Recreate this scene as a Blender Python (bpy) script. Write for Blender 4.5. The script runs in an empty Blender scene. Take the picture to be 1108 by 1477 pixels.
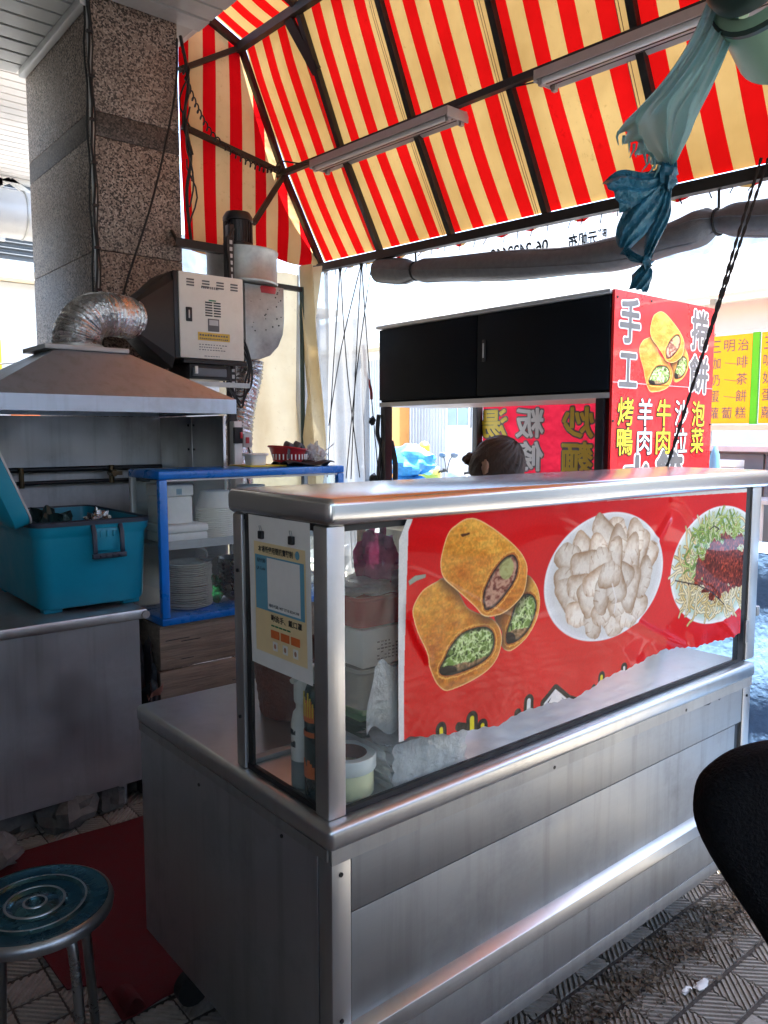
import bpy, bmesh, math, random
import numpy as np
from mathutils import Vector, Matrix, noise as mnoise

random.seed(7)
rng = np.random.default_rng(7)
R = math.radians
scn = bpy.context.scene
COL = scn.collection

# ------------------------------------------------------------------ camera
cam_d = bpy.data.cameras.new('camera')
cam = bpy.data.objects.new('camera', cam_d)
COL.objects.link(cam)
cam.location = (0, 0, 1.5)
cam.rotation_euler = (R(90 - 5.706), 0, R(-39.888))
cam_d.sensor_fit = 'VERTICAL'
cam_d.sensor_height = 36
cam_d.lens = 27.69
cam_d.clip_start = 0.02
cam_d.clip_end = 900
scn.camera = cam

# ------------------------------------------------------------------ sky, sun, exposure
world = bpy.data.worlds.new('World')
scn.world = world
world.use_nodes = True
SUN_DIR = Vector((0.27, -0.07, 0.96)).normalized()      # towards the sun
wn = world.node_tree
bg = wn.nodes['Background']
sky = wn.nodes.new('ShaderNodeTexSky')
sky.sky_type = 'NISHITA'
sky.sun_disc = False
sky.sun_elevation = math.asin(SUN_DIR.z)
sky.sun_rotation = math.atan2(SUN_DIR.x, SUN_DIR.y)
sky.air_density = 1.0
sky.dust_density = 1.5
sky.ozone_density = 1.0
wn.links.new(sky.outputs['Color'], bg.inputs['Color'])
bg.inputs['Strength'].default_value = 0.15
sun_d = bpy.data.lights.new('sun', 'SUN')
sun_d.energy = 5.0
sun_d.angle = R(0.5)
sun_d.color = (1.0, 0.97, 0.92)
sun = bpy.data.objects.new('sun', sun_d)
sun.rotation_euler = SUN_DIR.to_track_quat('Z', 'Y').to_euler()
sun.location = (6, -4, 12)
COL.objects.link(sun)
scn.view_settings.view_transform = 'Standard'
scn.view_settings.look = 'None'
scn.view_settings.exposure = 3.0
scn.view_settings.gamma = 1.0
scn.view_settings.use_curve_mapping = False
scn.render.engine = 'CYCLES'
scn.cycles.use_denoising = True
scn.cycles.max_bounces = 10
scn.cycles.diffuse_bounces = 5
scn.cycles.glossy_bounces = 5
scn.cycles.transmission_bounces = 6
scn.cycles.transparent_max_bounces = 16
scn.cycles.caustics_reflective = False
scn.cycles.caustics_refractive = False
scn.cycles.sample_clamp_indirect = 8.0

# ------------------------------------------------------------------ materials
def _nt(name):
    m = bpy.data.materials.new(name)
    m.use_nodes = True
    nt = m.node_tree
    return m, nt, nt.nodes, nt.links, nt.nodes['Principled BSDF']

def mat(name, col, rough=0.5, metal=0.0, var=0.12, scale=8.0, stretch=(1, 1, 1), bump=0.0, bscale=60.0,
        dirt=0.0, dirtcol=(0.05, 0.045, 0.04), dscale=3.0, rvar=0.12, spec=0.5, coat=0.0, detail=6.0):
    m, nt, N, L, b = _nt(name)
    tc = N.new('ShaderNodeTexCoord'); mp = N.new('ShaderNodeMapping'); mp.inputs['Scale'].default_value = stretch
    L.new(tc.outputs['Object'], mp.inputs['Vector'])
    n = N.new('ShaderNodeTexNoise'); n.inputs['Scale'].default_value = scale; n.inputs['Detail'].default_value = detail
    n.inputs['Roughness'].default_value = 0.65
    L.new(mp.outputs['Vector'], n.inputs['Vector'])
    mx = N.new('ShaderNodeMix'); mx.data_type = 'RGBA'
    c = Vector(col)
    mx.inputs[6].default_value = (*(c * (1 - var)), 1)
    mx.inputs[7].default_value = (*[min(1, t) for t in c * (1 + var)], 1)
    cr = N.new('ShaderNodeMapRange'); cr.inputs[1].default_value = 0.3; cr.inputs[2].default_value = 0.7
    L.new(n.outputs['Fac'], cr.inputs[0]); L.new(cr.outputs[0], mx.inputs[0])
    out = mx.outputs[2]
    if dirt > 0:
        n2 = N.new('ShaderNodeTexNoise'); n2.inputs['Scale'].default_value = dscale; n2.inputs['Detail'].default_value = 8
        n2.inputs['Roughness'].default_value = 0.7
        L.new(tc.outputs['Object'], n2.inputs['Vector'])
        r2 = N.new('ShaderNodeMapRange'); r2.inputs[1].default_value = 0.5; r2.inputs[2].default_value = 0.78
        r2.inputs[4].default_value = dirt
        L.new(n2.outputs['Fac'], r2.inputs[0])
        m2 = N.new('ShaderNodeMix'); m2.data_type = 'RGBA'
        L.new(r2.outputs[0], m2.inputs[0]); L.new(out, m2.inputs[6]); m2.inputs[7].default_value = (*dirtcol, 1)
        out = m2.outputs[2]
    L.new(out, b.inputs['Base Color'])
    b.inputs['Metallic'].default_value = metal
    b.inputs['Specular IOR Level'].default_value = spec
    b.inputs['Coat Weight'].default_value = coat
    rr = N.new('ShaderNodeMapRange'); rr.inputs[1].default_value = 0.25; rr.inputs[2].default_value = 0.75
    rr.inputs[3].default_value = max(0.02, rough - rvar); rr.inputs[4].default_value = min(1, rough + rvar)
    L.new(n.outputs['Fac'], rr.inputs[0]); L.new(rr.outputs[0], b.inputs['Roughness'])
    if bump > 0:
        n3 = N.new('ShaderNodeTexNoise'); n3.inputs['Scale'].default_value = bscale; n3.inputs['Detail'].default_value = 4
        L.new(mp.outputs['Vector'], n3.inputs['Vector'])
        bp = N.new('ShaderNodeBump'); bp.inputs['Strength'].default_value = bump; bp.inputs['Distance'].default_value = 0.01
        L.new(n3.outputs['Fac'], bp.inputs['Height']); L.new(bp.outputs['Normal'], b.inputs['Normal'])
    return m

def steel(name, col=(0.55, 0.55, 0.54), rough=0.34, along='X', dents=0.05, dirt=0.25, grain=0.05, rv=(0.1, 0.16)):
    """brushed sheet steel: fine grain along one axis, soft dents, smudges"""
    st = {'X': (1.5, 160, 160), 'Y': (160, 1.5, 160), 'Z': (160, 160, 1.5)}[along]
    m, nt, N, L, b = _nt(name)
    tc = N.new('ShaderNodeTexCoord'); mp = N.new('ShaderNodeMapping'); mp.inputs['Scale'].default_value = st
    L.new(tc.outputs['Object'], mp.inputs['Vector'])
    g = N.new('ShaderNodeTexNoise'); g.inputs['Scale'].default_value = 1.0; g.inputs['Detail'].default_value = 3
    L.new(mp.outputs['Vector'], g.inputs['Vector'])
    s = N.new('ShaderNodeTexNoise'); s.inputs['Scale'].default_value = 4.0; s.inputs['Detail'].default_value = 8; s.inputs['Roughness'].default_value = 0.7
    L.new(tc.outputs['Object'], s.inputs['Vector'])
    d = N.new('ShaderNodeTexNoise'); d.inputs['Scale'].default_value = 2.2; d.inputs['Detail'].default_value = 1.5
    L.new(tc.outputs['Object'], d.inputs['Vector'])
    r = N.new('ShaderNodeMapRange'); r.inputs[1].default_value = 0.3; r.inputs[2].default_value = 0.75
    r.inputs[3].default_value = rough - rv[0]; r.inputs[4].default_value = rough + rv[1]
    L.new(s.outputs['Fac'], r.inputs[0])
    ad = N.new('ShaderNodeMath'); ad.operation = 'MULTIPLY_ADD'; ad.inputs[1].default_value = min(0.12, grain * 2.4)
    L.new(g.outputs['Fac'], ad.inputs[0]); L.new(r.outputs[0], ad.inputs[2]); L.new(ad.outputs[0], b.inputs['Roughness'])
    r2 = N.new('ShaderNodeMapRange'); r2.inputs[1].default_value = 0.52; r2.inputs[2].default_value = 0.8; r2.inputs[4].default_value = dirt
    L.new(s.outputs['Fac'], r2.inputs[0])
    mx = N.new('ShaderNodeMix'); mx.data_type = 'RGBA'
    mx.inputs[6].default_value = (*col, 1); mx.inputs[7].default_value = (col[0] * .45, col[1] * .43, col[2] * .38, 1)
    L.new(r2.outputs[0], mx.inputs[0])
    mpv = N.new('ShaderNodeMapping'); mpv.inputs['Scale'].default_value = (26, 26, 1.3); L.new(tc.outputs['Object'], mpv.inputs['Vector'])
    rn = N.new('ShaderNodeTexNoise'); rn.inputs['Scale'].default_value = 1.0; rn.inputs['Detail'].default_value = 6; rn.inputs['Roughness'].default_value = 0.6; L.new(mpv.outputs['Vector'], rn.inputs['Vector'])
    rm = N.new('ShaderNodeMapRange'); rm.inputs[1].default_value = 0.5; rm.inputs[2].default_value = 0.75; rm.inputs[4].default_value = min(0.5, dirt * 1.1); L.new(rn.outputs['Fac'], rm.inputs[0])
    mz = N.new('ShaderNodeMix'); mz.data_type = 'RGBA'; mz.blend_type = 'MULTIPLY'; L.new(rm.outputs[0], mz.inputs[0]); L.new(mx.outputs[2], mz.inputs[6]); mz.inputs[7].default_value = (0.55, 0.53, 0.5, 1)
    L.new(mz.outputs[2], b.inputs['Base Color'])
    b.inputs['Metallic'].default_value = 1.0
    b1 = N.new('ShaderNodeBump'); b1.inputs['Strength'].default_value = grain; b1.inputs['Distance'].default_value = 0.002
    L.new(g.outputs['Fac'], b1.inputs['Height'])
    b2 = N.new('ShaderNodeBump'); b2.inputs['Strength'].default_value = dents; b2.inputs['Distance'].default_value = 0.12
    L.new(d.outputs['Fac'], b2.inputs['Height']); L.new(b1.outputs['Normal'], b2.inputs['Normal'])
    L.new(b2.outputs['Normal'], b.inputs['Normal'])
    return m

def clear(name, tint=(0.965, 0.985, 0.975), haze=0.06, hazecol=(0.8, 0.82, 0.8), gloss=0.02, translucent=0.0, crinkle=0.0, cscale=30):
    """thin glass or film: see-through, a Fresnel reflection, a little dust or milkiness"""
    m = bpy.data.materials.new(name); m.use_nodes = True
    nt = m.node_tree; N, L = nt.nodes, nt.links
    for n in list(N): N.remove(n)
    o = N.new('ShaderNodeOutputMaterial')
    tr = N.new('ShaderNodeBsdfTransparent'); tr.inputs['Color'].default_value = (*tint, 1)
    gl = N.new('ShaderNodeBsdfGlossy'); gl.inputs['Roughness'].default_value = gloss
    lw = N.new('ShaderNodeLayerWeight'); lw.inputs['Blend'].default_value = 0.5
    pw = N.new('ShaderNodeMath'); pw.operation = 'POWER'; pw.inputs[1].default_value = 5.0; L.new(lw.outputs['Facing'], pw.inputs[0])
    fr = N.new('ShaderNodeMath'); fr.operation = 'MULTIPLY_ADD'; fr.inputs[1].default_value = 0.7; fr.inputs[2].default_value = 0.012; L.new(pw.outputs[0], fr.inputs[0])
    m1 = N.new('ShaderNodeMixShader'); L.new(fr.outputs[0], m1.inputs[0]); L.new(tr.outputs[0], m1.inputs[1]); L.new(gl.outputs[0], m1.inputs[2])
    df = N.new('ShaderNodeBsdfDiffuse'); df.inputs['Color'].default_value = (*hazecol, 1)
    src = df.outputs[0]
    if translucent > 0:
        tl = N.new('ShaderNodeBsdfTranslucent'); tl.inputs['Color'].default_value = (*hazecol, 1)
        m3 = N.new('ShaderNodeMixShader'); m3.inputs[0].default_value = translucent
        L.new(df.outputs[0], m3.inputs[1]); L.new(tl.outputs[0], m3.inputs[2]); src = m3.outputs[0]
    tc = N.new('ShaderNodeTexCoord')
    nz = N.new('ShaderNodeTexNoise'); nz.inputs['Scale'].default_value = 7; nz.inputs['Detail'].default_value = 9; nz.inputs['Roughness'].default_value = 0.7
    L.new(tc.outputs['Object'], nz.inputs['Vector'])
    mr = N.new('ShaderNodeMapRange'); mr.inputs[1].default_value = 0.3; mr.inputs[2].default_value = 0.75
    mr.inputs[3].default_value = haze * 0.4; mr.inputs[4].default_value = min(1, haze * 1.7)
    L.new(nz.outputs['Fac'], mr.inputs[0])
    m2 = N.new('ShaderNodeMixShader'); L.new(mr.outputs[0], m2.inputs[0]); L.new(m1.outputs[0], m2.inputs[1]); L.new(src, m2.inputs[2])
    if crinkle > 0:
        cz = N.new('ShaderNodeTexNoise'); cz.inputs['Scale'].default_value = cscale; cz.inputs['Detail'].default_value = 3; cz.inputs['Distortion'].default_value = 1.5
        L.new(tc.outputs['Object'], cz.inputs['Vector'])
        bp = N.new('ShaderNodeBump'); bp.inputs['Strength'].default_value = crinkle; bp.inputs['Distance'].default_value = 0.02
        L.new(cz.outputs['Fac'], bp.inputs['Height'])
        for s in (gl, df, lw): L.new(bp.outputs['Normal'], s.inputs['Normal'])
    L.new(m2.outputs[0], o.inputs['Surface'])
    return m

def cloth_through(name, axis=None, phase=0.0, period=0.172, c1=(0.8, 0.008, 0.008), c2=(0.80, 0.53, 0.20), mixt=0.62, spots=True):
    """thin cloth or sheet lit from behind; with AXIS, woven red and cream stripes"""
    m = bpy.data.materials.new(name); m.use_nodes = True
    nt = m.node_tree; N, L = nt.nodes, nt.links
    for n in list(N): N.remove(n)
    o = N.new('ShaderNodeOutputMaterial')
    tc = N.new('ShaderNodeTexCoord')
    if axis:
        sp = N.new('ShaderNodeSeparateXYZ'); L.new(tc.outputs['Object'], sp.inputs[0])
        a = N.new('ShaderNodeMath'); a.operation = 'SUBTRACT'; a.inputs[1].default_value = phase - period * 0.25
        L.new(sp.outputs[axis], a.inputs[0])
        p = N.new('ShaderNodeMath'); p.operation = 'DIVIDE'; p.inputs[1].default_value = period; L.new(a.outputs[0], p.inputs[0])
        fl = N.new('ShaderNodeMath'); fl.operation = 'FLOORED_MODULO'; fl.inputs[1].default_value = 1.0; L.new(p.outputs[0], fl.inputs[0])
        lt = N.new('ShaderNodeMath'); lt.operation = 'LESS_THAN'; lt.inputs[1].default_value = 0.48; L.new(fl.outputs[0], lt.inputs[0])
        mx = N.new('ShaderNodeMix'); mx.data_type = 'RGBA'; L.new(lt.outputs[0], mx.inputs[0])
        mx.inputs[6].default_value = (*c2, 1); mx.inputs[7].default_value = (*c1, 1)
        out = mx.outputs[2]
    else:
        rg = N.new('ShaderNodeRGB'); rg.outputs[0].default_value = (*c2, 1); out = rg.outputs[0]
    if spots:
        n1 = N.new('ShaderNodeTexNoise'); n1.inputs['Scale'].default_value = 26; n1.inputs['Detail'].default_value = 10; n1.inputs['Roughness'].default_value = 0.75
        L.new(tc.outputs['Object'], n1.inputs['Vector'])
        r1 = N.new('ShaderNodeMapRange'); r1.inputs[1].default_value = 0.56; r1.inputs[2].default_value = 0.72; r1.inputs[4].default_value = 0.8
        L.new(n1.outputs['Fac'], r1.inputs[0])
        n0 = N.new('ShaderNodeTexNoise'); n0.inputs['Scale'].default_value = 2.2; n0.inputs['Detail'].default_value = 6
        L.new(tc.outputs['Object'], n0.inputs['Vector'])
        r0 = N.new('ShaderNodeMapRange'); r0.inputs[1].default_value = 0.4; r0.inputs[2].default_value = 0.72; r0.inputs[4].default_value = 0.6
        L.new(n0.outputs['Fac'], r0.inputs[0])
        mxx = N.new('ShaderNodeMath'); mxx.operation = 'MAXIMUM'; L.new(r1.outputs[0], mxx.inputs[0]); L.new(r0.outputs[0], mxx.inputs[1])
        md = N.new('ShaderNodeMix'); md.data_type = 'RGBA'; md.blend_type = 'MULTIPLY'; L.new(mxx.outputs[0], md.inputs[0])
        L.new(out, md.inputs[6]); md.inputs[7].default_value = (0.62, 0.5, 0.36, 1); out = md.outputs[2]
    df = N.new('ShaderNodeBsdfDiffuse'); tl = N.new('ShaderNodeBsdfTranslucent')
    L.new(out, df.inputs['Color']); L.new(out, tl.inputs['Color'])
    wv = N.new('ShaderNodeTexNoise'); wv.inputs['Scale'].default_value = 5; wv.inputs['Detail'].default_value = 3
    L.new(tc.outputs['Object'], wv.inputs['Vector'])
    bp = N.new('ShaderNodeBump'); bp.inputs['Strength'].default_value = 0.5; bp.inputs['Distance'].default_value = 0.04
    L.new(wv.outputs['Fac'], bp.inputs['Height']); L.new(bp.outputs['Normal'], df.inputs['Normal']); L.new(bp.outputs['Normal'], tl.inputs['Normal'])
    ms = N.new('ShaderNodeMixShader'); ms.inputs[0].default_value = mixt
    L.new(df.outputs[0], ms.inputs[1]); L.new(tl.outputs[0], ms.inputs[2]); L.new(ms.outputs[0], o.inputs['Surface'])
    return m

def speckle(name, c1, c2, c3, scale=140):
    """granite or terrazzo chips"""
    m, nt, N, L, b = _nt(name)
    tc = N.new('ShaderNodeTexCoord')
    v = N.new('ShaderNodeTexVoronoi'); v.inputs['Scale'].default_value = scale; L.new(tc.outputs['Object'], v.inputs['Vector'])
    sp = N.new('ShaderNodeSeparateColor'); L.new(v.outputs['Color'], sp.inputs[0])
    rp = N.new('ShaderNodeValToRGB'); e = rp.color_ramp.elements
    e[0].position = 0.0; e[0].color = (*c1, 1); e[1].position = 0.8; e[1].color = (*c3, 1)
    k = rp.color_ramp.elements.new(0.35); k.color = (*c2, 1); rp.color_ramp.interpolation = 'CONSTANT'
    L.new(sp.outputs[0], rp.inputs[0])
    n = N.new('ShaderNodeTexNoise'); n.inputs['Scale'].default_value = 3; n.inputs['Detail'].default_value = 8; L.new(tc.outputs['Object'], n.inputs['Vector'])
    mr = N.new('ShaderNodeMapRange'); mr.inputs[1].default_value = 0.4; mr.inputs[2].default_value = 0.75; mr.inputs[4].default_value = 0.55
    L.new(n.outputs['Fac'], mr.inputs[0])
    mx = N.new('ShaderNodeMix'); mx.data_type = 'RGBA'; L.new(mr.outputs[0], mx.inputs[0]); L.new(rp.outputs[0], mx.inputs[6])
    mx.inputs[7].default_value = (c2[0] * .6, c2[1] * .57, c2[2] * .55, 1)
    L.new(mx.outputs[2], b.inputs['Base Color']); b.inputs['Roughness'].default_value = 0.55
    return m

def printed(name, img, rough=0.4, coat=0.0):
    m, nt, N, L, b = _nt(name)
    uv = N.new('ShaderNodeUVMap'); tx = N.new('ShaderNodeTexImage'); tx.image = img; tx.extension = 'EXTEND'
    L.new(uv.outputs[0], tx.inputs['Vector'])
    L.new(tx.outputs['Color'], b.inputs['Base Color'])
    b.inputs['Roughness'].default_value = rough; b.inputs['Coat Weight'].default_value = coat; b.inputs['Specular IOR Level'].default_value = 0.05
    tc = N.new('ShaderNodeTexCoord'); nz = N.new('ShaderNodeTexNoise'); nz.inputs['Scale'].default_value = 9; nz.inputs['Detail'].default_value = 3
    L.new(tc.outputs['Object'], nz.inputs['Vector'])
    bp = N.new('ShaderNodeBump'); bp.inputs['Strength'].default_value = 0.12; bp.inputs['Distance'].default_value = 0.02
    L.new(nz.outputs['Fac'], bp.inputs['Height']); L.new(bp.outputs['Normal'], b.inputs['Normal'])
    return m

M = {}
M['steel'] = steel('brushed steel', col=(0.42, 0.425, 0.42), rough=0.48, along='X', dents=0.05, dirt=0.42)
M['steel_y'] = steel('brushed steel crosswise', along='Y', rough=0.36)
M['steel_z'] = steel('brushed steel upright', along='Z', rough=0.34)
M['steel_top'] = steel('polished steel top', rough=0.3, col=(0.58, 0.585, 0.58), dents=0.03, dirt=0.2, grain=0.025, rv=(0.06, 0.1))
M['case_top'] = steel('polished case top', rough=0.2, col=(0.62, 0.62, 0.61), dents=0.015, dirt=0.04, grain=0.012, rv=(0.03, 0.05))
M['steel_dull'] = steel('dull kitchen steel', col=(0.46, 0.47, 0.48), rough=0.4, along='Z', dents=0.08, dirt=0.4)
M['steel_hood'] = steel('hood steel', col=(0.46, 0.53, 0.61), rough=0.40, along='X', dents=0.05, dirt=0.4)
M['chrome'] = steel('stool chrome', col=(0.40, 0.42, 0.43), rough=0.26, along='X', dents=0.02, dirt=0.5)
M['galv'] = mat('galvanised sheet', (0.42, 0.43, 0.41), 0.45, 0.6, 0.18, 14, dirt=0.5, dirtcol=(0.1, 0.09, 0.08), dscale=5)
M['foil'] = mat('foil duct', (0.6, 0.6, 0.6), 0.25, 1.0, 0.2, 18, bump=0.9, bscale=45, dirt=0.5)
M['black'] = mat('black paint', (0.012, 0.013, 0.016), 0.4, 0, 0.3, 12, dirt=0.15, dirtcol=(0.06, 0.06, 0.06))
M['black_steel'] = mat('dark painted steel frame', (0.02, 0.019, 0.018), 0.5, 0.2, 0.4, 20, dirt=0.4, dirtcol=(0.06, 0.035, 0.02))
M['rubber'] = mat('black rubber', (0.012, 0.012, 0.012), 0.6, 0, 0.2, 30)
M['fuzzy'] = mat('black seat cloth', (0.012, 0.012, 0.013), 0.95, 0, 0.3, 120, bump=0.6, bscale=240, spec=0.1)
M['cabinet'] = mat('dark cabinet paint', (0.006, 0.008, 0.011), 0.6, 0, 0.2, 6, dirt=0.1, dirtcol=(0.01, 0.012, 0.014), spec=0.1)
M['white_pl'] = mat('white plastic', (0.78, 0.77, 0.72), 0.35, 0, 0.05, 10)
M['cream'] = mat('cream enamel panel', (0.82, 0.78, 0.68), 0.4, 0, 0.06, 5, dirt=0.3, dirtcol=(0.4, 0.32, 0.2), dscale=4)
M['paper'] = mat('paper', (0.8, 0.79, 0.75), 0.7, 0, 0.04, 20)
M['paper_yellow'] = mat('pale yellow print', (0.83, 0.66, 0.36), 0.5, 0, 0.04, 20)
M['paper_blue'] = mat('blue print', (0.13, 0.36, 0.48), 0.5, 0, 0.05, 20)
M['ink'] = mat('black ink', (0.012, 0.012, 0.014), 0.5, 0, 0.1, 20)
M['ink_grey'] = mat('grey ink', (0.13, 0.125, 0.12), 0.45, 0, 0.2, 10)
M['ink_white'] = mat('white ink', (0.85, 0.83, 0.8), 0.4, 0, 0.03, 10)
M['ink_yellow'] = mat('yellow ink', (0.85, 0.62, 0.04), 0.4, 0, 0.05, 10)
M['ink_green'] = mat('green ink', (0.02, 0.22, 0.09), 0.45, 0, 0.1, 10)
M['ink_orange'] = mat('orange ink', (0.75, 0.17, 0.04), 0.45, 0, 0.1, 10)
M['sign_red'] = mat('red sign sheet', (0.78, 0.018, 0.022), 0.3, 0, 0.08, 3, coat=0.3)
M['label_yellow'] = mat('yellow label', (0.72, 0.48, 0.08), 0.5, 0, 0.1, 20)
M['blue_frame'] = mat('blue enamel', (0.004, 0.17, 0.62), 0.3, 0, 0.12, 10, coat=0.3, dirt=0.15, dirtcol=(0.03, 0.04, 0.06), dscale=8)
M['teal'] = mat('teal cooler plastic', (0.002, 0.25, 0.37), 0.42, 0, 0.08, 7, dirt=0.15, dirtcol=(0.05, 0.09, 0.1), bump=0.05, bscale=200)
M['teal_dark'] = mat('dark grey cooler plastic', (0.02, 0.03, 0.05), 0.45, 0, 0.15, 9)
M['glass'] = clear('display glass', haze=0.018)
M['glass_cabinet'] = clear('cabinet glass', haze=0.03)
M['glass_dusty'] = clear('dusty glass', haze=0.035)
M['film'] = clear('clear plastic film', tint=(0.97, 0.97, 0.97), haze=1.6, hazecol=(0.27, 0.27, 0.265), gloss=0.08, translucent=0.72, crinkle=1.0, cscale=14)
M['bagfilm'] = clear('packaging film', tint=(0.93, 0.94, 0.94), haze=0.75, hazecol=(0.95, 0.96, 0.95), gloss=0.06, translucent=0.3, crinkle=0.6, cscale=60)
M['wood'] = mat('weathered crate wood', (0.26, 0.20, 0.15), 0.75, 0, 0.35, 4, stretch=(1, 8, 14), bump=0.4, bscale=10, dirt=0.4)
M['ceramic'] = mat('off-white plate', (0.78, 0.75, 0.68), 0.2, 0, 0.06, 20, coat=0.3)
M['paperbowl'] = mat('white paper bowl', (0.78, 0.76, 0.69), 0.5, 0, 0.04, 20)
M['foam'] = mat('white foam', (0.76, 0.75, 0.72), 0.8, 0, 0.04, 50)
M['dark_bowl'] = mat('dark plastic bowl', (0.018, 0.02, 0.02), 0.25, 0, 0.2, 20)
M['red_pl'] = mat('red plastic', (0.55, 0.025, 0.04), 0.35, 0, 0.1, 15)
M['red_dark'] = mat('dull red plastic', (0.45, 0.02, 0.03), 0.4, 0, 0.15, 15)
M['green_bag'] = clear('green bag film', tint=(0.2, 0.6, 0.35), haze=0.5, hazecol=(0.05, 0.35, 0.15), gloss=0.1, translucent=0.5, crinkle=1.0, cscale=40)
M['pink_bag'] = clear('pink bag film', tint=(0.8, 0.3, 0.5), haze=0.7, hazecol=(0.62, 0.12, 0.30), gloss=0.15, translucent=0.4, crinkle=1.0, cscale=40)
M['basket'] = mat('brown basket', (0.16, 0.035, 0.02), 0.55, 0, 0.25, 30, bump=0.6, bscale=70)
M['mat_red'] = mat('red carpet', (0.10, 0.001, 0.004), 0.95, 0, 0.25, 30, bump=0.5, bscale=300, dirt=0.3, dirtcol=(0.05, 0.01, 0.01))
M['stone'] = mat('rough stone', (0.14, 0.13, 0.115), 0.9, 0, 0.35, 12, bump=0.8, bscale=30)
M['tile'] = mat('ridged paving tile', (0.30, 0.27, 0.225), 0.6, 0, 0.25, 24, bump=0.3, bscale=160, dirt=0.55, dirtcol=(0.06, 0.05, 0.04), dscale=5)
M['grout'] = mat('dirty mortar', (0.07, 0.06, 0.05), 0.85, 0, 0.3, 20, bump=0.5, bscale=90)
M['asphalt'] = mat('asphalt', (0.06, 0.06, 0.062), 0.85, 0, 0.25, 30, bump=0.4, bscale=120)
M['concrete'] = mat('concrete ground', (0.33, 0.32, 0.30), 0.85, 0, 0.15, 6)
M['soffit'] = mat('grey soffit slat', (0.40, 0.41, 0.40), 0.5, 0.05, 0.15, 6, dirt=0.3)
M['soffit_far'] = mat('pale soffit slat', (0.68, 0.66, 0.64), 0.5, 0, 0.05, 6)
M['granite'] = speckle('speckled granite', (0.035, 0.028, 0.025), (0.27, 0.21, 0.17), (0.44, 0.37, 0.31), 130)
M['granite_dark'] = speckle('dark granite band', (0.02, 0.018, 0.017), (0.085, 0.068, 0.056), (0.15, 0.125, 0.11), 130)
M['trim'] = mat('pale grey metal trim', (0.52, 0.52, 0.51), 0.4, 0.1, 0.1, 6, dirt=0.2)
M['fixture'] = mat('dusty lamp housing', (0.42, 0.38, 0.36), 0.45, 0.1, 0.1, 8, dirt=0.3, dirtcol=(0.15, 0.12, 0.1))
M['tube'] = mat('unlit fluorescent tube', (0.62, 0.6, 0.58), 0.15, 0, 0.03, 8)
M['awning'] = cloth_through('red and cream striped cloth', 'Y', 2.435, mixt=0.070)
M['gable'] = cloth_through('red and cream striped end cloth', 'X', -0.377, 0.173, c1=(0.66, 0.006, 0.01), c2=(0.72, 0.5, 0.25), mixt=0.086)
M['tarp'] = cloth_through('cream tarpaulin', None, c2=(0.80, 0.70, 0.48), mixt=0.6)
M['blue_rag'] = cloth_through('grey blue torn plastic', None, c2=(0.34, 0.58, 0.60), mixt=0.6, spots=True)
M['blue_rag_dark'] = mat('twisted blue plastic', (0.02, 0.13, 0.20), 0.35, 0, 0.5, 16, bump=0.8, bscale=60)
M['mesh_roll'] = mat('grey mesh blind', (0.13, 0.13, 0.135), 0.7, 0, 0.2, 30, bump=0.4, bscale=260)
M['lamp_green'] = mat('green enamel shade', (0.28, 0.48, 0.32), 0.35, 0, 0.1, 6, dirt=0.3)
M['lamp_dark'] = mat('dark green enamel', (0.03, 0.06, 0.05), 0.4, 0, 0.2, 8)
M['skin'] = mat('skin', (0.46, 0.25, 0.16), 0.5, 0, 0.06, 12)
M['hair'] = mat('dark brown hair', (0.07, 0.036, 0.02), 0.42, 0, 0.5, 10, stretch=(30, 30, 3), bump=0.7, bscale=25)
M['shirt'] = mat('dark shirt', (0.03, 0.03, 0.045), 0.9, 0, 0.2, 20, bump=0.3, bscale=20)
M['trousers'] = mat('dark trousers', (0.02, 0.022, 0.03), 0.9, 0, 0.2, 20)
M['white_wall'] = mat('white painted wall', (0.6, 0.6, 0.58), 0.7, 0, 0.05, 2)
M['corr'] = mat('white corrugated sheet', (0.5, 0.53, 0.54), 0.5, 0.1, 0.05, 2)
M['dark_wall'] = mat('grey plaster wall', (0.36, 0.35, 0.33), 0.8, 0, 0.15, 2)
M['orange_paint'] = mat('orange paint', (0.75, 0.32, 0.08), 0.5, 0, 0.1, 5)
M['menu_yellow'] = mat('yellow menu board', (0.95, 0.50, 0.005), 0.4, 0, 0.04, 5)
M['menu_green'] = mat('green board edge', (0.08, 0.55, 0.01), 0.4, 0, 0.05, 5)
M['pale_blue'] = mat('pale blue tarpaulin', (0.20, 0.36, 0.62), 0.45, 0, 0.12, 12, bump=0.4, bscale=40)
M['blue_bag'] = mat('blue sack', (0.05, 0.30, 0.62), 0.5, 0, 0.3, 14, bump=0.5, bscale=30)
M['yellow_body'] = mat('yellow scooter paint', (0.85, 0.66, 0.12), 0.3, 0, 0.05, 6, coat=0.5)
M['white_body'] = mat('white scooter paint', (0.78, 0.78, 0.78), 0.3, 0, 0.04, 6, coat=0.5)
M['grey_pl'] = mat('grey plastic', (0.13, 0.15, 0.17), 0.5, 0, 0.1, 10)
M['mid_grey'] = mat('mid grey plastic box', (0.22, 0.27, 0.28), 0.45, 0, 0.08, 10)
M['mirror'] = mat('mirror glass', (0.35, 0.4, 0.45), 0.05, 1.0, 0.02, 5, rvar=0.02)
M['window'] = mat('window pane', (0.22, 0.32, 0.34), 0.12, 0, 0.1, 3)
M['leaf'] = mat('leaf', (0.05, 0.11, 0.03), 0.5, 0, 0.4, 20)
M['dry_leaf'] = mat('dry leaf litter', (0.11, 0.08, 0.05), 0.85, 0, 0.6, 40)
M['can_dark'] = mat('dark green can', (0.02, 0.05, 0.05), 0.3, 0.3, 0.2, 10)
M['tape'] = mat('cream tape roll', (0.66, 0.66, 0.40), 0.35, 0, 0.06, 20)
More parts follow.
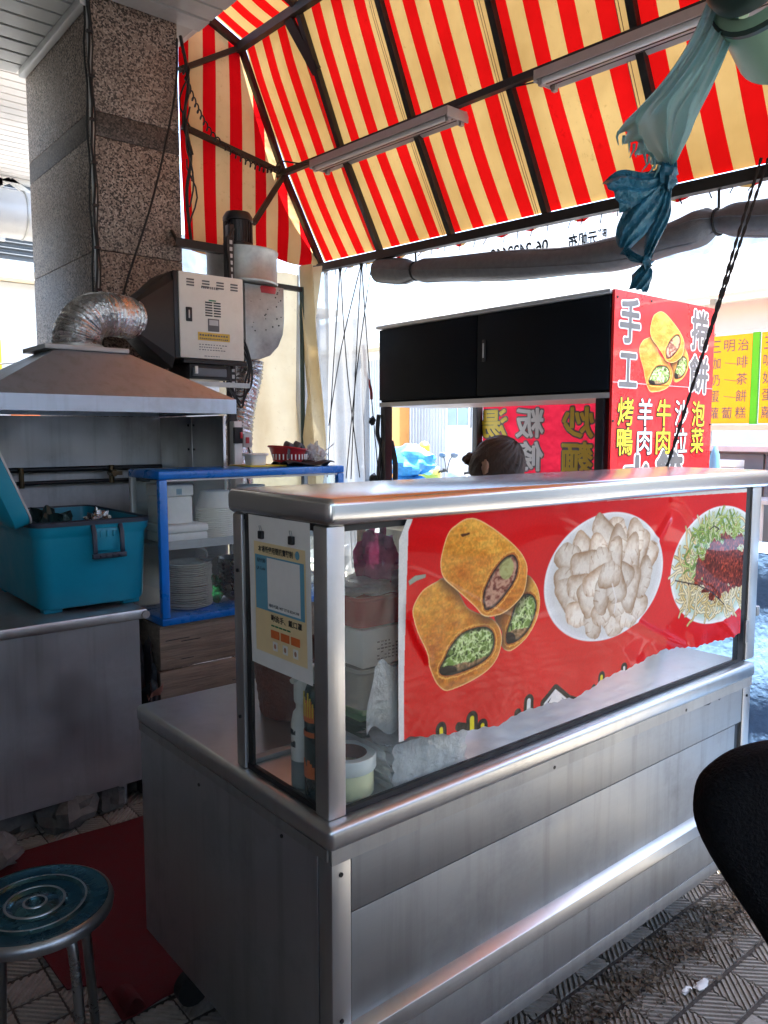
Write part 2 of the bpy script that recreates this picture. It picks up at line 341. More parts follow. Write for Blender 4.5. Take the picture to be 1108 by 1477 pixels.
M['tape_white'] = mat('white tape roll', (0.74, 0.76, 0.72), 0.35, 0, 0.04, 20)
M['card_core'] = mat('brown cardboard', (0.25, 0.11, 0.08), 0.8, 0, 0.25, 40)
M['green_lid'] = mat('pale green lid', (0.25, 0.45, 0.22), 0.4, 0, 0.08, 10)
M['green_box'] = mat('dull green tub', (0.06, 0.12, 0.07), 0.4, 0, 0.15, 10)
M['brass'] = mat('brass valve', (0.12, 0.09, 0.05), 0.4, 0.8, 0.2, 20)
M['rope'] = mat('black rope', (0.012, 0.011, 0.010), 0.85, 0, 0.3, 60)
M['sheet_roof'] = mat('beige sheet roof', (0.66, 0.56, 0.40), 0.6, 0, 0.08, 4)

# ------------------------------------------------------------------ geometry helpers
ORG = {}
def tag(o, label=None, cat=None, group=None, kind=None):
    if label: o['label'] = label
    if cat: o['category'] = cat
    if group: o['group'] = group
    if kind: o['kind'] = kind
    return o

def thing(name, label, cat, loc, group=None):
    o = bpy.data.objects.new(name, None)
    COL.objects.link(o); o.location = loc; o.empty_display_size = 0.1
    ORG[o.name] = Vector(loc)
    return tag(o, label, cat, group)

class MB:
    """collects vertices and faces in world coordinates; build() links them as one mesh object"""
    def __init__(s): s.v, s.f = [], []
    def add(s, vs, fs):
        b = len(s.v); s.v += [tuple(p) for p in vs]; s.f += [tuple(b + i for i in f) for f in fs]; return s
    def box(s, x0, x1, y0, y1, z0, z1):
        v = [(x, y, z) for z in (z0, z1) for y in (y0, y1) for x in (x0, x1)]
        return s.add(v, [(0, 2, 3, 1), (4, 5, 7, 6), (0, 1, 5, 4), (2, 6, 7, 3), (0, 4, 6, 2), (1, 3, 7, 5)])
    def bar(s, p0, p1, w, h, up=(0, 0, 1)):
        p0, p1 = Vector(p0), Vector(p1); d = (p1 - p0).normalized(); u = Vector(up)
        if abs(d.dot(u)) > 0.98: u = Vector((1, 0, 0))
        a = d.cross(u).normalized() * w / 2; c = a.cross(d).normalized() * h / 2
        v = [p + i * a + j * c for p in (p0, p1) for i, j in ((-1, -1), (1, -1), (1, 1), (-1, 1))]
        return s.add(v, [(3, 2, 1, 0), (4, 5, 6, 7), (0, 1, 5, 4), (1, 2, 6, 5), (2, 3, 7, 6), (3, 0, 4, 7)])
    def tube(s, pts, r, n=8, caps=True, flat=1.0):
        pts = [Vector(p) for p in pts]; k = len(pts); rs = r if isinstance(r, (list, tuple)) else [r] * k
        t0 = (pts[1] - pts[0]).normalized(); u = Vector((0, 0, 1)) if abs(t0.z) < 0.9 else Vector((1, 0, 0))
        a = t0.cross(u).normalized(); vs = []
        for i, p in enumerate(pts):
            t = (pts[min(i + 1, k - 1)] - pts[max(i - 1, 0)])
            t = t.normalized() if t.length > 1e-9 else t0
            a = (a - t * a.dot(t)); a = a.normalized() if a.length > 1e-6 else t.orthogonal().normalized()
            b = t.cross(a)
            for j in range(n):
                q = 2 * math.pi * j / n
                vs.append(p + (a * math.cos(q) + b * math.sin(q) * flat) * rs[i])
        fs = [(i * n + j, i * n + (j + 1) % n, (i + 1) * n + (j + 1) % n, (i + 1) * n + j) for i in range(k - 1) for j in range(n)]
        if caps: fs += [tuple(range(n))[::-1], tuple((k - 1) * n + j for j in range(n))]
        return s.add(vs, fs)
    def cyl(s, p0, p1, r0, r1=None, n=20): return s.tube([p0, p1], [r0, r0 if r1 is None else r1], n)
    def lathe(s, prof, c, n=28, close=True):
        vs = []; k = len(prof)
        for r, z in prof:
            for j in range(n):
                q = 2 * math.pi * j / n; vs.append((c[0] + r * math.cos(q), c[1] + r * math.sin(q), c[2] + z))
        fs = [(i * n + j, i * n + (j + 1) % n, (i + 1) * n + (j + 1) % n, (i + 1) * n + j) for i in range(k - 1) for j in range(n)]
        if close: fs += [tuple(range(n))[::-1], tuple((k - 1) * n + j for j in range(n))]
        return s.add(vs, fs)
    def prism(s, poly, ax, a, b):
        """extrude a 2-D polygon: ax 'x' takes (y,z), 'y' takes (x,z), 'z' takes (x,y)"""
        P = {'x': lambda p, t: (t, p[0], p[1]), 'y': lambda p, t: (p[0], t, p[1]), 'z': lambda p, t: (p[0], p[1], t)}[ax]
        n = len(poly)
        return s.add([P(p, a) for p in poly] + [P(p, b) for p in poly],
                     [tuple(range(n))[::-1], tuple(range(n, 2 * n))] + [(i, (i + 1) % n, n + (i + 1) % n, n + i) for i in range(n)])
    def grid(s, fn, nu, nv):
        b = [fn(i / nu, j / nv) for i in range(nu + 1) for j in range(nv + 1)]
        w = nv + 1
        return s.add(b, [(i * w + j, (i + 1) * w + j, (i + 1) * w + j + 1, i * w + j + 1) for i in range(nu) for j in range(nv)])
    def blob(s, c, rad, seed=0, amt=0.15, freq=2.0, nu=14, nv=10, zmin=None):
        c = Vector(c); vs = []; off = Vector((seed * 3.7, seed * 1.3, seed * 2.1))
        for i in range(nv + 1):
            th = math.pi * i / nv
            for j in range(nu):
                ph = 2 * math.pi * j / nu
                d = Vector((math.sin(th) * math.cos(ph), math.sin(th) * math.sin(ph), math.cos(th)))
                k = 1 + amt * 2 * mnoise.noise(d * freq + off)
                p = c + Vector((d.x * rad[0], d.y * rad[1], d.z * rad[2])) * k
                if zmin is not None and p.z < zmin: p.z = zmin
                vs.append(p)
        return s.add(vs, [(i * nu + j, (i + 1) * nu + j, (i + 1) * nu + (j + 1) % nu, i * nu + (j + 1) % nu) for i in range(nv) for j in range(nu)])
    def build(s, name, m, parent=None, bevel=0.0, seg=2, smooth=True, ang=40, label=None, cat=None, group=None, kind=None, clean=True, solid=0.0):
        vs = np.array(s.v, dtype=float)
        if parent is not None: org = ORG[parent.name]
        else: org = Vector(((vs[:, 0].min() + vs[:, 0].max()) / 2, (vs[:, 1].min() + vs[:, 1].max()) / 2, vs[:, 2].min()))
        if kind in ('structure',) and parent is None: org = Vector((0, 0, 0))
        vs = vs - np.array(org)
        me = bpy.data.meshes.new(name); me.from_pydata(vs.tolist(), [], s.f)
        if bevel > 0 or clean or solid:
            bm = bmesh.new(); bm.from_mesh(me)
            if clean: bmesh.ops.remove_doubles(bm, verts=bm.verts, dist=1e-6)
            bmesh.ops.recalc_face_normals(bm, faces=bm.faces)
            if solid: bmesh.ops.solidify(bm, geom=bm.faces[:], thickness=solid)
            if bevel > 0:
                es = [e for e in bm.edges if len(e.link_faces) == 2 and e.calc_face_angle(0) > 0.5]
                bmesh.ops.bevel(bm, geom=es, offset=bevel, segments=seg, affect='EDGES', profile=0.5, clamp_overlap=True)
            bm.to_mesh(me); bm.free()
        if smooth:
            me.shade_smooth()
            me.set_sharp_from_angle(angle=R(ang))
        me.materials.append(m if not isinstance(m, str) else M[m])
        o = bpy.data.objects.new(name, me); COL.objects.link(o)
        ORG[o.name] = Vector(org)
        if parent is not None: o.parent = parent
        else: o.location = org
        return tag(o, label, cat, group, kind)

def box(name, m, parent, x0, x1, y0, y1, z0, z1, bevel=0.0, **k):
    return MB().box(x0, x1, y0, y1, z0, z1).build(name, m, parent, bevel=bevel, **k)

def copy_tree(o, parent=None, loc=None):
    c = o.copy(); COL.objects.link(c)
    ORG[c.name] = ORG[o.name].copy()
    c.parent = parent
    if loc is not None: c.location = loc
    for ch in list(o.children): copy_tree(ch, c)
    return c

def spline(pts, n=8, closed=False):
    """Catmull-Rom through 2-D or 3-D points"""
    P = [np.array(p, float) for p in pts]; k = len(P); out = []
    rngk = range(k if closed else k - 1)
    for i in rngk:
        if closed: a, b, c, d = P[(i - 1) % k], P[i], P[(i + 1) % k], P[(i + 2) % k]
        else: a, b, c, d = P[max(i - 1, 0)], P[i], P[i + 1], P[min(i + 2, k - 1)]
        for j in range(n):
            t = j / n
            out.append(0.5 * ((2 * b) + (c - a) * t + (2 * a - 5 * b + 4 * c - d) * t * t + (3 * b - a - 3 * c + d) * t ** 3))
    if not closed: out.append(P[-1])
    return out

_gl = {}
def glyphs(s, bold):
    key = (s, bold)
    if key not in _gl:
        c = bpy.data.curves.new('lettering', 'FONT'); c.body = s; c.size = 1.0; c.offset = bold; c.resolution_u = 3
        o = bpy.data.objects.new('lettering', c); COL.objects.link(o)
        dg = bpy.context.evaluated_depsgraph_get(); ev = o.evaluated_get(dg); me = ev.to_mesh()
        v = np.array([tuple(p.co) for p in me.vertices]); f = [tuple(p.vertices) for p in me.polygons]
        ev.to_mesh_clear(); bpy.data.objects.remove(o); bpy.data.curves.remove(c)
        _gl[key] = (v, f)
    return _gl[key]

def text(s, m, parent, origin, u, v, w, h, bold=0.02, name='lettering', ref=None, skew=0.0):
    """flat print of the string, fitted into a w x h cell whose lower left corner is origin; u, v span the surface"""
    vv, ff = glyphs(s, bold)
    rv = glyphs(s, ref)[0] if ref is not None else vv
    lo, hi = rv.min(0), rv.max(0)
    U, V, O = Vector(u).normalized(), Vector(v).normalized(), Vector(origin)
    mb = MB(); pts = []
    for p in vv:
        a = (p[0] - lo[0]) / max(1e-6, hi[0] - lo[0]) * w; b = (p[1] - lo[1]) / max(1e-6, hi[1] - lo[1]) * h
        pts.append(O + U * (a + skew * b) + V * b)
    mb.add(pts, ff)
    return mb.build(name, m, parent, smooth=False, clean=False)

def text_bold(s, m, parent, origin, u, v, nrm, w, h, r, n=10, name='lettering'):
    """thicken the strokes evenly: the glyphs set once in the middle and n times round it, each a hair behind the last"""
    vv, ff = glyphs(s, 0.0); lo, hi = vv.min(0), vv.max(0)
    U, V, N_, O = Vector(u).normalized(), Vector(v).normalized(), Vector(nrm).normalized(), Vector(origin)
    mb = MB()
    for k in range(n + 1):
        q = 2 * math.pi * k / n; rr = 0 if k == n else r
        mb.add([O + U * ((p[0] - lo[0]) / max(1e-6, hi[0] - lo[0]) * w + rr * math.cos(q)) + V * ((p[1] - lo[1]) / max(1e-6, hi[1] - lo[1]) * h + rr * math.sin(q)) + N_ * (.00003 * k) for p in vv], ff)
    return mb.build(name, m, parent, smooth=False, clean=False)

def text_outlined(s, m_in, m_out, parent, origin, u, v, nrm, w, h, bold=0.03, ring=0.05):
    nn = Vector(nrm).normalized(); o = Vector(origin); e = min(w, h)
    text_bold(s, m_out, parent, o, u, v, nn, w, h, (bold + ring) * e, 16)
    return text_bold(s, m_in, parent, o + nn * 0.0012, u, v, nn, w, h, bold * e, 8)

# ================================================================== SETTING
def structure(name, m, x0, x1, y0, y1, z0, z1, **k):
    return MB().box(x0, x1, y0, y1, z0, z1).build(name, m, None, kind='structure', smooth=False, **k)

g = MB().add([(-400, -400, -0.16), (400, -400, -0.16), (400, 400, -0.16), (-400, 400, -0.16)], [(0, 1, 2, 3)])
g.build('ground', 'concrete', None, kind='structure', smooth=False)
structure('road', 'asphalt', 5.4, 9.2, -60, 60, -0.155, -0.12)
structure('far_pavement', 'concrete', 9.4, 14, -60, 60, -0.155, -0.02)
pave = structure('pavement', 'grout', -3.0, 5.2, -4.0, 9.0, -0.155, -0.0075)
for yk in np.arange(-4, 9, 1.3):
    box('kerb_stone', 'concrete', pave, 5.203, 5.36, yk, yk + 1.29, -0.155, 0.004, bevel=0.012)

# ridged tiles, 11.3 cm, ridges turned from tile to tile
TS = 0.1132
def clip_poly(poly, nx, ny, c, keep_less=True):
    out = []
    for i in range(len(poly)):
        p, q = poly[i], poly[(i + 1) % len(poly)]
        dp, dq = p[0] * nx + p[1] * ny - c, q[0] * nx + q[1] * ny - c
        if not keep_less: dp, dq = -dp, -dq
        if dp <= 0: out.append(p)
        if (dp < 0) != (dq < 0) and abs(dp - dq) > 1e-12:
            t = dp / (dp - dq); out.append((p[0] + (q[0] - p[0]) * t, p[1] + (q[1] - p[1]) * t))
    return out
def tile_geo(sgn):
    hx, hy = TS / 2 - 0.003, TS / 2 - 0.007
    sq = [(-hx, -hy), (hx, -hy), (hx, hy), (-hx, hy)]
    vs = [(x, y, -0.0055) for x, y in sq]; fs = [(0, 1, 2, 3)]
    nx, ny = math.sqrt(.5), sgn * math.sqrt(.5)
    p = 0.0155
    for k in range(-5, 6):
        c = k * p
        a = clip_poly(clip_poly(sq, nx, ny, c + 0.0052), nx, ny, c - 0.0052, False)
        b = clip_poly(clip_poly(sq, nx, ny, c + 0.0033), nx, ny, c - 0.0033, False)
        if len(a) < 3 or len(b) != len(a): continue
        n = len(a); o = len(vs)
        vs += [(x, y, -0.0055) for x, y in a] + [(x * .99, y * .99, 0.0) for x, y in b]
        fs += [tuple(o + n + i for i in range(n))] + [(o + i, o + (i + 1) % n, o + n + (i + 1) % n, o + n + i) for i in range(n)]
    return vs, fs
def plain_geo():
    hx, hy = TS / 2 - 0.003, TS / 2 - 0.007
    return MB().box(-hx, hx, -hy, hy, -0.007, -0.001)
TG = {1: tile_geo(1), -1: tile_geo(-1)}
pg = plain_geo(); TG[0] = (pg.v, pg.f)
TMESH = {}
for k, (v, f) in TG.items():
    me = bpy.data.meshes.new('paving_tile'); me.from_pydata(v, [], f); me.materials.append(M['tile']); TMESH[k] = me
X0T, Y0T = 1.845, 0.970
mass = {1: [], -1: [], 0: []}
single = 0
for i in range(-42, 30):
    for j in range(-40, 60):
        cx, cy = X0T + (i + .5) * TS, Y0T + (j + .5) * TS
        if not (-2.9 < cx < 5.1 and -3.6 < cy < 7.5): continue
        kind = 1 if (i + j) % 2 else -1
        h = (i * 73856093 ^ j * 19349663) % 41
        if h == 3 or (i, j) == (0, -2): kind = 0
        near = (1.15 < cx < 2.75 and 0.55 < cy < 1.2) or (0.15 < cx < 0.75 and 1.65 < cy < 3.0) or (0.75 < cx < 1.3 and 2.75 < cy < 3.0)
        if near and single < 300:
            o = bpy.data.objects.new('paving_tile', TMESH[kind]); COL.objects.link(o); o.parent = pave
            o.location = (cx, cy, rng.uniform(-0.0012, 0.001)); o.rotation_euler = (rng.uniform(-.006, .006), rng.uniform(-.006, .006), rng.uniform(-.008, .008))
            single += 1
        else: mass[kind].append((cx, cy))
vs, fs = [], []
for k, pts in mass.items():
    tv, tf = TG[k]
    for cx, cy in pts:
        o = len(vs); dz = rng.uniform(-.001, .001)
        vs += [(x + cx, y + cy, z + dz) for x, y, z in tv]; fs += [tuple(o + q for q in f) for f in tf]
mb = MB(); mb.v, mb.f = vs, fs
mb.build('paving_tiles', 'tile', pave, smooth=False, clean=False, kind='stuff')

# arcade: soffit of long slats, fascia beam, granite column, back wall
soff = structure('ceiling', 'dark_wall', -3.0, 2.12, -4.0, 5.28, 3.70, 3.95)
sl_short = sl_long = None
SW = 0.145
k = 0
yv = -4.0
while yv < 5.2:
    x1 = 2.12 if yv + SW < 4.14 else 1.50
    key = 'l' if x1 > 2 else 's'
    proto = sl_long if key == 'l' else sl_short
    if proto is None:
        proto = MB().prism([(yv + .004, 3.664), (yv + SW - .02, 3.664), (yv + SW - .012, 3.697), (yv + .001, 3.697)], 'x', -3.0, x1).build('slat', 'soffit', soff, smooth=False)
        proto['y0'] = yv
        if key == 'l': sl_long = proto
        else: sl_short = proto
    else:
        c = copy_tree(proto, soff); c.location = (0, yv - proto['y0'], rng.uniform(-.002, .002))
    yv += SW
beam = MB().box(2.135, 2.19, -4.0, 4.72, 3.74, 3.90).box(2.10, 2.134, -4.0, 4.72, 3.735, 3.765)
beam.build('fascia_beam', 'trim', soff, bevel=0.006)
box('column_trim', 'trim', soff, 1.495, 1.535, 4.14, 5.2, 3.62, 3.663, bevel=0.004)

colm = thing('granite_column', 'speckled granite clad column rising behind the steel kitchen hood', 'column', (1.77, 4.66, 0))
box('core', 'dark_wall', colm, 1.556, 1.996, 4.166, 5.2, 0, 3.72)
for z0, z1, mm in ((0, 1.2, 'granite'), (1.204, 2.44, 'granite'), (2.444, 3.008, 'granite'), (3.011, 3.13, 'granite_dark'), (3.133, 3.70, 'granite')):
    box('stone_panel', mm, colm, 1.54, 2.012, 4.146, 4.164, z0, z1, bevel=0.002)
    box('stone_panel', mm, colm, 1.538, 1.555, 4.167, 5.21, z0, z1, bevel=0.002)
    box('stone_panel', mm, colm, 1.997, 2.012, 4.167, 5.2, z0, z1, bevel=0.002)
MB().box(1.526, 1.545, 4.136, 4.152, 1.9, 3.66).build('corner_bead', 'trim', colm, bevel=0.003)
w = MB()
for dx, dy, r in ((0, 0, .006), (.012, -.004, .004), (-.014, .02, .005)):
    w.tube([(1.53 + dx + .006 * math.sin(i * 1.7 + dx * 90), 4.13 + dy, 1.95 + i * .1) for i in range(18)], r, 6)
w.build('cable', 'rubber', colm)
w = MB()
for i in range(8): w.box(1.518, 1.55, 4.118, 4.135, 2.02 + i * .21, 2.032 + i * .21)
w.build('cable_clip', 'black', colm)
tag(MB().tube(spline([(2.0, 4.12, 3.60), (1.97, 4.10, 3.3), (1.83, 4.09, 2.75), (1.66, 4.10, 2.25), (1.62, 4.1, 2.05)], 6), 0.006, 6).build('cable', 'rubber'),
    'thin black cable slanting down across the brown granite column', 'cable')
wt = MB().tube(spline([(2.02, 4.12, 3.62), (2.05, 4.1, 3.4), (2.03, 4.11, 3.2), (2.055, 4.1, 3.0), (2.03, 4.11, 2.8), (2.045, 4.1, 2.55)], 6), .009, 6)
for q in range(5):
    wt.tube([(2.03 + .025 * math.sin(t * .9 + q) + .008 * q, 4.105 + .02 * math.cos(t * 1.1), 3.55 - .05 * t - .14 * q) for t in range(9)], .005, 5)
tag(wt.build('tangled_cable', 'rubber'), 'tangled dark cables running down the column edge beside the striped cloth', 'cable')

bw = structure('arcade_back_wall', 'white_wall', -3.2, -3.003, -4.0, 9.0, -0.1, 4.6)

structure('added_shade_wall', 'dark_wall', -3.0, 1.2, 5.32, 5.45, -0.1, 4.0)  # unseen wall added to keep light off the left side

nb = thing('added_building', 'unseen pale shop building added behind the camera to dim glass reflections', 'building', (3, -6.2, -.1))  # unseen, added to dim reflections in the case glass; pale for bounce
box('wall', 'white_wall', nb, -3.0, 11.0, -6.4, -6.2, -.15, 3.4)
box('eave', 'trim', nb, -3.2, 11.2, -6.6, -5.5, 3.41, 3.5)
for x in (-1.8, 1.2, 4.2, 7.2):
    sd = box('roller_shutter', 'mid_grey', nb, x, x + 2.4, -6.198, -6.16, -.1, 2.5)
    for i in range(12): box('shutter_slat', 'mid_grey', sd, x + .02, x + 2.38, -6.159, -6.145, -.05 + i * .21, .13 + i * .21, bevel=.01)

lp_ = thing('shade_partition', 'unseen dark grey partition beside the camera, added to shade the counter end', 'partition', (-.6, .8, 0))  # out of view, added to block low light from the lower left
box('panel', 'grey_pl', lp_, -.66, -.60, -.8, 3.0, 0.0, 1.10, bevel=.01)
box('panel', 'grey_pl', lp_, -.598, .62, -.8, -.74, 0.0, 1.10, bevel=.01)
box('coping', 'trim', lp_, -.69, -.57, -.83, 3.03, 1.102, 1.13, bevel=.006)

# beyond the column: a pale soffit, white trusses, a louvred wall, a round duct and a white building
soff2 = structure('far_ceiling', 'white_wall', -3, 2.6, 5.9, 8.75, 4.06, 4.2)
for i in range(22):
    y = 5.92 + i * .128
    MB().prism([(y + .003, 4.03), (y + .11, 4.03), (y + .116, 4.057), (y, 4.057)], 'x', -2.9, 2.6).build('slat', 'soffit_far', soff2, smooth=False)
tr = thing('white_truss', 'white painted steel truss under the far pale soffit', 'truss', (1.9, 8.6, 3.4))
for p0, p1 in (((-.5, 8.6, 4.0), (3.2, 8.6, 4.0)), ((-.5, 8.6, 3.62), (3.2, 8.6, 3.62)), ((1.6, 8.6, 3.62), (2.35, 8.6, 4.0)), ((2.35, 8.6, 4.0), (3.0, 8.6, 3.62)), ((.9, 8.6, 4.0), (1.6, 8.6, 3.62)), ((2.25, 8.6, 3.4), (2.25, 8.6, 4.0))):
    MB().bar(p0, p1, .05, .05).build('bar', 'white_wall', tr)
lv = thing('louvred_wall', 'blue grey louvred vent wall behind the white truss', 'vent', (1.7, 8.95, 3.2))
box('frame', 'grey_pl', lv, 0.9, 2.9, 8.93, 8.98, 3.3, 4.25)
for i in range(14):
    MB().prism([(8.9, 3.34 + i * .06), (8.925, 3.36 + i * .06), (8.925, 3.368 + i * .06), (8.9, 3.35 + i * .06)], 'x', 0.95, 2.85).build('slat', 'grey_pl', lv, smooth=False)
pd = thing('round_duct', 'fat round grey ventilation duct seen past the column', 'duct', (1.4, 7.4, 3.2))
MB().cyl((-.6, 7.4, 3.37), (3.0, 7.4, 3.37), .2, n=28).build('pipe', 'trim', pd)
for x in (0.6, 1.1, 1.6, 1.86, 2.1, 2.6): MB().cyl((x, 7.4, 3.37), (x + .012, 7.4, 3.37), .207, n=28).build('joint_ring', 'galv', pd)
wb = thing('white_building', 'sunlit white building seen past the column behind the hood', 'building', (1.5, 12.0, 0))
box('wall', 'white_wall', wb, -4, 8.5, 12.0, 13, -0.15, 3.6)
box('roof', 'sheet_roof', wb, -4.2, 8.7, 11.7, 13.2, 3.61, 3.72)
for x, z, w_, h_, mm in ((1.9, 2.3, .5, .5, 'paper'), (2.55, 2.2, .5, .6, 'menu_yellow'), (3.15, 1.75, .55, .3, 'ink_orange'), (2.5, 1.7, .4, .35, 'ink_green'), (1.7, 1.5, .6, .4, 'window'), (4.3, 1.6, .9, 1.2, 'window')):
    box('window' if mm == 'window' else 'sign_panel', mm, wb, x, x + w_, 11.96, 11.998, z, z + h_)
MB().tube(spline([(1.2, 11.4, 2.55), (2.2, 11.4, 2.35), (3.4, 11.4, 2.5)], 5), .012, 5).build('wire', 'rubber', wb)

# ------------------------------------------------------------------ across the road
cb = thing('corrugated_building', 'white corrugated metal building across the street with one window', 'building', (12.5, 11, 0))
box('wall', 'white_wall', cb, 12.5, 16, 3.0, 22, -0.15, 4.4)
rib = None
for i in range(88):
    y = 8.3 + i * .1
    if 11.95 < y < 12.75: continue
    if rib is None: rib = MB().prism([(12.498, y), (12.46, y + .02), (12.46, y + .045), (12.498, y + .065)], 'z', 0, 3.3).build('wall_rib', 'corr', cb, smooth=False); y00 = y
    else: c = copy_tree(rib, cb); c.location = (0, y - y00, 0)
wf = box('window_frame', 'trim', cb, 12.44, 12.497, 11.98, 12.72, 1.62, 2.35, bevel=0.01)
box('window_pane', 'window', wf, 12.43, 12.438, 12.04, 12.34, 1.68, 2.29)
box('window_pane', 'window', wf, 12.43, 12.438, 12.38, 12.66, 1.68, 2.29)
box('eave', 'sheet_roof', cb, 11.9, 12.45, 3, 22, 3.5, 3.6)
for y in (5.2, 6.6, 8.0): box('shutter', 'corr', cb, 12.46, 12.495, y, y + 1.1, 0.1, 2.6, bevel=.01)
oc = thing('orange_column', 'orange painted column across the street by the white building', 'column', (11.8, 13.5, -0.02))
box('shaft', 'orange_paint', oc, 11.7, 12.0, 13.45, 13.75, -0.02, 2.55, bevel=.01)
box('capital', 'orange_paint', oc, 11.66, 12.04, 13.41, 13.79, 2.551, 2.7, bevel=.01)
tb = thing('pale_building', 'pale building with beige eaves above the yellow menu boards', 'building', (13, -1, 0))
box('wall', 'white_wall', tb, 13.2, 18, -16, 2.9, -0.15, 6.2)
for y in np.arange(-10, 2.5, 1.5):
    wfr = box('window', 'trim', tb, 13.15, 13.198, y, y + 1.0, 3.3, 4.6, bevel=.01)
    box('pane', 'window', wfr, 13.14, 13.148, y + .06, y + .47, 3.36, 4.54); box('pane', 'window', wfr, 13.14, 13.148, y + .53, y + .94, 3.36, 4.54)
MB().prism([(11.6, 2.75), (13.15, 3.1), (13.15, 3.16), (11.6, 2.81)], 'y', -16, 2.9).build('eave', 'sheet_roof', tb, smooth=False)
box('green_fascia', 'lamp_green', tb, 13.12, 13.19, -16, 2.9, 3.17, 3.28)
box('drain_pipe', 'trim', tb, 13.05, 13.13, 2.5, 2.58, -0.1, 6.0)

# ================================================================== STRIPED AWNING
AW = thing('striped_awning', 'red and cream striped cloth awning on a dark tube frame', 'awning', (2.6, 2.0, 2.5))
RIBY = [4.49, 3.862, 3.236, 2.568, 1.9, 1.24, 0.58, -0.08, -0.74, -1.4, -2.06, -2.72]
Y0A, Y1A = -2.74, 4.5
def drop(y): return 0.035 * (4.5 - y)
PROF = [(2.19, 4.075), (2.40, 3.99), (2.61, 3.895), (2.70, 3.66), (2.80, 3.44), (2.91, 3.205), (3.01, 3.01), (3.11, 2.83), (3.212, 2.65)]
def prof(t):
    t = min(max(t, 0), 1) * (len(PROF) - 1); i = min(int(t), len(PROF) - 2); f = t - i
    return PROF[i][0] + (PROF[i + 1][0] - PROF[i][0]) * f, PROF[i][1] + (PROF[i + 1][1] - PROF[i][1]) * f
def awn(t0, t1, ya, yb):
    def fn(u, v):
        t = t0 + (t1 - t0) * u; y = ya + (yb - ya) * v
        x, z = prof(t); e = math.sin(math.pi * v) ** 0.8 * math.sin(math.pi * u) ** 0.7
        s = 0.016 * e + .004 * math.sin(u * 9 + ya * 5) * e
        return (x - s * .85 + .014, y, z - s * .45 - drop(y) + .014)
    return fn
for i in range(len(RIBY) - 1):
    a, b = RIBY[i + 1], RIBY[i]
    MB().grid(awn(0.25, 1.0, a, b), 26, 14).build('slope_cloth', 'awning', AW, clean=False)
    MB().grid(awn(0.0, 0.25, a, b), 8, 12).build('top_cloth', 'awning', AW, clean=False)
    # stitched overlap of the cloth strips beside each rib
    ys = a + 0.06
    sm = MB()
    for dy in (0, .014):
        sm.tube([(prof(t)[0] - .004, ys + dy, prof(t)[1] - drop(ys) - .002) for t in np.linspace(.26, 1, 14)], .0018, 4)
    sm.build('seam', 'card_core', AW)
def gable(u, v):
    t = 0.0 + 1.0 * u; x, zt = prof(t)
    x = 2.20 + (3.205 - 2.20) * u
    k = (x - 2.20) / 1.005
    for i in range(len(PROF) - 1):
        if PROF[i][0] <= x <= PROF[i + 1][0]:
            f = (x - PROF[i][0]) / (PROF[i + 1][0] - PROF[i][0]); zt = PROF[i][1] + f * (PROF[i + 1][1] - PROF[i][1]); break
    zb = 2.605 + .045 * k - .02 * math.sin(k * 9)
    y = 4.515 + .018 * math.sin(x * 11 + v * 2.0) * (1 - v) + .01 * math.sin(x * 5 + v * 6)
    return (x, y, zb + (max(zt, zb + .01) - zb) * v)
MB().grid(gable, 44, 24).build('end_cloth', 'gable', AW, clean=False)
for y in RIBY:
    pts = [(prof(t)[0] - .012, y, prof(t)[1] - drop(y) - .014) for t in (0, .25, .625, 1.0)]
    rb = MB()
    for p, q in zip(pts[:-1], pts[1:]): rb.bar(p, q, .034, .034, up=(0, 1, 0))
    rb.build('rib', 'black_steel', AW)
def rail(x, z, w_, h_, name='rail', y0=-2.8, y1=4.6):
    MB().bar((x, y0, z - drop(y0)), (x, y1, z - drop(y1)), w_, h_).build(name, 'black_steel', AW)
rail(2.592, 3.862, .04, .05, 'ridge_rail'); rail(2.885, 3.172, .034, .034, 'middle_rail'); rail(3.19, 2.618, .045, .05, 'eave_rail'); rail(2.195, 4.03, .04, .04, 'wall_rail')
for p, q in (((2.20, 4.49, 3.305), (2.90, 4.49, 3.18)), ((2.19, 4.49, 3.62), (2.59, 4.49, 3.86)), ((2.90, 4.47, 3.17), (2.62, 4.4, 2.80)), ((2.21, 4.49, 4.03), (2.6, 4.49, 3.87))):
    MB().bar(p, q, .03, .03, up=(0, 1, 0)).build('brace', 'black_steel', AW)
gs = MB().bar((2.593, 3.95, 3.83), (2.73, 3.862, 3.55), .02, .07, up=(0, 1, 0)); gs.build('gusset', 'black_steel', AW)
# cloth hem, ties and torn fringe along the eave
hm = MB()
def hem(u, v):
    y = Y0A + (Y1A - Y0A) * u
    return (3.214 + .012 * v, y, 2.655 - drop(y) - v * (.055 + .02 * math.sin(y * 31) * math.sin(y * 7.3)))
hm.grid(hem, 180, 2); hm.build('hem', 'awning', AW, clean=False)
tie = MB()
for i in range(40):
    y = 0.4 + i * .104 + rng.uniform(-.03, .03); z = 2.60 - drop(y)
    tie.tube([(3.222, y, z + .03), (3.226, y + rng.uniform(-.01, .01), z), (3.215, y + rng.uniform(-.02, .02), z - rng.uniform(.02, .05))], .003, 4)
tie.build('tie', 'rubber', AW, kind='stuff')

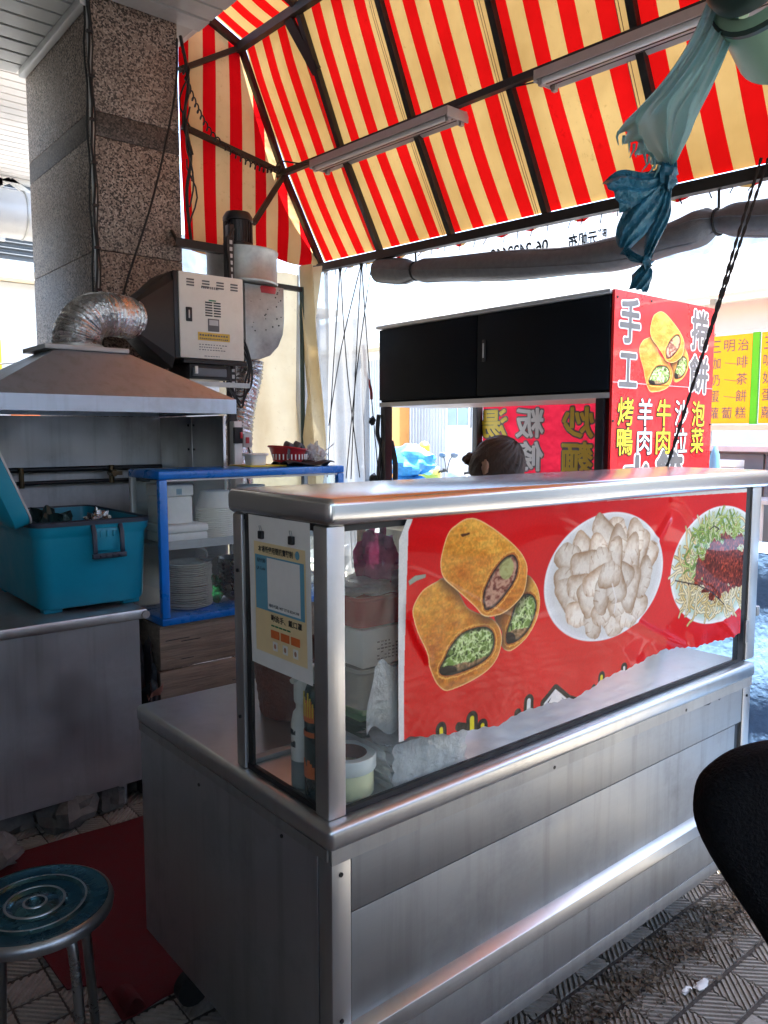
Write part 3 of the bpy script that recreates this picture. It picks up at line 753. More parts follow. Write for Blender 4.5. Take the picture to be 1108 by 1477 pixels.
# fluorescent fittings under the middle rail
def fitting(y0, y1, label):
    zc = lambda y: 3.128 - drop(y)
    t = thing('fluorescent_lamp', label, 'lamp', (2.88, (y0 + y1) / 2, zc((y0 + y1) / 2)), 'unlit fluorescent fittings under the awning')
    d = Vector((2.885, y0, zc(y0))); e = Vector((2.885, y1, zc(y1)))
    ax = (e - d).normalized()
    def ext(poly, name, m, a=d, b=e):
        n = len(poly)
        vs = [a + Vector((p[0], 0, p[1])) for p in poly] + [b + Vector((p[0], 0, p[1])) for p in poly]
        return MB().add(vs, [tuple(range(n))[::-1], tuple(range(n, 2 * n))] + [(i, (i + 1) % n, n + (i + 1) % n, n + i) for i in range(n)]).build(name, m, t, smooth=False)
    ext([(-.075, -.02), (-.07, .022), (.07, .022), (.075, -.02), (.071, -.02), (.03, .002), (.02, -.026), (-.02, -.026), (-.03, .002), (-.071, -.02)], 'housing', 'fixture')
    for sx in (-.045, .045):
        if sx < 0: MB().cyl(d + ax * .03 + Vector((sx, 0, -.024)), e - ax * .03 + Vector((sx, 0, -.024)), .014, n=12).build('tube', 'tube', t)
    for zo, xo in ((-.0275, .012), (-.0275, -.014), (-.006, -.06)): MB().bar(d + ax * .02 + Vector((xo, 0, zo)), e - ax * .02 + Vector((xo, 0, zo)), .005, .002).build('groove_shade', 'black', t)  # black strips paint the shade of grooves along the housing
    for q, s in ((d, 1), (e, -1)):
        for sx in (-.045, .045): MB().box(q.x + sx - .012, q.x + sx + .012, q.y + s * .008, q.y + s * .03, q.z - .045, q.z).build('lamp_holder', 'fixture', t, bevel=.003)
        MB().box(q.x - .074, q.x + .074, q.y - .004, q.y + .004, q.z - .03, q.z + .021).build('end_plate', 'fixture', t, bevel=.002)
    return t
fitting(2.885, 4.06, 'unlit fluorescent fitting with bare tube, the farther one, hanging near the striped end cloth')
fitting(1.16, 2.345, 'unlit fluorescent fitting with bare tube, the nearer one, beside the torn blue plastic')
lw = MB().tube(spline([(2.86, 4.06, 3.14), (2.84, 4.2, 3.155), (2.8, 4.36, 3.2), (2.82, 4.45, 3.19)], 5), .005, 5)
lw.tube(spline([(2.9, 2.885, 3.10), (2.93, 2.7, 3.12), (2.90, 2.55, 3.09), (2.9, 2.36, 3.06)], 5), .004, 5)
tag(lw.build('lamp_cable', 'rubber'), 'thin black lead looping between the two fluorescent fittings', 'cable')
hp = []
base = spline([(2.07, 4.2, 3.50), (2.16, 4.25, 3.36), (2.30, 4.32, 3.24), (2.5, 4.36, 3.16), (2.70, 4.40, 3.14), (2.84, 4.42, 3.18)], 60)
for i, p in enumerate(base):
    q = i * 2 * math.pi / 11
    hp.append((p[0], p[1] + .016 * math.cos(q), p[2] + .016 * math.sin(q)))
tag(MB().tube(hp, .0045, 5).build('coiled_cable', 'rubber'), 'black coiled cable sagging from the column to the awning bar', 'cable')

# ================================================================== KITCHEN
hd = thing('kitchen_hood', 'stainless steel kitchen hood with steel back and side panels', 'hood', (1.27, 3.6, 0))
# lower lip, sloping canopy, flange
XL, XR, YF, YB, ZL, ZM, ZT = 0.735, 1.80, 3.2, 4.03, 1.588, 1.652, 1.855
lip = MB()
for a, b, c_, d_ in ((XL, XR, YF, YF + .004), (XL, XR, YB - .004, YB), (XL, XL + .004, YF + .004, YB - .004), (XR - .004, XR, YF + .004, YB - .004)):
    lip.box(a, b, c_, d_, ZL, ZM)
lip.box(XL + .005, XR - .005, YF + .005, YF + .03, ZL + .001, ZL + .006)
lip.build('lip', 'steel_hood', hd)
TX0, TX1, TY0, TY1 = 1.10, 1.40, 3.46, 3.76
cv = [(XL, YF, ZM), (XR, YF, ZM), (XR, YB, ZM), (XL, YB, ZM), (TX0, TY0, ZT), (TX1, TY0, ZT), (TX1, TY1, ZT), (TX0, TY1, ZT)]
MB().add(cv, [(0, 1, 5, 4), (1, 2, 6, 5), (2, 3, 7, 6), (3, 0, 4, 7), (4, 5, 6, 7)]).build('canopy', 'steel_hood', hd, smooth=False)
MB().box(1.05, 1.41, 3.45, 3.77, ZT - .002, ZT + .018).build('flange', 'trim', hd, bevel=.002)
gr = MB()
for i in range(7): gr.box(XL + .1 + i * .13, XL + .2 + i * .13, YF + .15, YB - .1, ZL + .03, ZL + .036)
gr.build('grease_filter', 'steel_dull', hd)
box('back_panel', 'steel_dull', hd, 0.72, 1.815, 4.035, 4.05, 0.0, 1.585)
for y0, y1 in ((3.335, 3.655), (3.66, 4.03)): box('side_panel', 'steel_z', hd, 1.803, 1.818, y0, y1, 0.75, 1.583, bevel=.002)
rv = MB()
for y in (3.63, 3.69):
    for z in (1.30, 1.42, 1.54): rv.cyl((1.802, y, z), (1.797, y, z), .006, n=8)
rv.build('rivet', 'black_steel', hd)
gp = thing('gas_pipe', 'pair of black gas pipes with a valve along the steel back panel', 'pipe', (1.3, 3.95, 1.24))
MB().cyl((0.75, 3.975, 1.325), (1.78, 3.975, 1.325), .013, n=10).build('upper_pipe', 'black', gp)
MB().cyl((0.75, 3.975, 1.262), (1.78, 3.975, 1.262), .010, n=10).build('lower_pipe', 'black', gp)
vv = MB().cyl((1.505, 3.96, 1.25), (1.505, 3.96, 1.34), .014, n=10).cyl((1.505, 3.92, 1.30), (1.505, 3.975, 1.30), .018, n=10).box(1.49, 1.54, 3.905, 3.92, 1.29, 1.31)
vv.build('valve', 'brass', gp)
MB().cyl((1.07, 3.95, 1.24), (1.07, 3.95, 1.335), .012, n=10).build('valve', 'brass', gp)
for x in (.9, 1.7): MB().box(x - .012, x + .012, 3.97, 4.034, 1.245, 1.255).build('bracket', 'black', gp)

# foil elbow from the hood flange to the box transition
el = thing('foil_duct', 'shiny foil elbow duct bending from hood top to white control box', 'duct', (1.235, 3.61, 1.873))
pts, rr = [], []
path = spline([(1.235, 3.61, 1.868), (1.236, 3.61, 1.92), (1.265, 3.61, 1.985), (1.33, 3.63, 2.03), (1.42, 3.66, 2.045), (1.535, 3.72, 2.045)], 26)
for i, p in enumerate(path):
    pts.append(p); rr.append(.106 - .012 * i / len(path) + .0035 * math.sin(i * 1.55) + rng.uniform(-.0015, .0015))
MB().tube(pts, rr, 28, caps=False).build('duct_skin', 'foil', el)
MB().cyl((1.235, 3.61, 1.873), (1.235, 3.61, 1.89), .112, n=28).build('clamp_band', 'galv', el)

eb = thing('control_box', 'white electrostatic filter box with labels above the hood', 'control box', (1.95, 3.85, 1.87))
BX0, BX1, BZ0, BZ1 = 1.770, 2.130, 1.875, 2.298
n = 28; ring = []; sq = []
for j in range(n):
    q = 2 * math.pi * j / n
    ring.append((1.525, 3.735 + .098 * math.cos(q), 2.045 + .098 * math.sin(q)))
    c, s = math.cos(q), math.sin(q); kx = 1 / max(abs(c), abs(s))
    sq.append((1.745, 3.85 + .146 * c * kx, 2.06 + .235 * s * kx))
MB().add(ring + sq, [(j, (j + 1) % n, n + (j + 1) % n, n + j) for j in range(n)]).build('transition', 'black_steel', eb, ang=25)
box('case', 'black', eb, BX0 - .022, BX1, 3.704, 3.995, BZ0, BZ1, bevel=.003)
dr = box('door', 'cream', eb, BX0, BX1 - .002, 3.692, 3.703, BZ0 + .002, BZ1 - .002, bevel=.003)
Yd = 3.6915
for x in (1.81, 1.895, 1.975, 2.055):
    for z in range(3): MB().box(x, x + .04, Yd - .003, Yd, 2.258 - z * .014, 2.265 - z * .014).build('vent_slot', 'ink_grey', dr, smooth=False)
for x in (1.91, 1.957):
    for z in range(6): MB().box(x, x + .038, Yd - .003, Yd, 2.155 - z * .013, 2.161 - z * .013).build('vent_slot', 'ink', dr, smooth=False)
box('green_mark', 'ink_green', dr, 1.93, 1.97, Yd - .001, Yd, 2.166, 2.172)
hl = box('handle', 'rubber', dr, 1.802, 1.835, Yd - .008, Yd, 2.055, 2.125, bevel=.004)
box('handle_lever', 'steel', hl, 1.812, 1.820, Yd - .013, Yd - .0085, 2.07, 2.11, bevel=.002)
me_ = box('meter_window', 'ink_grey', dr, 1.922, 1.985, Yd - .004, Yd, 2.015, 2.078, bevel=.002)
box('meter_face', 'trim', me_, 1.928, 1.978, Yd - .0055, Yd - .0042, 2.045, 2.072)
yl = box('yellow_label', 'label_yellow', dr, 1.866, 2.045, Yd - .0015, Yd, 1.968, 2.008)
for zz, hh, nn in ((1.990, .010, 11), (1.974, .007, 15)):
    for i in range(nn): box('print_mark', 'ink_grey', yl, 1.874 + i * .163 / nn, 1.874 + (i + .7) * .163 / nn, Yd - .0022, Yd - .0016, zz, zz + hh * rng.uniform(.7, 1))
for r_, (x, z, w_) in enumerate(((1.89, 2.225, .1), (1.872, 1.945, .16), (1.872, 1.932, .13), (1.872, 1.919, .15), (1.90, 1.888, .09))):
    for i in range(10): box('print_mark', 'ink_grey', dr, x + i * w_ / 10, x + (i + rng.uniform(.4, .75)) * w_ / 10, Yd - .001, Yd, z, z + (.012 if r_ == 0 else .004))
br = MB()
br.box(1.79, 2.15, 3.70, 3.73, 1.852, 1.874).box(1.79, 2.15, 3.95, 3.98, 1.852, 1.874).box(1.83, 2.06, 3.72, 3.96, 1.775, 1.851)
br.build('under_frame', 'black_steel', eb, bevel=.002)
box('bracket_rail', 'galv', eb, 1.78, 2.16, 3.69, 3.72, 1.738, 1.762)
sb = box('slide_tray', 'grey_pl', eb, 1.84, 2.03, 3.70, 3.716, 1.79, 1.83, bevel=.003)
box('white_clip', 'white_pl', eb, 1.845, 1.862, 3.688, 3.699, 1.80, 1.838, bevel=.002)

# slotted angle posts that carry the box and the fan
an = thing('slotted_post', 'dark slotted angle iron post beside the white control box', 'post', (2.16, 3.93, 0))
MB().box(2.155, 2.16, 3.90, 3.94, 0, 2.56).box(2.16, 2.195, 3.90, 3.905, 0, 2.56).build('angle', 'black_steel', an)
for i in range(26): MB().box(2.17, 2.186, 3.8975, 3.8995, 1.62 + i * .036, 1.64 + i * .036).build('slot', 'trim', an, smooth=False)
ar = thing('angle_rail', 'dark angle iron rail running from the column towards the fan', 'rail', (2.1, 4.05, 2.52))
MB().box(1.93, 2.36, 4.045, 4.05, 2.50, 2.545).box(1.93, 2.36, 4.05, 4.085, 2.50, 2.505).build('angle', 'black_steel', ar)
MB().tube([(1.96, 4.08, 2.52), (1.95, 4.14, 2.60)], .01, 6).build('hook', 'black_steel', ar)

fan = thing('exhaust_fan', 'galvanised extractor fan with finned black motor on top', 'fan', (2.4, 4.14, 1.9))
MB().lathe([(.205, 2.36), (.208, 2.37), (.203, 2.38), (.203, 2.53), (.209, 2.54), (.209, 2.55), (.05, 2.552)], (2.395, 4.16, 0), 32).build('drum', 'galv', fan)
sc_ = [(2.335, 2.352), (2.335, 1.965), (2.37, 1.925), (2.42, 1.925), (2.50, 1.955), (2.555, 2.01), (2.588, 2.08), (2.598, 2.16), (2.598, 2.352)]
MB().prism(sc_, 'y', 4.03, 4.30).build('scroll_case', 'galv', fan, bevel=.004, ang=30)
bl = MB()
for i in range(24):
    x, z, q = rng.uniform(2.37, 2.58), rng.uniform(2.08, 2.34), rng.uniform(.003, .008)
    bl.box(x, x + q, 4.0275, 4.0295, z, z + q)
bl.build('grease_spot', 'ink', fan)
st = MB().lathe([(.13, 0), (.133, .03), (.13, .04)], (2.49, 4.15, 2.31), 24); st.build('collar', 'red_dark', fan)
mo = MB().lathe([(.088, 2.553), (.088, 2.585), (.078, 2.59), (.078, 2.71), (.086, 2.715), (.086, 2.735), (.07, 2.762), (.03, 2.768)], (2.36, 4.14, 0), 26).build('motor', 'black', fan)
fi = MB()
for i in range(26):
    q = 2 * math.pi * i / 26
    fi.bar((2.36 + .077 * math.cos(q), 4.14 + .077 * math.sin(q), 2.592), (2.36 + .077 * math.cos(q), 4.14 + .077 * math.sin(q), 2.708), .004, .014, up=(math.cos(q), math.sin(q), 0))
fi.build('cooling_fin', 'black', mo)
MB().box(2.255, 2.285, 4.05, 4.10, 2.60, 2.67).build('terminal_box', 'black', mo, bevel=.004)
fd = []
for i, p in enumerate(spline([(2.43, 4.16, 1.93), (2.42, 4.16, 1.84), (2.37, 4.14, 1.70), (2.33, 4.12, 1.56), (2.31, 4.1, 1.40), (2.31, 4.1, 1.0)], 22)): fd.append(p)
MB().tube(fd, [.085 + .004 * math.sin(i * 1.5) + rng.uniform(-.003, .003) for i in range(len(fd))], 20, caps=False).build('flexible_duct', 'foil', fan)
cbx = MB()
for q in range(3):
    cbx.tube(spline([(2.16, 3.88, 2.15 - q * .05), (2.25, 3.86, 1.95 - .03 * q), (2.27 - .02 * q, 3.86, 1.78), (2.2, 3.86, 1.70 - .03 * q), (2.12, 3.87, 1.75 + .04 * q), (2.1, 3.88, 1.82)], 7), .006, 6)
cbx.tube(spline([(2.12, 3.86, 1.75), (2.16, 3.85, 1.68), (2.13, 3.85, 1.6), (2.05, 3.84, 1.5)], 6), .006, 6)
tag(cbx.build('power_cable', 'rubber'), 'loose black power cables looping below the white control box', 'cable')
tag(MB().tube(spline([(2.28, 4.06, 2.65), (2.24, 4.04, 2.58), (2.17, 3.92, 2.52), (2.165, 3.89, 2.2), (2.165, 3.88, 1.85)], 8), .012, 6).build('motor_cable', 'rubber'),
    'thick black cable hanging from the fan motor along the slotted post', 'cable')

wp = thing('white_post', 'white painted post with a red rocker switch at the hood end', 'post', (1.98, 3.6, 0))
box('post', 'white_pl', wp, 1.955, 2.0, 3.5, 3.55, 0, 1.56, bevel=.003)
swb = box('switch_box', 'rubber', wp, 1.945, 1.99, 3.475, 3.499, 1.45, 1.53, bevel=.004)
box('rocker', 'red_pl', swb, 1.972, 1.985, 3.468, 3.4745, 1.475, 1.505, bevel=.002)
so = box('socket', 'trim', wp, 2.002, 2.05, 3.49, 3.53, 1.43, 1.50, bevel=.005)
box('socket_slot', 'red_dark', so, 2.012, 2.03, 3.484, 3.4895, 1.45, 1.48)
MB().tube(spline([(2.02, 3.48, 1.43), (2.03, 3.47, 1.36), (2.0, 3.47, 1.31), (2.02, 3.48, 1.24)], 5), .005, 5).build('cord', 'rubber', wp)

# ================================================================== SERVING COUNTER
ct = thing('serving_counter', 'stainless steel serving counter standing on the ridged paving under the glass case', 'counter', (1.585, 1.51, 0))
CX0, CX1, CY0, CY1 = 0.777, 2.395, 1.080, 1.937
MB().box(CX0, CX1, CY0, CY1, 0.755, 0.800).build('countertop', 'steel_top', ct, bevel=.013, seg=4)
MB().box(CX0 + .004, CX0 + .010, CY0 + .014, CY1 - .01, 0.735, 0.757).box(CX0 + .01, CX1 - .008, CY0 + .007, CY0 + .012, 0.728, 0.757).build('apron', 'steel', ct)
fp1 = MB().box(0.834, 2.335, 1.0905, 1.096, 0.622, 0.753).build('front_panel', 'steel', ct, bevel=.002)
MB().box(0.834, 2.30, 1.0915, 1.096, 0.400, 0.620).build('front_panel', 'steel', ct, bevel=.002)
MB().prism([(1.0925, .405), (1.068, .392), (1.064, .362), (1.067, .358), (1.0925, .366)], 'x', 0.815, 2.33).build('kick_rail', 'steel_top', ct, bevel=.0015)
MB().box(0.834, 2.33, 1.0905, 1.096, 0.222, 0.357).box(0.834, 2.33, 1.089, 1.096, 0.182, 0.2205).build('front_panel', 'steel', ct, bevel=.0015)
MB().box(0.788, 0.8315, 1.089, 1.13, 0.182, 0.753).build('corner_post', 'steel_z', ct, bevel=.002)
MB().box(2.337, 2.385, 1.089, 1.13, 0.182, 0.753).build('corner_post', 'steel_z', ct, bevel=.002)
MB().box(0.786, 0.790, 1.1315, 1.93, 0.182, 0.753).build('end_panel', 'steel_dull', ct, bevel=.001)
MB().box(2.381, 2.385, 1.1315, 1.93, 0.182, 0.753).build('end_panel', 'steel_dull', ct, bevel=.001)
MB().box(0.80, 2.37, 1.915, 1.925, 0.182, 0.753).build('back_panel', 'steel_dull', ct)
MB().box(0.80, 2.37, 1.11, 1.912, 0.186, 0.196).build('bottom_shelf', 'steel_dull', ct)
for x, y in ((0.90, 1.42), (2.27, 1.42), (0.86, 1.82), (2.31, 1.82)):
    lg = MB().cyl((x, y, .095), (x, y, .186), .018, n=12).build('leg', 'steel_dull', ct)
    MB().cyl((x, y - .016, .045), (x, y + .016, .045), .045, n=18).build('caster', 'rubber', lg)
sc = MB()
for p in ((.808, .705), (.808, .42), (.808, .24), (1.42, .735), (2.0, .737), (2.36, .70)): sc.cyl((p[0], 1.089, p[1]), (p[0], 1.0865, p[1]), .0045, n=8)
for p in ((1.25, .72), (1.6, .70)): sc.cyl((.786, p[0], p[1]), (.7835, p[0], p[1]), .004, n=8)
sc.build('screw', 'black_steel', ct)
tornv = [(2.085, .728), (2.13, .741), (2.18, .744), (2.215, .738), (2.19, .722), (2.165, .735), (2.13, .722)]
MB().prism(tornv, 'y', 1.0885, 1.0903).build('rust_hole', 'black', ct, smooth=False)
MB().box(2.30, 2.336, 1.0975, 1.0995, 0.19, .36).build('gap_shade_sheet', 'black', ct)  # black sheet stands in for the shade inside the gap
box('opening_shade_sheet', 'black', ct, 2.302, 2.336, 1.097, 1.10, 0.40, 0.62)  # black sheet painted for the shade of the open recess
ru = MB()
for x, z, h in ((1.02, .60, .02), (1.10, .613, .015), (1.38, .37, .012), (1.9, .612, .012)): ru.box(x, x + .0025, 1.0885, 1.0904, z - h, z)


# ------------------------------------------------------------------ glass display case
dc = thing('display_case', 'steel framed glass display case on the serving counter', 'display case', (1.62, 1.28, 0.8))
KX0, KX1, KY0, KY1, KZ0, KZ1 = 0.793, 2.47, 1.105, 1.445, 0.8005, 1.388
MB().box(KX0 - .003, KX1, KY0 - .012, KY1 + .01, 1.338, KZ1).build('top', 'case_top', dc, bevel=.014, seg=4)
def post(x0, x1, y0, y1): MB().box(x0, x1, y0, y1, KZ0, 1.337).build('corner_post', 'steel_z', dc, bevel=.003)
post(0.796, 0.836, 1.108, 1.150); post(0.796, 0.820, 1.405, 1.440)
post(2.382, 2.44, 1.108, 1.15); post(2.40, 2.44, 1.405, 1.44)
gk = MB()
gk.box(.838, 2.34, 1.112, 1.122, .8005, .812).box(.838, 2.34, 1.114, 1.122, 1.326, 1.337).box(2.341, 2.381, 1.114, 1.13, .8005, 1.337).box(.8365, .8405, 1.116, 1.124, .812, 1.326)
gk.box(.802, .812, 1.151, 1.404, .8005, .812).box(.802, .812, 1.151, 1.404, 1.326, 1.337).box(.804, .812, 1.389, 1.404, .812, 1.326).box(.804, .812, 1.151, 1.160, .812, 1.326)
gk.build('gasket', 'rubber', dc)
MB().box(.842, 2.34, 1.1145, 1.1185, .812, 1.326).build('glass_pane', 'glass', dc, smooth=False)
MB().box(.8045, .8085, 1.160, 1.389, .812, 1.326).build('glass_pane', 'glass_dusty', dc, smooth=False)
MB().box(2.424, 2.428, 1.152, 1.403, .812, 1.326).build('glass_pane', 'glass_dusty', dc, smooth=False)
MB().box(1.55, 2.398, 1.425, 1.429, .812, 1.326).build('sliding_pane', 'glass_dusty', dc, smooth=False)
MB().box(.822, 2.398, 1.414, 1.436, .8005, .811).build('sliding_track', 'steel', dc, bevel=.001)
MB().box(1.545, 1.565, 1.421, 1.433, .812, 1.326).build('pane_edge', 'trim', dc)
MB().box(2.36, 2.378, 1.1, 1.107, .86, .93).build('latch', 'steel', dc, bevel=.002)
MB().box(2.448, 2.47, 1.11, 1.125, .93, .96).build('latch', 'steel', dc, bevel=.002)
sm = MB()
for z in (.91, 1.22): sm.cyl((.7955, 1.42, z), (.7925, 1.42, z), .004, n=8)
sm.build('screw', 'black_steel', dc)

# ------------------------------------------------------------------ printed food poster
def fbm(h, w, sx, sy, octv=4, seed=0):
    g = np.random.default_rng(seed); out = np.zeros((h, w)); amp = 1; tot = 0
    for _ in range(octv):
        gw, gh = max(2, int(w / sx) + 2), max(2, int(h / sy) + 2)
        a = g.random((gh, gw)); xs = np.linspace(0, gw - 1.001, w); ys = np.linspace(0, gh - 1.001, h)
        xi, yi = xs.astype(int), ys.astype(int); fx, fy = xs - xi, ys - yi
        fx, fy = fx * fx * (3 - 2 * fx), fy * fy * (3 - 2 * fy)
        v = (a[yi][:, xi] * (1 - fx) + a[yi][:, xi + 1] * fx) * (1 - fy)[:, None] + (a[yi + 1][:, xi] * (1 - fx) + a[yi + 1][:, xi + 1] * fx) * fy[:, None]
        out += v * amp; tot += amp; amp *= .5; sx = max(1.5, sx / 2); sy = max(1.5, sy / 2)
    return out / tot

class Canvas:
    def __init__(s, x0, x1, z0, z1, ppm, bg):
        s.x0, s.x1, s.z0, s.z1 = x0, x1, z0, z1
        s.w, s.h = int((x1 - x0) * ppm), int((z1 - z0) * ppm)
        s.X, s.Z = np.meshgrid(np.linspace(x0, x1, s.w), np.linspace(z0, z1, s.h))
        s.rgb = np.ones((s.h, s.w, 3)) * np.array(bg)
        s.ppm = ppm
    def sub(s, poly, pad=0.0):
        p = np.array(poly); k = s.ppm
        a = max(0, int((p[:, 0].min() - pad - s.x0) * k) - 1); b = min(s.w, int((p[:, 0].max() + pad - s.x0) * k) + 2)
        c = max(0, int((p[:, 1].min() - pad - s.z0) * k) - 1); d = min(s.h, int((p[:, 1].max() + pad - s.z0) * k) + 2)
        return slice(c, max(c, d)), slice(a, max(a, b))
    def pmask(s, poly, sl):
        X, Z = s.X[sl], s.Z[sl]; m = np.zeros(X.shape, bool); p = np.array(poly)
        for i in range(len(p)):
            (xa, za), (xb, zb) = p[i], p[(i + 1) % len(p)]
            if za == zb: continue
            c = ((za > Z) != (zb > Z)) & (X < (xb - xa) * (Z - za) / (zb - za) + xa); m ^= c
        return m
    def dist(s, line, sl, closed=False):
        X, Z = s.X[sl], s.Z[sl]; d = np.full(X.shape, 9.0); p = [np.array(q) for q in line]
        for i in range(len(p) if closed else len(p) - 1):
            a, b = p[i], p[(i + 1) % len(p)]; e = b - a; L = max(1e-12, e.dot(e))
            t = np.clip(((X - a[0]) * e[0] + (Z - a[1]) * e[1]) / L, 0, 1)
            d = np.minimum(d, np.hypot(X - a[0] - t * e[0], Z - a[1] - t * e[1]))
        return d
    def put(s, sl, m, col):
        t = s.rgb[sl]; m = np.clip(m, 0, 1).astype(float)[..., None]; s.rgb[sl] = t * (1 - m) + np.array(col) * m
    def stroke(s, line, r, col, soft=0.0006):
        sl = s.sub(line, r + .002); d = s.dist(line, sl); s.put(sl, (r - d) / soft, col)
    def image(s, name):
        im = bpy.data.images.new(name, s.w, s.h); a = np.ones((s.h, s.w, 4), np.float32); a[..., :3] = np.clip(s.rgb, 0, 1)
        im.pixels.foreach_set(a.ravel()); im.update(); return im

ROLL_A = [(1.1099, 1.3146), (1.1411, 1.3262), (1.1773, 1.3222), (1.2365, 1.2933), (1.2989, 1.2524), (1.3294, 1.2192), (1.3334, 1.1913), (1.3242, 1.1557), (1.2974, 1.1350), (1.2576, 1.1196), (1.2187, 1.1179), (1.1933, 1.1247), (1.1764, 1.1403), (1.1557, 1.1576), (1.1154, 1.1885), (1.0881, 1.2087), (1.0746, 1.2269), (1.0724, 1.2519), (1.0834, 1.2865), (1.0946, 1.3048)]
FACE_A = [(1.1972, 1.1373), (1.1933, 1.1670), (1.2129, 1.1995), (1.2380, 1.2230), (1.2637, 1.2380), (1.2902, 1.2398), (1.3052, 1.2187), (1.2970, 1.1865), (1.2656, 1.1574), (1.2355, 1.1377), (1.2100, 1.1310)]
ROLL_B = [(1.0804, 1.2110), (1.0578, 1.2069), (1.0248, 1.1947), (1.0033, 1.1706), (0.9999, 1.1468), (1.0108, 1.1152), (1.0330, 1.0757), (1.0443, 1.0431), (1.0635, 1.0056), (1.0867, 0.9851), (1.1102, 0.9830), (1.1583, 0.9889), (1.2082, 1.0025), (1.2379, 1.0238), (1.2503, 1.0547), (1.2453, 1.0825), (1.2232, 1.1069), (1.1808, 1.1251), (1.1438, 1.1450), (1.1155, 1.1829)]
FACE_B = [(1.0708, 1.0323), (1.0822, 1.0471), (1.0974, 1.0698), (1.1285, 1.0930), (1.1688, 1.0993), (1.2064, 1.0948), (1.2281, 1.0764), (1.2287, 1.0465), (1.2077, 1.0264), (1.1702, 1.0159), (1.1257, 1.0115), (1.0902, 1.0129), (1.0728, 1.0207)]
ROLL_C = [(1.3372, 1.1878), (1.3661, 1.1627), (1.3791, 1.1299), (1.3752, 1.0991), (1.3593, 1.0734), (1.3318, 1.0499), (1.2954, 1.0346), (1.2729, 1.0340), (1.2549, 1.0479), (1.2564, 1.0747), (1.2496, 1.0879), (1.2316, 1.1145), (1.2665, 1.1183), (1.3064, 1.1368), (1.3287, 1.1613)]
FACE_C = [(1.3018, 1.1374), (1.3290, 1.1490), (1.3573, 1.1422), (1.3699, 1.1187), (1.3589, 1.0859), (1.3361, 1.0616), (1.3041, 1.0484), (1.2726, 1.0478), (1.2676, 1.0699), (1.2803, 1.0981)]

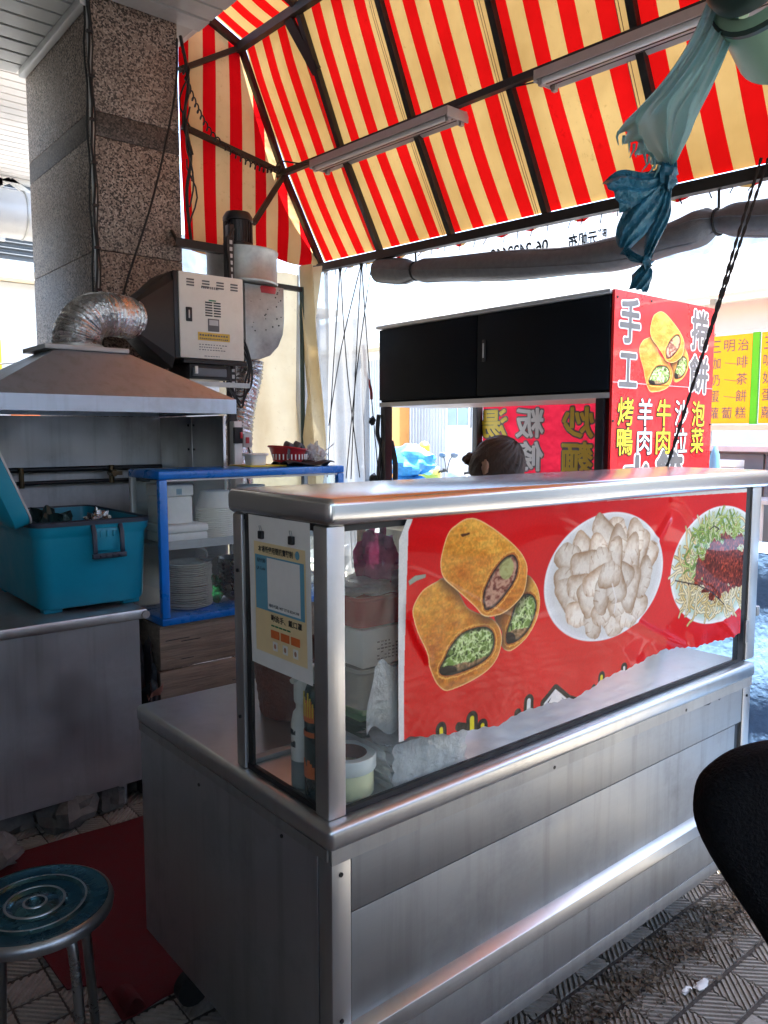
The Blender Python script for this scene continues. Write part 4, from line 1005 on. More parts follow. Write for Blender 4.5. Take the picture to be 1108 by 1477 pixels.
def draw_rolls(cv, T, k):
    """three cut pancake rolls, as printed; T maps the control points, k scales line widths"""
    for n, (outl, face, meat) in enumerate(((ROLL_C, FACE_C, False), (ROLL_B, FACE_B, False), (ROLL_A, FACE_A, True))):
        o = spline([T(p) for p in outl], 6, True); f = spline([T(p) for p in face], 6, True)
        sl = cv.sub(o, .035 * k); m = cv.pmask(o, sl); d = cv.dist(o, sl, True); X, Z = cv.X[sl], cv.Z[sl]; h, w = X.shape
        if n: cv.put(sl, np.clip(1 - d / (.034 * k), 0, 1) ** 1.3 * .75 * (~m) * (cv.rgb[sl][..., 1] > .12), (.16, .06, .05))
        cv.put(sl, (~m) & (d < .0028 * k), (.98, .80, .52))
        tex = fbm(h, w, 26 * k, 9 * k, 5, n + 1); blot = fbm(h, w, 60 * k, 50 * k, 3, n + 9); fine = fbm(h, w, 5, 5, 2, n + 19)
        u = (X - X.min()) / (X.max() - X.min()); v = (Z - Z.min()) / (Z.max() - Z.min())
        lit = .36 + .62 * v + .18 * u - .25 * np.abs(u - .45) + .5 * (tex - .5) + .55 * (blot - .5)
        lit = np.clip(lit, 0, 1)
        dark, mid, hi = np.array((.42, .17, .06)), np.array((.80, .46, .13)), np.array((.96, .72, .30))
        col = np.where((lit < .5)[..., None], dark + (mid - dark) * (lit * 2)[..., None], mid + (hi - mid) * (lit * 2 - 1)[..., None])
        col = col * (0.86 + .28 * fine)[..., None]
        edge = np.clip(1 - d / (.010 * k), 0, 1)[..., None]
        col = col * (1 - edge * .35) + np.array((.93, .66, .26)) * edge * .35
        t = cv.rgb[sl]; t[m] = col[m]; cv.rgb[sl] = t
        fl = cv.sub(f, .012 * k); fm = cv.pmask(f, fl); fd = cv.dist(f, fl, True); h, w = fm.shape
        rim = (fbm(h, w, 6 * k, 6 * k, 3, n + 3) - .5) * .006 * k
        cv.put(fl, (~fm) & (fd + rim < .007 * k), (.95, .70, .30)); cv.put(fl, (~fm) & (fd + rim < .0035 * k), (.74, .40, .12))
        a = fbm(h, w, 36 * k, 30 * k, 4, n + 5); b = fbm(h, w, 9 * k, 9 * k, 3, n + 6)
        sw = .5 + .5 * np.sin(a * 22 + b * 3.0); sw = np.clip(sw * .85 + .25 * b, 0, 1) ** .7
        if meat: lo, md, hi2 = np.array((.16, .07, .05)), np.array((.52, .28, .22)), np.array((.80, .62, .50))
        else: lo, md, hi2 = np.array((.20, .27, .10)), np.array((.46, .58, .26)), np.array((.86, .93, .66))
        colf = np.where((sw < .3)[..., None], lo + (md - lo) * (sw / .3)[..., None], md + (hi2 - md) * np.clip((sw - .3) / .7, 0, 1)[..., None])
        vv = (cv.Z[fl] - cv.Z[fl].min()) / max(1e-6, np.ptp(cv.Z[fl])); uu = (cv.X[fl] - cv.X[fl].min()) / max(1e-6, np.ptp(cv.X[fl]))
        if meat: gsel = ((np.hypot((uu - .63) / .17, (vv - .70) / .18)) < 1); colf[gsel] = colf[gsel] * .25 + np.array((.68, .74, .44)) * .75
        else:
            g2 = (vv < .28 + .14 * (a - .5)) ; colf[g2] = colf[g2] * .3 + np.array((.50, .30, .22)) * (.3 + .9 * b[g2])[..., None]
            g3 = np.hypot((uu - .18) / .16, (vv - .17) / .13) < 1; colf[g3] = np.array((.08, .05, .05))
        if not meat:
            rg = 1 - np.abs(2 * fbm(h, w, 20 * k, 20 * k, 3, n + 41) - 1); rg = (rg - rg.min()) / np.ptp(rg)
            rg2 = 1 - np.abs(2 * fbm(h, w, 13 * k, 13 * k, 2, n + 43) - 1); rg2 = (rg2 - rg2.min()) / np.ptp(rg2)
            base = md * (.75 + .5 * a)[..., None]
            hl = np.clip((np.maximum(rg, rg2 * .97) - .80) / .16, 0, 1)[..., None]; dk = np.clip((.46 - b) / .12, 0, 1)[..., None]
            leafy = base * (1 - dk) + lo * dk; leafy = leafy * (1 - hl) + hi2 * hl
            keep = ~(g2 | g3); colf[keep] = leafy[keep]
        shade = np.clip(fd / (.008 * k), .25, 1)[..., None]
        t = cv.rgb[fl]; t[fm] = (colf * shade)[fm]; cv.rgb[fl] = t

def make_poster():
    cv = Canvas(0.952, 2.38, 0.80, 1.362, 1150, (.90, .90, .87))
    g = np.random.default_rng(5)
    red = [(0.9761, 0.8844), (0.9757, 1.0021), (0.9804, 1.1644), (0.9851, 1.3172), (0.9991, 1.3440), (1.4222, 1.3406), (1.8842, 1.3338), (2.4096, 1.3235), (2.3881, 1.1315), (2.3821, 0.9167), (2.3549, 0.8734), (2.0708, 0.7242), (1.4424, 0.7512), (1.1012, 0.8289)]
    sl = cv.sub(red); m = cv.pmask(red, sl); nz = fbm(*m.shape, 300, 200, 4, 77)
    col = np.array((.88, .015, .03)) * (.93 + .14 * nz)[..., None] + np.array((.0, .03, .03)) * nz[..., None]
    t = cv.rgb[sl]; t[m] = col[m]; cv.rgb[sl] = t
    draw_rolls(cv, lambda p: p, 1.0)
    # plate of dumplings
    cx, cz = 1.642, 1.152
    def disc(cx, cz, rx, rz, col, soft=.0015, rot=0.0):
        pl = [(cx - max(rx, rz), cz - max(rx, rz)), (cx + max(rx, rz), cz + max(rx, rz))]; sl = cv.sub(pl); X, Z = cv.X[sl] - cx, cv.Z[sl] - cz
        c, s = math.cos(rot), math.sin(rot); a, b = X * c + Z * s, -X * s + Z * c
        return sl, np.hypot(a / rx, b / rz), a / rx, b / rz
    rx, rz = .249, .159
    sl, q, a, b = disc(cx, cz, rx, rz, None)
    cv.put(sl, (1 - q) * 80, (.90, .90, .89)); cv.put(sl, (.93 - q) * 20, (.86, .86, .84)); cv.put(sl, (.985 - q > 0) & (q > .955), (.95, .95, .94))
    spots = []
    for ring, num in ((.80, 15), (.54, 10), (.27, 6), (0, 1)):
        for i in range(num):
            th = 2 * math.pi * (i + .4 * ring) / num + g.uniform(-.12, .12); spots.append((ring + g.uniform(-.04, .04), th))
    for rr_, th in spots:
        dx, dz = cx + rr_ * rx * .84 * math.cos(th), cz + rr_ * rz * .84 * math.sin(th)
        rot = g.uniform(0, 6.28); ra, rb = .047 * g.uniform(.9, 1.2), .031 * g.uniform(.9, 1.15)
        sl, q, a, b = disc(dx, dz, ra * 1.08, rb * 1.08, None, rot=rot); cv.put(sl, (1 - q) * 6 * .55, (.50, .40, .30))
        sl, q, a, b = disc(dx, dz, ra * 1.1, rb * 1.25, None, rot=rot); b = b + .28 * a * a - .12; q = (np.abs(a * 1.0) ** 2.5 + np.abs(b * 1.12) ** 2.5) ** .4
        h, w = q.shape; nz = fbm(h, w, 14, 14, 3, int(g.integers(1e6)))
        lit = np.clip(1.05 - .62 * q ** 2.4 + .25 * b + .5 * (nz - .5) - .30 * (np.abs(np.sin(a * 7 + .8 * nz)) < .22) * (b > .30), 0, 1)[..., None]
        tone = g.uniform(.9, 1.04); col = (np.array((.60, .44, .29)) * (1 - lit) + np.array((.97, .93, .86)) * lit) * tone
        mk = (q < 1 + .10 * (nz - .5) + .05 * np.sin(a * 9) * (b > .2)); t = cv.rgb[sl]; t[mk] = col[mk]; cv.rgb[sl] = t
        ln = [(dx + ra * .85 * s_ * math.cos(rot) - rb * (.5 + .12 * math.sin(s_ * 8)) * math.sin(rot), dz + ra * .85 * s_ * math.sin(rot) + rb * (.5 + .12 * math.sin(s_ * 8)) * math.cos(rot)) for s_ in np.linspace(-1, 1, 12)]
    # plate of noodles, cut by the sheet edge
    cx, cz = 2.192, 1.122; rx, rz = .266, .172
    sl, q, a, b = disc(cx, cz, rx, rz, None)
    cv.put(sl, (1 - q) * 80, (.88, .91, .88)); cv.put(sl, (.94 - q) * 14, (.76, .84, .76)); cv.put(sl, (q > .955) & (q < .985), (.95, .96, .94))
    def strokes(num, fx, fz, length, wid, cols, curl):
        for _ in range(num):
            x, z = fx(), fz(); th = g.uniform(0, 6.28); ln = [(x, z)]
            for _k in range(7):
                th += g.uniform(-curl, curl); x += math.cos(th) * length / 7; z += math.sin(th) * length / 7; ln.append((x, z))
            if np.hypot((ln[3][0] - cx) / rx, (ln[3][1] - cz) / rz) > .84: continue
            c = np.array(cols[int(g.integers(len(cols)))])
            cv.stroke(ln, wid * 1.5, c * .62, .001); cv.stroke(ln, wid, c, .001)
    strokes(330, lambda: cx + g.uniform(-.20, .20), lambda: cz + g.uniform(-.15, .06), .10, .0034, ((.93, .85, .62), (.88, .78, .50), (.95, .90, .72)), .75)
    strokes(280, lambda: cx + g.uniform(-.17, .12), lambda: cz + g.uniform(.00, .15), .055, .0024, ((.62, .74, .30), (.78, .86, .50), (.45, .60, .22), (.86, .90, .66)), .5)
    X, Z = cv.X, cv.Z; mz = fbm(cv.h, cv.w, 30, 30, 4, 31); ms = fbm(cv.h, cv.w, 7, 7, 3, 32)
    mm = (np.hypot((X - cx - .035) / .165, (Z - cz + .012) / .080) + (mz - .5) * 1.1) < 1
    mm &= np.hypot((X - cx) / rx, (Z - cz) / rz) < .9
    col = np.array((.44, .19, .13)) * (.35 + 1.5 * ms)[..., None] + np.array((.30, .08, .03)) * np.clip(ms - .62, 0, 1)[..., None] * 3
    cv.rgb[mm] = col[mm]
    cut = [(2.0555, 0.9264), (2.3489, 0.9370), (2.3944, 0.9300), (2.4180, 0.6896), (2.0294, 0.7738)]
    sl = cv.sub(cut); m = cv.pmask(cut, sl); cv.put(sl, m, (.86, .05, .07))
    # tops of a row of outlined characters, cut off by the torn edge
    K = 610, 910, 2.841
    def cap(line, r_out, r_in, col):
        cv.stroke(line, r_out, (.03, .03, .03), .001); cv.stroke(line, r_in, col, .001)
    Y_, W_ = (.93, .86, .12), (.92, .91, .88)
    cap([(1.0736, 0.9053), (1.0738, 0.8875)], .016, .006, Y_)
    cap([(1.1260, 0.8975), (1.1549, 0.8878)], .010, .002, (.03, .03, .03))
    cap([(1.1656, 0.9052), (1.1661, 0.8744)], .017, .007, Y_)
    cap([(1.1957, 0.8841), (1.1961, 0.8616)], .015, .006, Y_)
    cap([(1.3095, 0.8830), (1.3059, 0.8616)], .012, .002, (.03, .03, .03))
    cap([(1.3462, 0.9037), (1.3445, 0.8748)], .016, .007, W_)
    cap([(1.3982, 0.8852), (1.4417, 0.9073), (1.4935, 0.8696), (1.5319, 0.8550)], .015, .004, W_)
    pk = [(1.4071, 0.8803), (1.4417, 0.9085), (1.4794, 0.8727), (1.4946, 0.8396), (1.4033, 0.8610)]; sl = cv.sub(pk); cv.put(sl, cv.pmask(pk, sl), W_)
    cap([(1.5894, 0.8818), (1.5803, 0.8624)], .010, .002, (.03, .03, .03))
    cap([(1.6237, 0.9023), (1.6200, 0.8722)], .015, .0065, Y_)
    cap([(1.7156, 0.9091), (1.7140, 0.8776)], .013, .005, W_)
    # scuffs, a scrap of tape, grey creases
    tp = [(0.9861, 1.2197), (1.0030, 1.2284), (1.0311, 1.2286), (1.0301, 1.2211), (1.0066, 1.2172), (0.9889, 1.2100)]; sl = cv.sub(tp); cv.put(sl, cv.pmask(tp, sl), (.62, .66, .58))
    tp = [(1.1237, 1.2982), (1.1514, 1.2996), (1.1515, 1.2960), (1.1297, 1.2922)]; sl = cv.sub(tp); cv.put(sl, cv.pmask(tp, sl), (.35, .22, .12))
    for ln in ([(1.9528, 1.1034), (2.0627, 1.0785), (2.1452, 1.0473), (2.2210, 1.0007)], [(2.1303, 1.2292), (2.1529, 1.2374), (2.1833, 1.2268), (2.1661, 1.2205)]): cv.stroke(ln, .0022, (.16, .10, .08), .0015)
    cv.stroke([(1.6560, 1.1317), (1.6756, 1.0879), (1.6684, 1.0579)], .0035, (.95, .93, .9), .003)
    r = cv.rgb; p = np.pad(r, ((1, 1), (1, 1), (0, 0)), 'edge')           # the softness of a print
    cv.rgb = (p[1:-1, 1:-1] * 4 + (p[:-2, 1:-1] + p[2:, 1:-1] + p[1:-1, :-2] + p[1:-1, 2:]) * 2 + p[:-2, :-2] + p[2:, 2:] + p[:-2, 2:] + p[2:, :-2]) / 16
    cv.rgb *= (1 + .05 * (fbm(cv.h, cv.w, 3, 3, 1, 99) - .5))[..., None]
    return cv

PC = make_poster()
M['poster'] = printed('printed food poster', PC.image('food_poster_print'), rough=0.26, coat=0.25)
EDGE = [(0.9425, 0.9099), (1.0050, 0.9077), (1.1004, 0.8907), (1.2212, 0.8757), (1.2611, 0.8737), (1.2996, 0.8833), (1.3926, 0.8858), (1.5223, 0.8735), (1.6451, 0.8978), (1.7984, 0.9092), (1.8975, 0.9229), (2.0010, 0.9102), (2.0575, 0.9002), (2.2158, 0.8950), (2.3530, 0.8932)]
TOPL = [(0.962, 1.300), (0.985, 1.345), (1.012, 1.352), (1.5, 1.343), (2.34, 1.336)]
ex, ez = np.array([p[0] for p in EDGE]), np.array([p[1] for p in EDGE]); tx, tz = np.array([p[0] for p in TOPL]), np.array([p[1] for p in TOPL])
XA, XB = 0.962, 2.338
CREASE = [[(1.7416, 1.0311), (1.8293, 0.9876), (1.9220, 0.9471), (2.0088, 0.9149)], [(1.9171, 1.3225), (1.9698, 1.3085), (2.0037, 1.2813), (2.0262, 1.2685)], [(1.8447, 1.2112), (1.8816, 1.2514), (1.9097, 1.2820)], [(2.2001, 0.9610), (2.2520, 0.9282), (2.2927, 0.8965)], [(2.0627, 1.0785), (2.1452, 1.0473), (2.2210, 1.0007)], [(0.9928, 1.1425), (1.0109, 1.1043), (1.0424, 1.0574)]]
def crease_h(x, z):
    h = 0.0
    for ln in CREASE:
        d = 9
        for a, b in zip(ln[:-1], ln[1:]):
            e0, e1 = b[0] - a[0], b[1] - a[1]; t = min(1, max(0, ((x - a[0]) * e0 + (z - a[1]) * e1) / (e0 * e0 + e1 * e1)))
            d = min(d, math.hypot(x - a[0] - t * e0, z - a[1] - t * e1))
        h += .005 * math.exp(-(d / .008) ** 2)
    return h
def pfn(u, v):
    x = XA + (XB - XA) * u
    zb = float(np.interp(x, ex, ez)) + .002 * math.sin(x * 90) + .0015 * math.sin(x * 211); zt = float(np.interp(x, tx, tz))
    z = zb + (zt - zb) * v
    y = 1.1085 - crease_h(x, z) - .0012 * (1 + math.sin(x * 14 + z * 9)) - .002 * max(0, 1 - v * 7) * (1 + math.sin(x * 37))
    return (x, y, z)
mb = MB().grid(pfn, 200, 60)
po = mb.build('food_poster', M['poster'], None, clean=False, ang=80, label='red poster of rolls, dumplings and noodles on the glass case front', cat='poster')
uvl = po.data.uv_layers.new(name='UVMap'); co = np.empty(len(po.data.vertices) * 3); po.data.vertices.foreach_get('co', co); co = co.reshape(-1, 3) + np.array(po.location)
li = np.empty(len(po.data.loops), int); po.data.loops.foreach_get('vertex_index', li)
uv = np.stack([(co[li, 0] - PC.x0) / (PC.x1 - PC.x0), (co[li, 2] - PC.z0) / (PC.z1 - PC.z0)], 1).ravel(); uvl.data.foreach_set('uv', uv)

# ------------------------------------------------------------------ hygiene notice in a clear sleeve on the left pane
no = thing('hygiene_notice', 'paper hygiene notice with Chinese text clipped to the case end pane', 'notice', (0.7945, 1.26, 1.04))
NX = 0.7940
def npnt(a, b, d=0.0): return (NX - d, 1.372 - .214 * a - (.006 * (1 - b)), 1.042 + .298 * b + .0 * a)
def nrect(name, m, a0, a1, b0, b1, d, parent):
    vs = [npnt(a0, b0, d), npnt(a1, b0, d), npnt(a1, b1, d), npnt(a0, b1, d)]
    return MB().add(vs, [(0, 1, 2, 3)]).build(name, m, parent, smooth=False, clean=False)
MB().grid(lambda u, v: (lambda p: (p[0] - .0008 * math.sin(u * 5) , p[1], p[2]))(npnt(u, v)), 8, 8).build('sleeve', 'paper', no, clean=False)
sh = nrect('printed_sheet', 'paper_yellow', .10, .94, .10, .83, .0016, no)
nrect('heading_band', 'paper', .10, .94, .83, .885, .0016, no)
nrect('blue_panel', 'paper_blue', .12, .92, .385, .745, .0022, no)
nrect('white_panel', 'paper', .33, .86, .40, .735, .0028, no)
def ntext(s, m, a0, b0, a1, b1, bold=.02):
    p = Vector(npnt(a0, b0, .0034)); q = Vector(npnt(a1, b0, .0034)); r_ = Vector(npnt(a0, b1, .0034))
    text(s, m, no, p, q - p, r_ - p, (q - p).length, (r_ - p).length, bold)
ntext('本場所使用簡訊實聯制', 'ink', .19, .765, .76, .81, .02)
MB().add([Vector(npnt(.83 + .035 * math.cos(i * .524), .79 + .028 * math.sin(i * .524), .0032)) for i in range(12)], [tuple(range(12))]).build('round_mark', 'paper_blue', no, smooth=False, clean=False)
ntext('場所代碼', 'ink', .16, .695, .30, .725, .01); ntext('QR Code', 'ink', .15, .645, .30, .668, .01)
ntext('場所代碼:1407 3718 8534 398', 'ink', .35, .415, .84, .438, .01)
ntext('勤洗手、戴口罩', 'ink', .38, .325, .88, .37, .02)
for i in range(5): nrect('green_mark', 'ink_green', .38 + i * .065, .435 + i * .065, .292, .302, .003, no)
for i in range(3):
    nrect('orange_block', 'ink_orange', .37 + i * .165, .51 + i * .165, .215, .268, .003, no)
    nrect('small_picture', 'paper', .40 + i * .165, .48 + i * .165, .135, .195, .003, no)
    MB().add([Vector(npnt(.44 + i * .165 + .02 * math.cos(k * .785), .165 + .018 * math.sin(k * .785), .0036)) for k in range(8)], [tuple(range(8))]).build('picture_mark', 'skin', no, smooth=False, clean=False)
for a in (.23, .73):
    cl = MB().box(NX - .009, NX - .0008, npnt(a, 0)[1] - .007, npnt(a, 0)[1] + .007, 1.296, 1.312).build('binder_clip', 'rubber', no, bevel=.002)
    MB().tube([(NX - .005, npnt(a, 0)[1] - .003, 1.312), (NX - .007, npnt(a, 0)[1] - .003, 1.322), (NX - .007, npnt(a, 0)[1] + .003, 1.322), (NX - .005, npnt(a, 0)[1] + .003, 1.312)], .0012, 4).build('clip_wire', 'steel', cl)

# ------------------------------------------------------------------ things inside the case
def tub(name, label, cat, m, cx, cy, z0, wx, wy, h, taper=.9, rim=.006, group=None):
    t = thing(name, label, cat, (cx, cy, z0), group)
    b = MB(); n = 6
    def ring(sx, sy, z, r=.02):
        out = []
        for qx, qy, a0 in ((1, 1, 0), (-1, 1, 90), (-1, -1, 180), (1, -1, 270)):
            for k in range(n): q = R(a0 + 90 * k / (n - 1)); out.append((cx + qx * (sx / 2 - r) + r * math.cos(q), cy + qy * (sy / 2 - r) + r * math.sin(q), z))
        return out
    rings = [ring(wx * taper, wy * taper, z0), ring(wx, wy, z0 + h), ring(wx - .008, wy - .008, z0 + h), ring(wx * taper - .008, wy * taper - .008, z0 + .006)]
    L = len(rings[0])
    for rg in rings: b.v += rg
    for i in range(3): b.f += [(i * L + j, i * L + (j + 1) % L, (i + 1) * L + (j + 1) % L, (i + 1) * L + j) for j in range(L)]
    b.f += [tuple(range(L))[::-1], tuple(3 * L + j for j in range(L))]
    b.build('tub_body', m, t)
    if rim:
        q = ring(wx + rim, wy + rim, z0 + h); MB().tube(q + [q[0]], rim, 6).build('rim', m, t)
    return t
gb = tub('green_tub', 'dull green tub with pale green lid at the bottom of the case stack', 'tub', 'green_box', 1.115, 1.345, .8005, .20, .11, .075)
MB().box(1.015, 1.215, 1.292, 1.398, .876, .884).box(1.03, 1.20, 1.305, 1.385, .884, .900).build('lid', 'green_lid', gb, bevel=.004)
MB().box(1.06, 1.17, 1.32, 1.37, .9005, .9025).build('lid_panel', 'white_pl', gb, bevel=.001)
tub('grey_tub', 'grey plastic box below the paper carton in the glass case', 'tub', 'mid_grey', 1.11, 1.345, .9065, .20, .12, .084, taper=.97)
pc = thing('paper_carton', 'white paper carton stacked under the red bin in the glass case', 'carton', (1.11, 1.345, .9985))
box('carton_body', 'paper', pc, 1.015, 1.205, 1.285, 1.405, .9985, 1.082, bevel=.004)
for r_ in range(6):
    for i in range(14):
        if rng.random() < .75: box('print_mark', 'ink_grey', pc, 1.055 + i * .0105, 1.055 + (i + rng.uniform(.3, .7)) * .0105, 1.2838, 1.2846, 1.05 - r_ * .0075, 1.053 - r_ * .0075)
tub('red_bin', 'dull red plastic bin under the pink bag in the glass case', 'bin', 'red_dark', 1.11, 1.345, 1.0865, .21, .12, .062, taper=.97)
pb = thing('pink_bag', 'knotted pink plastic bag lying on top of the red bin in the case', 'bag', (1.10, 1.345, 1.155))
def bagblob(c, rx, ry, rz, seed, amt=.22):
    return MB().blob(c, (rx, ry, rz), seed, amt, 2.6, 26, 18)
bagblob((1.10, 1.345, 1.215), .05, .045, .062, 3).build('bag_body', 'pink_bag', pb, clean=False)
MB().tube(spline([(1.09, 1.345, 1.262), (1.085, 1.34, 1.29), (1.10, 1.34, 1.312), (1.118, 1.34, 1.29), (1.115, 1.345, 1.25)], 6), .010, 8, flat=.4).build('handle', 'pink_bag', pb, clean=False)
tag(bagblob((1.10, 1.345, 1.168), .095, .055, .024, 8, .3).build('clear_bag', 'bagfilm', clean=False), 'crumpled clear bag beneath the pink bag in the case', 'bag')
pk = MB()
for i in range(5):
    z0 = .8015 + i * .018
    pk.grid(lambda u, v, i=i, z0=z0: (.965 + .20 * u + .03 * v * (i % 2) + .006 * math.sin(i * 2.1) + (.03 if i == 4 else 0) * u, 1.128 + .135 * v, z0 + .017 + (.010 * math.sin(u * 5 + i) + .008 * math.sin(v * 9 + u * 7 + i * 2)) * (1 if i > 2 else .5) + (.035 * (u - .3) ** 2 * (1 if i > 2 else 0))), 22, 14)
pk.grid(lambda u, v: (.965 + .205 * u + .004 * math.sin(v * 20), 1.128 + .002 * math.sin(u * 40) - .002 * v, .8015 + .092 * v), 24, 10)
pk.grid(lambda u, v: (.963 + .004 * math.sin(v * 17) - .03 * v * v, 1.128 + .135 * u, .8015 + .10 * v), 12, 10)
sacks = pk.build('bag_bundle', 'bagfilm', clean=False, label='bundle of clear plastic bags lying behind the lower case glass', cat='bags')
inner = thing('paper_pack', 'white paper pack inside the bundle of clear bags', 'paper pack', (1.06, 1.20, .801))
for i in range(4): box('sheet_pack', 'foam', inner, .985 + .006 * (i % 2), 1.15 + .008 * (i % 3), 1.142, 1.25, .8012 + i * .016, .8155 + i * .016, bevel=.004)
hb = MB().grid(lambda u, v: (.90 + .075 * u + .015 * v, 1.128 + .006 * math.sin(u * 4 + v * 5), .93 + .13 * v + .012 * math.sin(u * 6)), 12, 16)
tag(hb.build('film_sleeve', 'bagfilm', clean=False), 'thin clear film sleeve stuck inside the front case glass', 'film sleeve')
tr1 = thing('tape_roll', 'roll of cream tape under the white tape roll in the case corner', 'tape', (.897, 1.19, .8005))
MB().lathe([(.036, 0), (.053, 0), (.055, .003), (.055, .047), (.053, .05), (.036, .05), (.036, 0)], (.897, 1.19, .8005), 32, False).build('tape_band', 'tape', tr1)
tr2 = thing('tape_roll', 'white tape roll with brown core on top of the cream roll', 'tape', (.897, 1.19, .851))
MB().lathe([(.042, 0), (.058, 0), (.060, .003), (.060, .026), (.058, .029), (.042, .029), (.042, 0)], (.897, 1.19, .851), 32, False).build('tape_band', 'tape_white', tr2)
MB().lathe([(.0385, .001), (.0415, .001), (.0415, .028), (.0385, .028), (.0385, .001)], (.897, 1.19, .851), 28, False).build('core', 'card_core', tr2)
bt = thing('pump_bottle', 'white foam pump bottle behind the case end pane', 'bottle', (.848, 1.265, .8005))
MB().lathe([(.02, 0), (.024, .004), (.024, .13), (.02, .15), (.014, .158), (.014, .17)], (.848, 1.265, .8005), 22).build('bottle_body', 'white_pl', bt)
MB().lathe([(.0245, .065), (.0245, .128)], (.848, 1.265, .8005), 22, False).build('wrap_label', 'paper', bt)
MB().lathe([(.0246, .0), (.0246, .055)], (.848, 1.265, .802), 22, False).build('lower_band', 'mid_grey', bt)
MB().lathe([(.016, .17), (.018, .175), (.018, .215), (.014, .225)], (.848, 1.265, .8005), 18).build('pump_cap', 'white_pl', bt)
MB().tube([(.848, 1.265, 1.018), (.838, 1.262, 1.026), (.818, 1.258, 1.02)], .006, 8).build('spout', 'white_pl', bt)
mk = MB()
for i in range(10):
    q = math.pi + i * .07 - .35; mk.bar((.848 + .0248 * math.cos(q), 1.265 + .0248 * math.sin(q), .885), (.848 + .0248 * math.cos(q), 1.265 + .0248 * math.sin(q), .885 + rng.uniform(.006, .014)), .0012, .0006)
    mk.bar((.848 + .0248 * math.cos(q), 1.265 + .0248 * math.sin(q), .91), (.848 + .0248 * math.cos(q), 1.265 + .0248 * math.sin(q), .91 + rng.uniform(.005, .012)), .0012, .0006)
mk.build('print_mark', 'ink', bt)
cn = thing('spray_can', 'dark gas can with red and yellow flame print beside the pump bottle', 'can', (.846, 1.205, .8005))
MB().lathe([(.028, 0), (.030, .004), (.030, .205), (.024, .222), (.012, .226)], (.846, 1.205, .8005), 24).build('can_body', 'can_dark', cn)
MB().lathe([(.0125, .226), (.020, .228), (.020, .255), (.016, .26)], (.846, 1.205, .8005), 18).build('cap', 'trim', cn)
fl = MB(); fy = MB()
for i in range(7):
    q = math.pi + .5 - i * .18; b_ = Vector((.846 + .0304 * math.cos(q), 1.205 + .0304 * math.sin(q), 0)); n_ = (math.cos(q), math.sin(q), 0)
    fl.bar(b_ + Vector((0, 0, .955)), b_ + Vector((0, 0, .985 + .012 * (i % 2))), .006, .001, up=n_); fy.bar(b_ + Vector((0, 0, .965)), b_ + Vector((0, 0, .992 + .01 * (i % 3))), .0025, .0018, up=n_)
    fl.bar(b_ + Vector((0, 0, .845)), b_ + Vector((0, 0, .868 + .006 * (i % 3))), .006, .001, up=n_); fl.bar(b_ + Vector((0, 0, .926)), b_ + Vector((0, 0, .936)), .006, .001, up=n_)
fl.build('flame_print', 'ink_orange', cn); fy.build('flame_tip', 'ink_yellow', cn)

# basket on the counter behind the case
bk = thing('woven_basket', 'brown woven basket on the counter behind the display case', 'basket', (1.10, 1.62, .8005))
def bring(s, z): return [(1.10 + .13 * s * math.cos(q), 1.64 + .115 * s * math.sin(q), z) for q in np.linspace(0, 2 * math.pi, 40, endpoint=False)]
b = MB(); rgs = []
for i in range(14): rgs.append(bring(.86 + .14 * i / 13 + (.012 if i % 2 else 0), .8005 + .15 * i / 13))
for i in range(14): rgs.append(bring(.84 + .14 * (13 - i) / 13, .8005 + .15 * (13 - i) / 13 + .002))
for rg in rgs: b.v += rg
for i in range(27): b.f += [(i * 40 + j, i * 40 + (j + 1) % 40, (i + 1) * 40 + (j + 1) % 40, (i + 1) * 40 + j) for j in range(40)]
b.f.append(tuple(range(40)))
b.build('weave', 'basket', bk); q = bring(1.02, .951); MB().tube(q + [q[0]], .008, 6).build('rim', 'basket', bk)

# ================================================================== FOOD CART BEHIND
ca = thing('food_cart', 'dark food cart with overhead cupboards behind the counter', 'food cart', (3.77, 3.1, 0))
AX0, AX1, AY0, AY1 = 3.30, 4.22, 2.255, 4.0
box('cupboard', 'cabinet', ca, AX0 + .02, AX1 - .35, AY0, AY1, 1.70, 2.165)
for a, b_ in ((AY0 + .006, 3.128), (3.136, AY1 - .004)):
    d_ = box('cupboard_door', 'cabinet', ca, AX0, AX0 + .0185, a, b_, 1.712, 2.16, bevel=.003)
    if b_ < 3.2: h_ = box('handle', 'black_steel', d_, AX0 - .008, AX0 - .0005, 3.06, 3.085, 1.90, 2.02, bevel=.004); box('handle_lever', 'trim', h_, AX0 - .012, AX0 - .0085, 3.068, 3.077, 1.92, 2.0, bevel=.001)
box('cupboard_roof', 'trim', ca, AX0 - .01, AX1 + .02, AY0, AY1 + .02, 2.167, 2.19, bevel=.004)
box('cupboard_floor', 'trim', ca, AX0 + .004, AX1 - .35, AY0, AY1, 1.672, 1.698)
for x, y in ((AX0 + .03, AY1 - .04), (AX1 - .03, AY1 - .04), (AX0 + .03, AY0 + .05), (AX1 - .03, AY0 + .05)):
    box('post', 'black', ca, x - .03, x + .03, y - .025, y + .025, 0.92, 1.671 if x < 3.8 else 2.166, bevel=.004)
box('worktop', 'steel_top', ca, AX0 - .02, AX1 + .02, AY0, AY1 + .02, .88, .918, bevel=.006)
box('lower_body', 'steel_dull', ca, AX0, AX1, AY0, AY1, .14, .879)
for y in (AY0 + .25, AY1 - .25):
    for x in (AX0 + .1, AX1 - .1): MB().cyl((x - .02, y, .075), (x + .02, y, .075), .075, n=20).build('wheel', 'rubber', ca)
cl = MB()
cl.tube(spline([(3.29, 3.99, 1.62), (3.275, 3.985, 1.5), (3.31, 3.99, 1.4), (3.28, 3.98, 1.25), (3.30, 3.99, 1.1), (3.28, 3.97, .95)], 6), .014, 6)
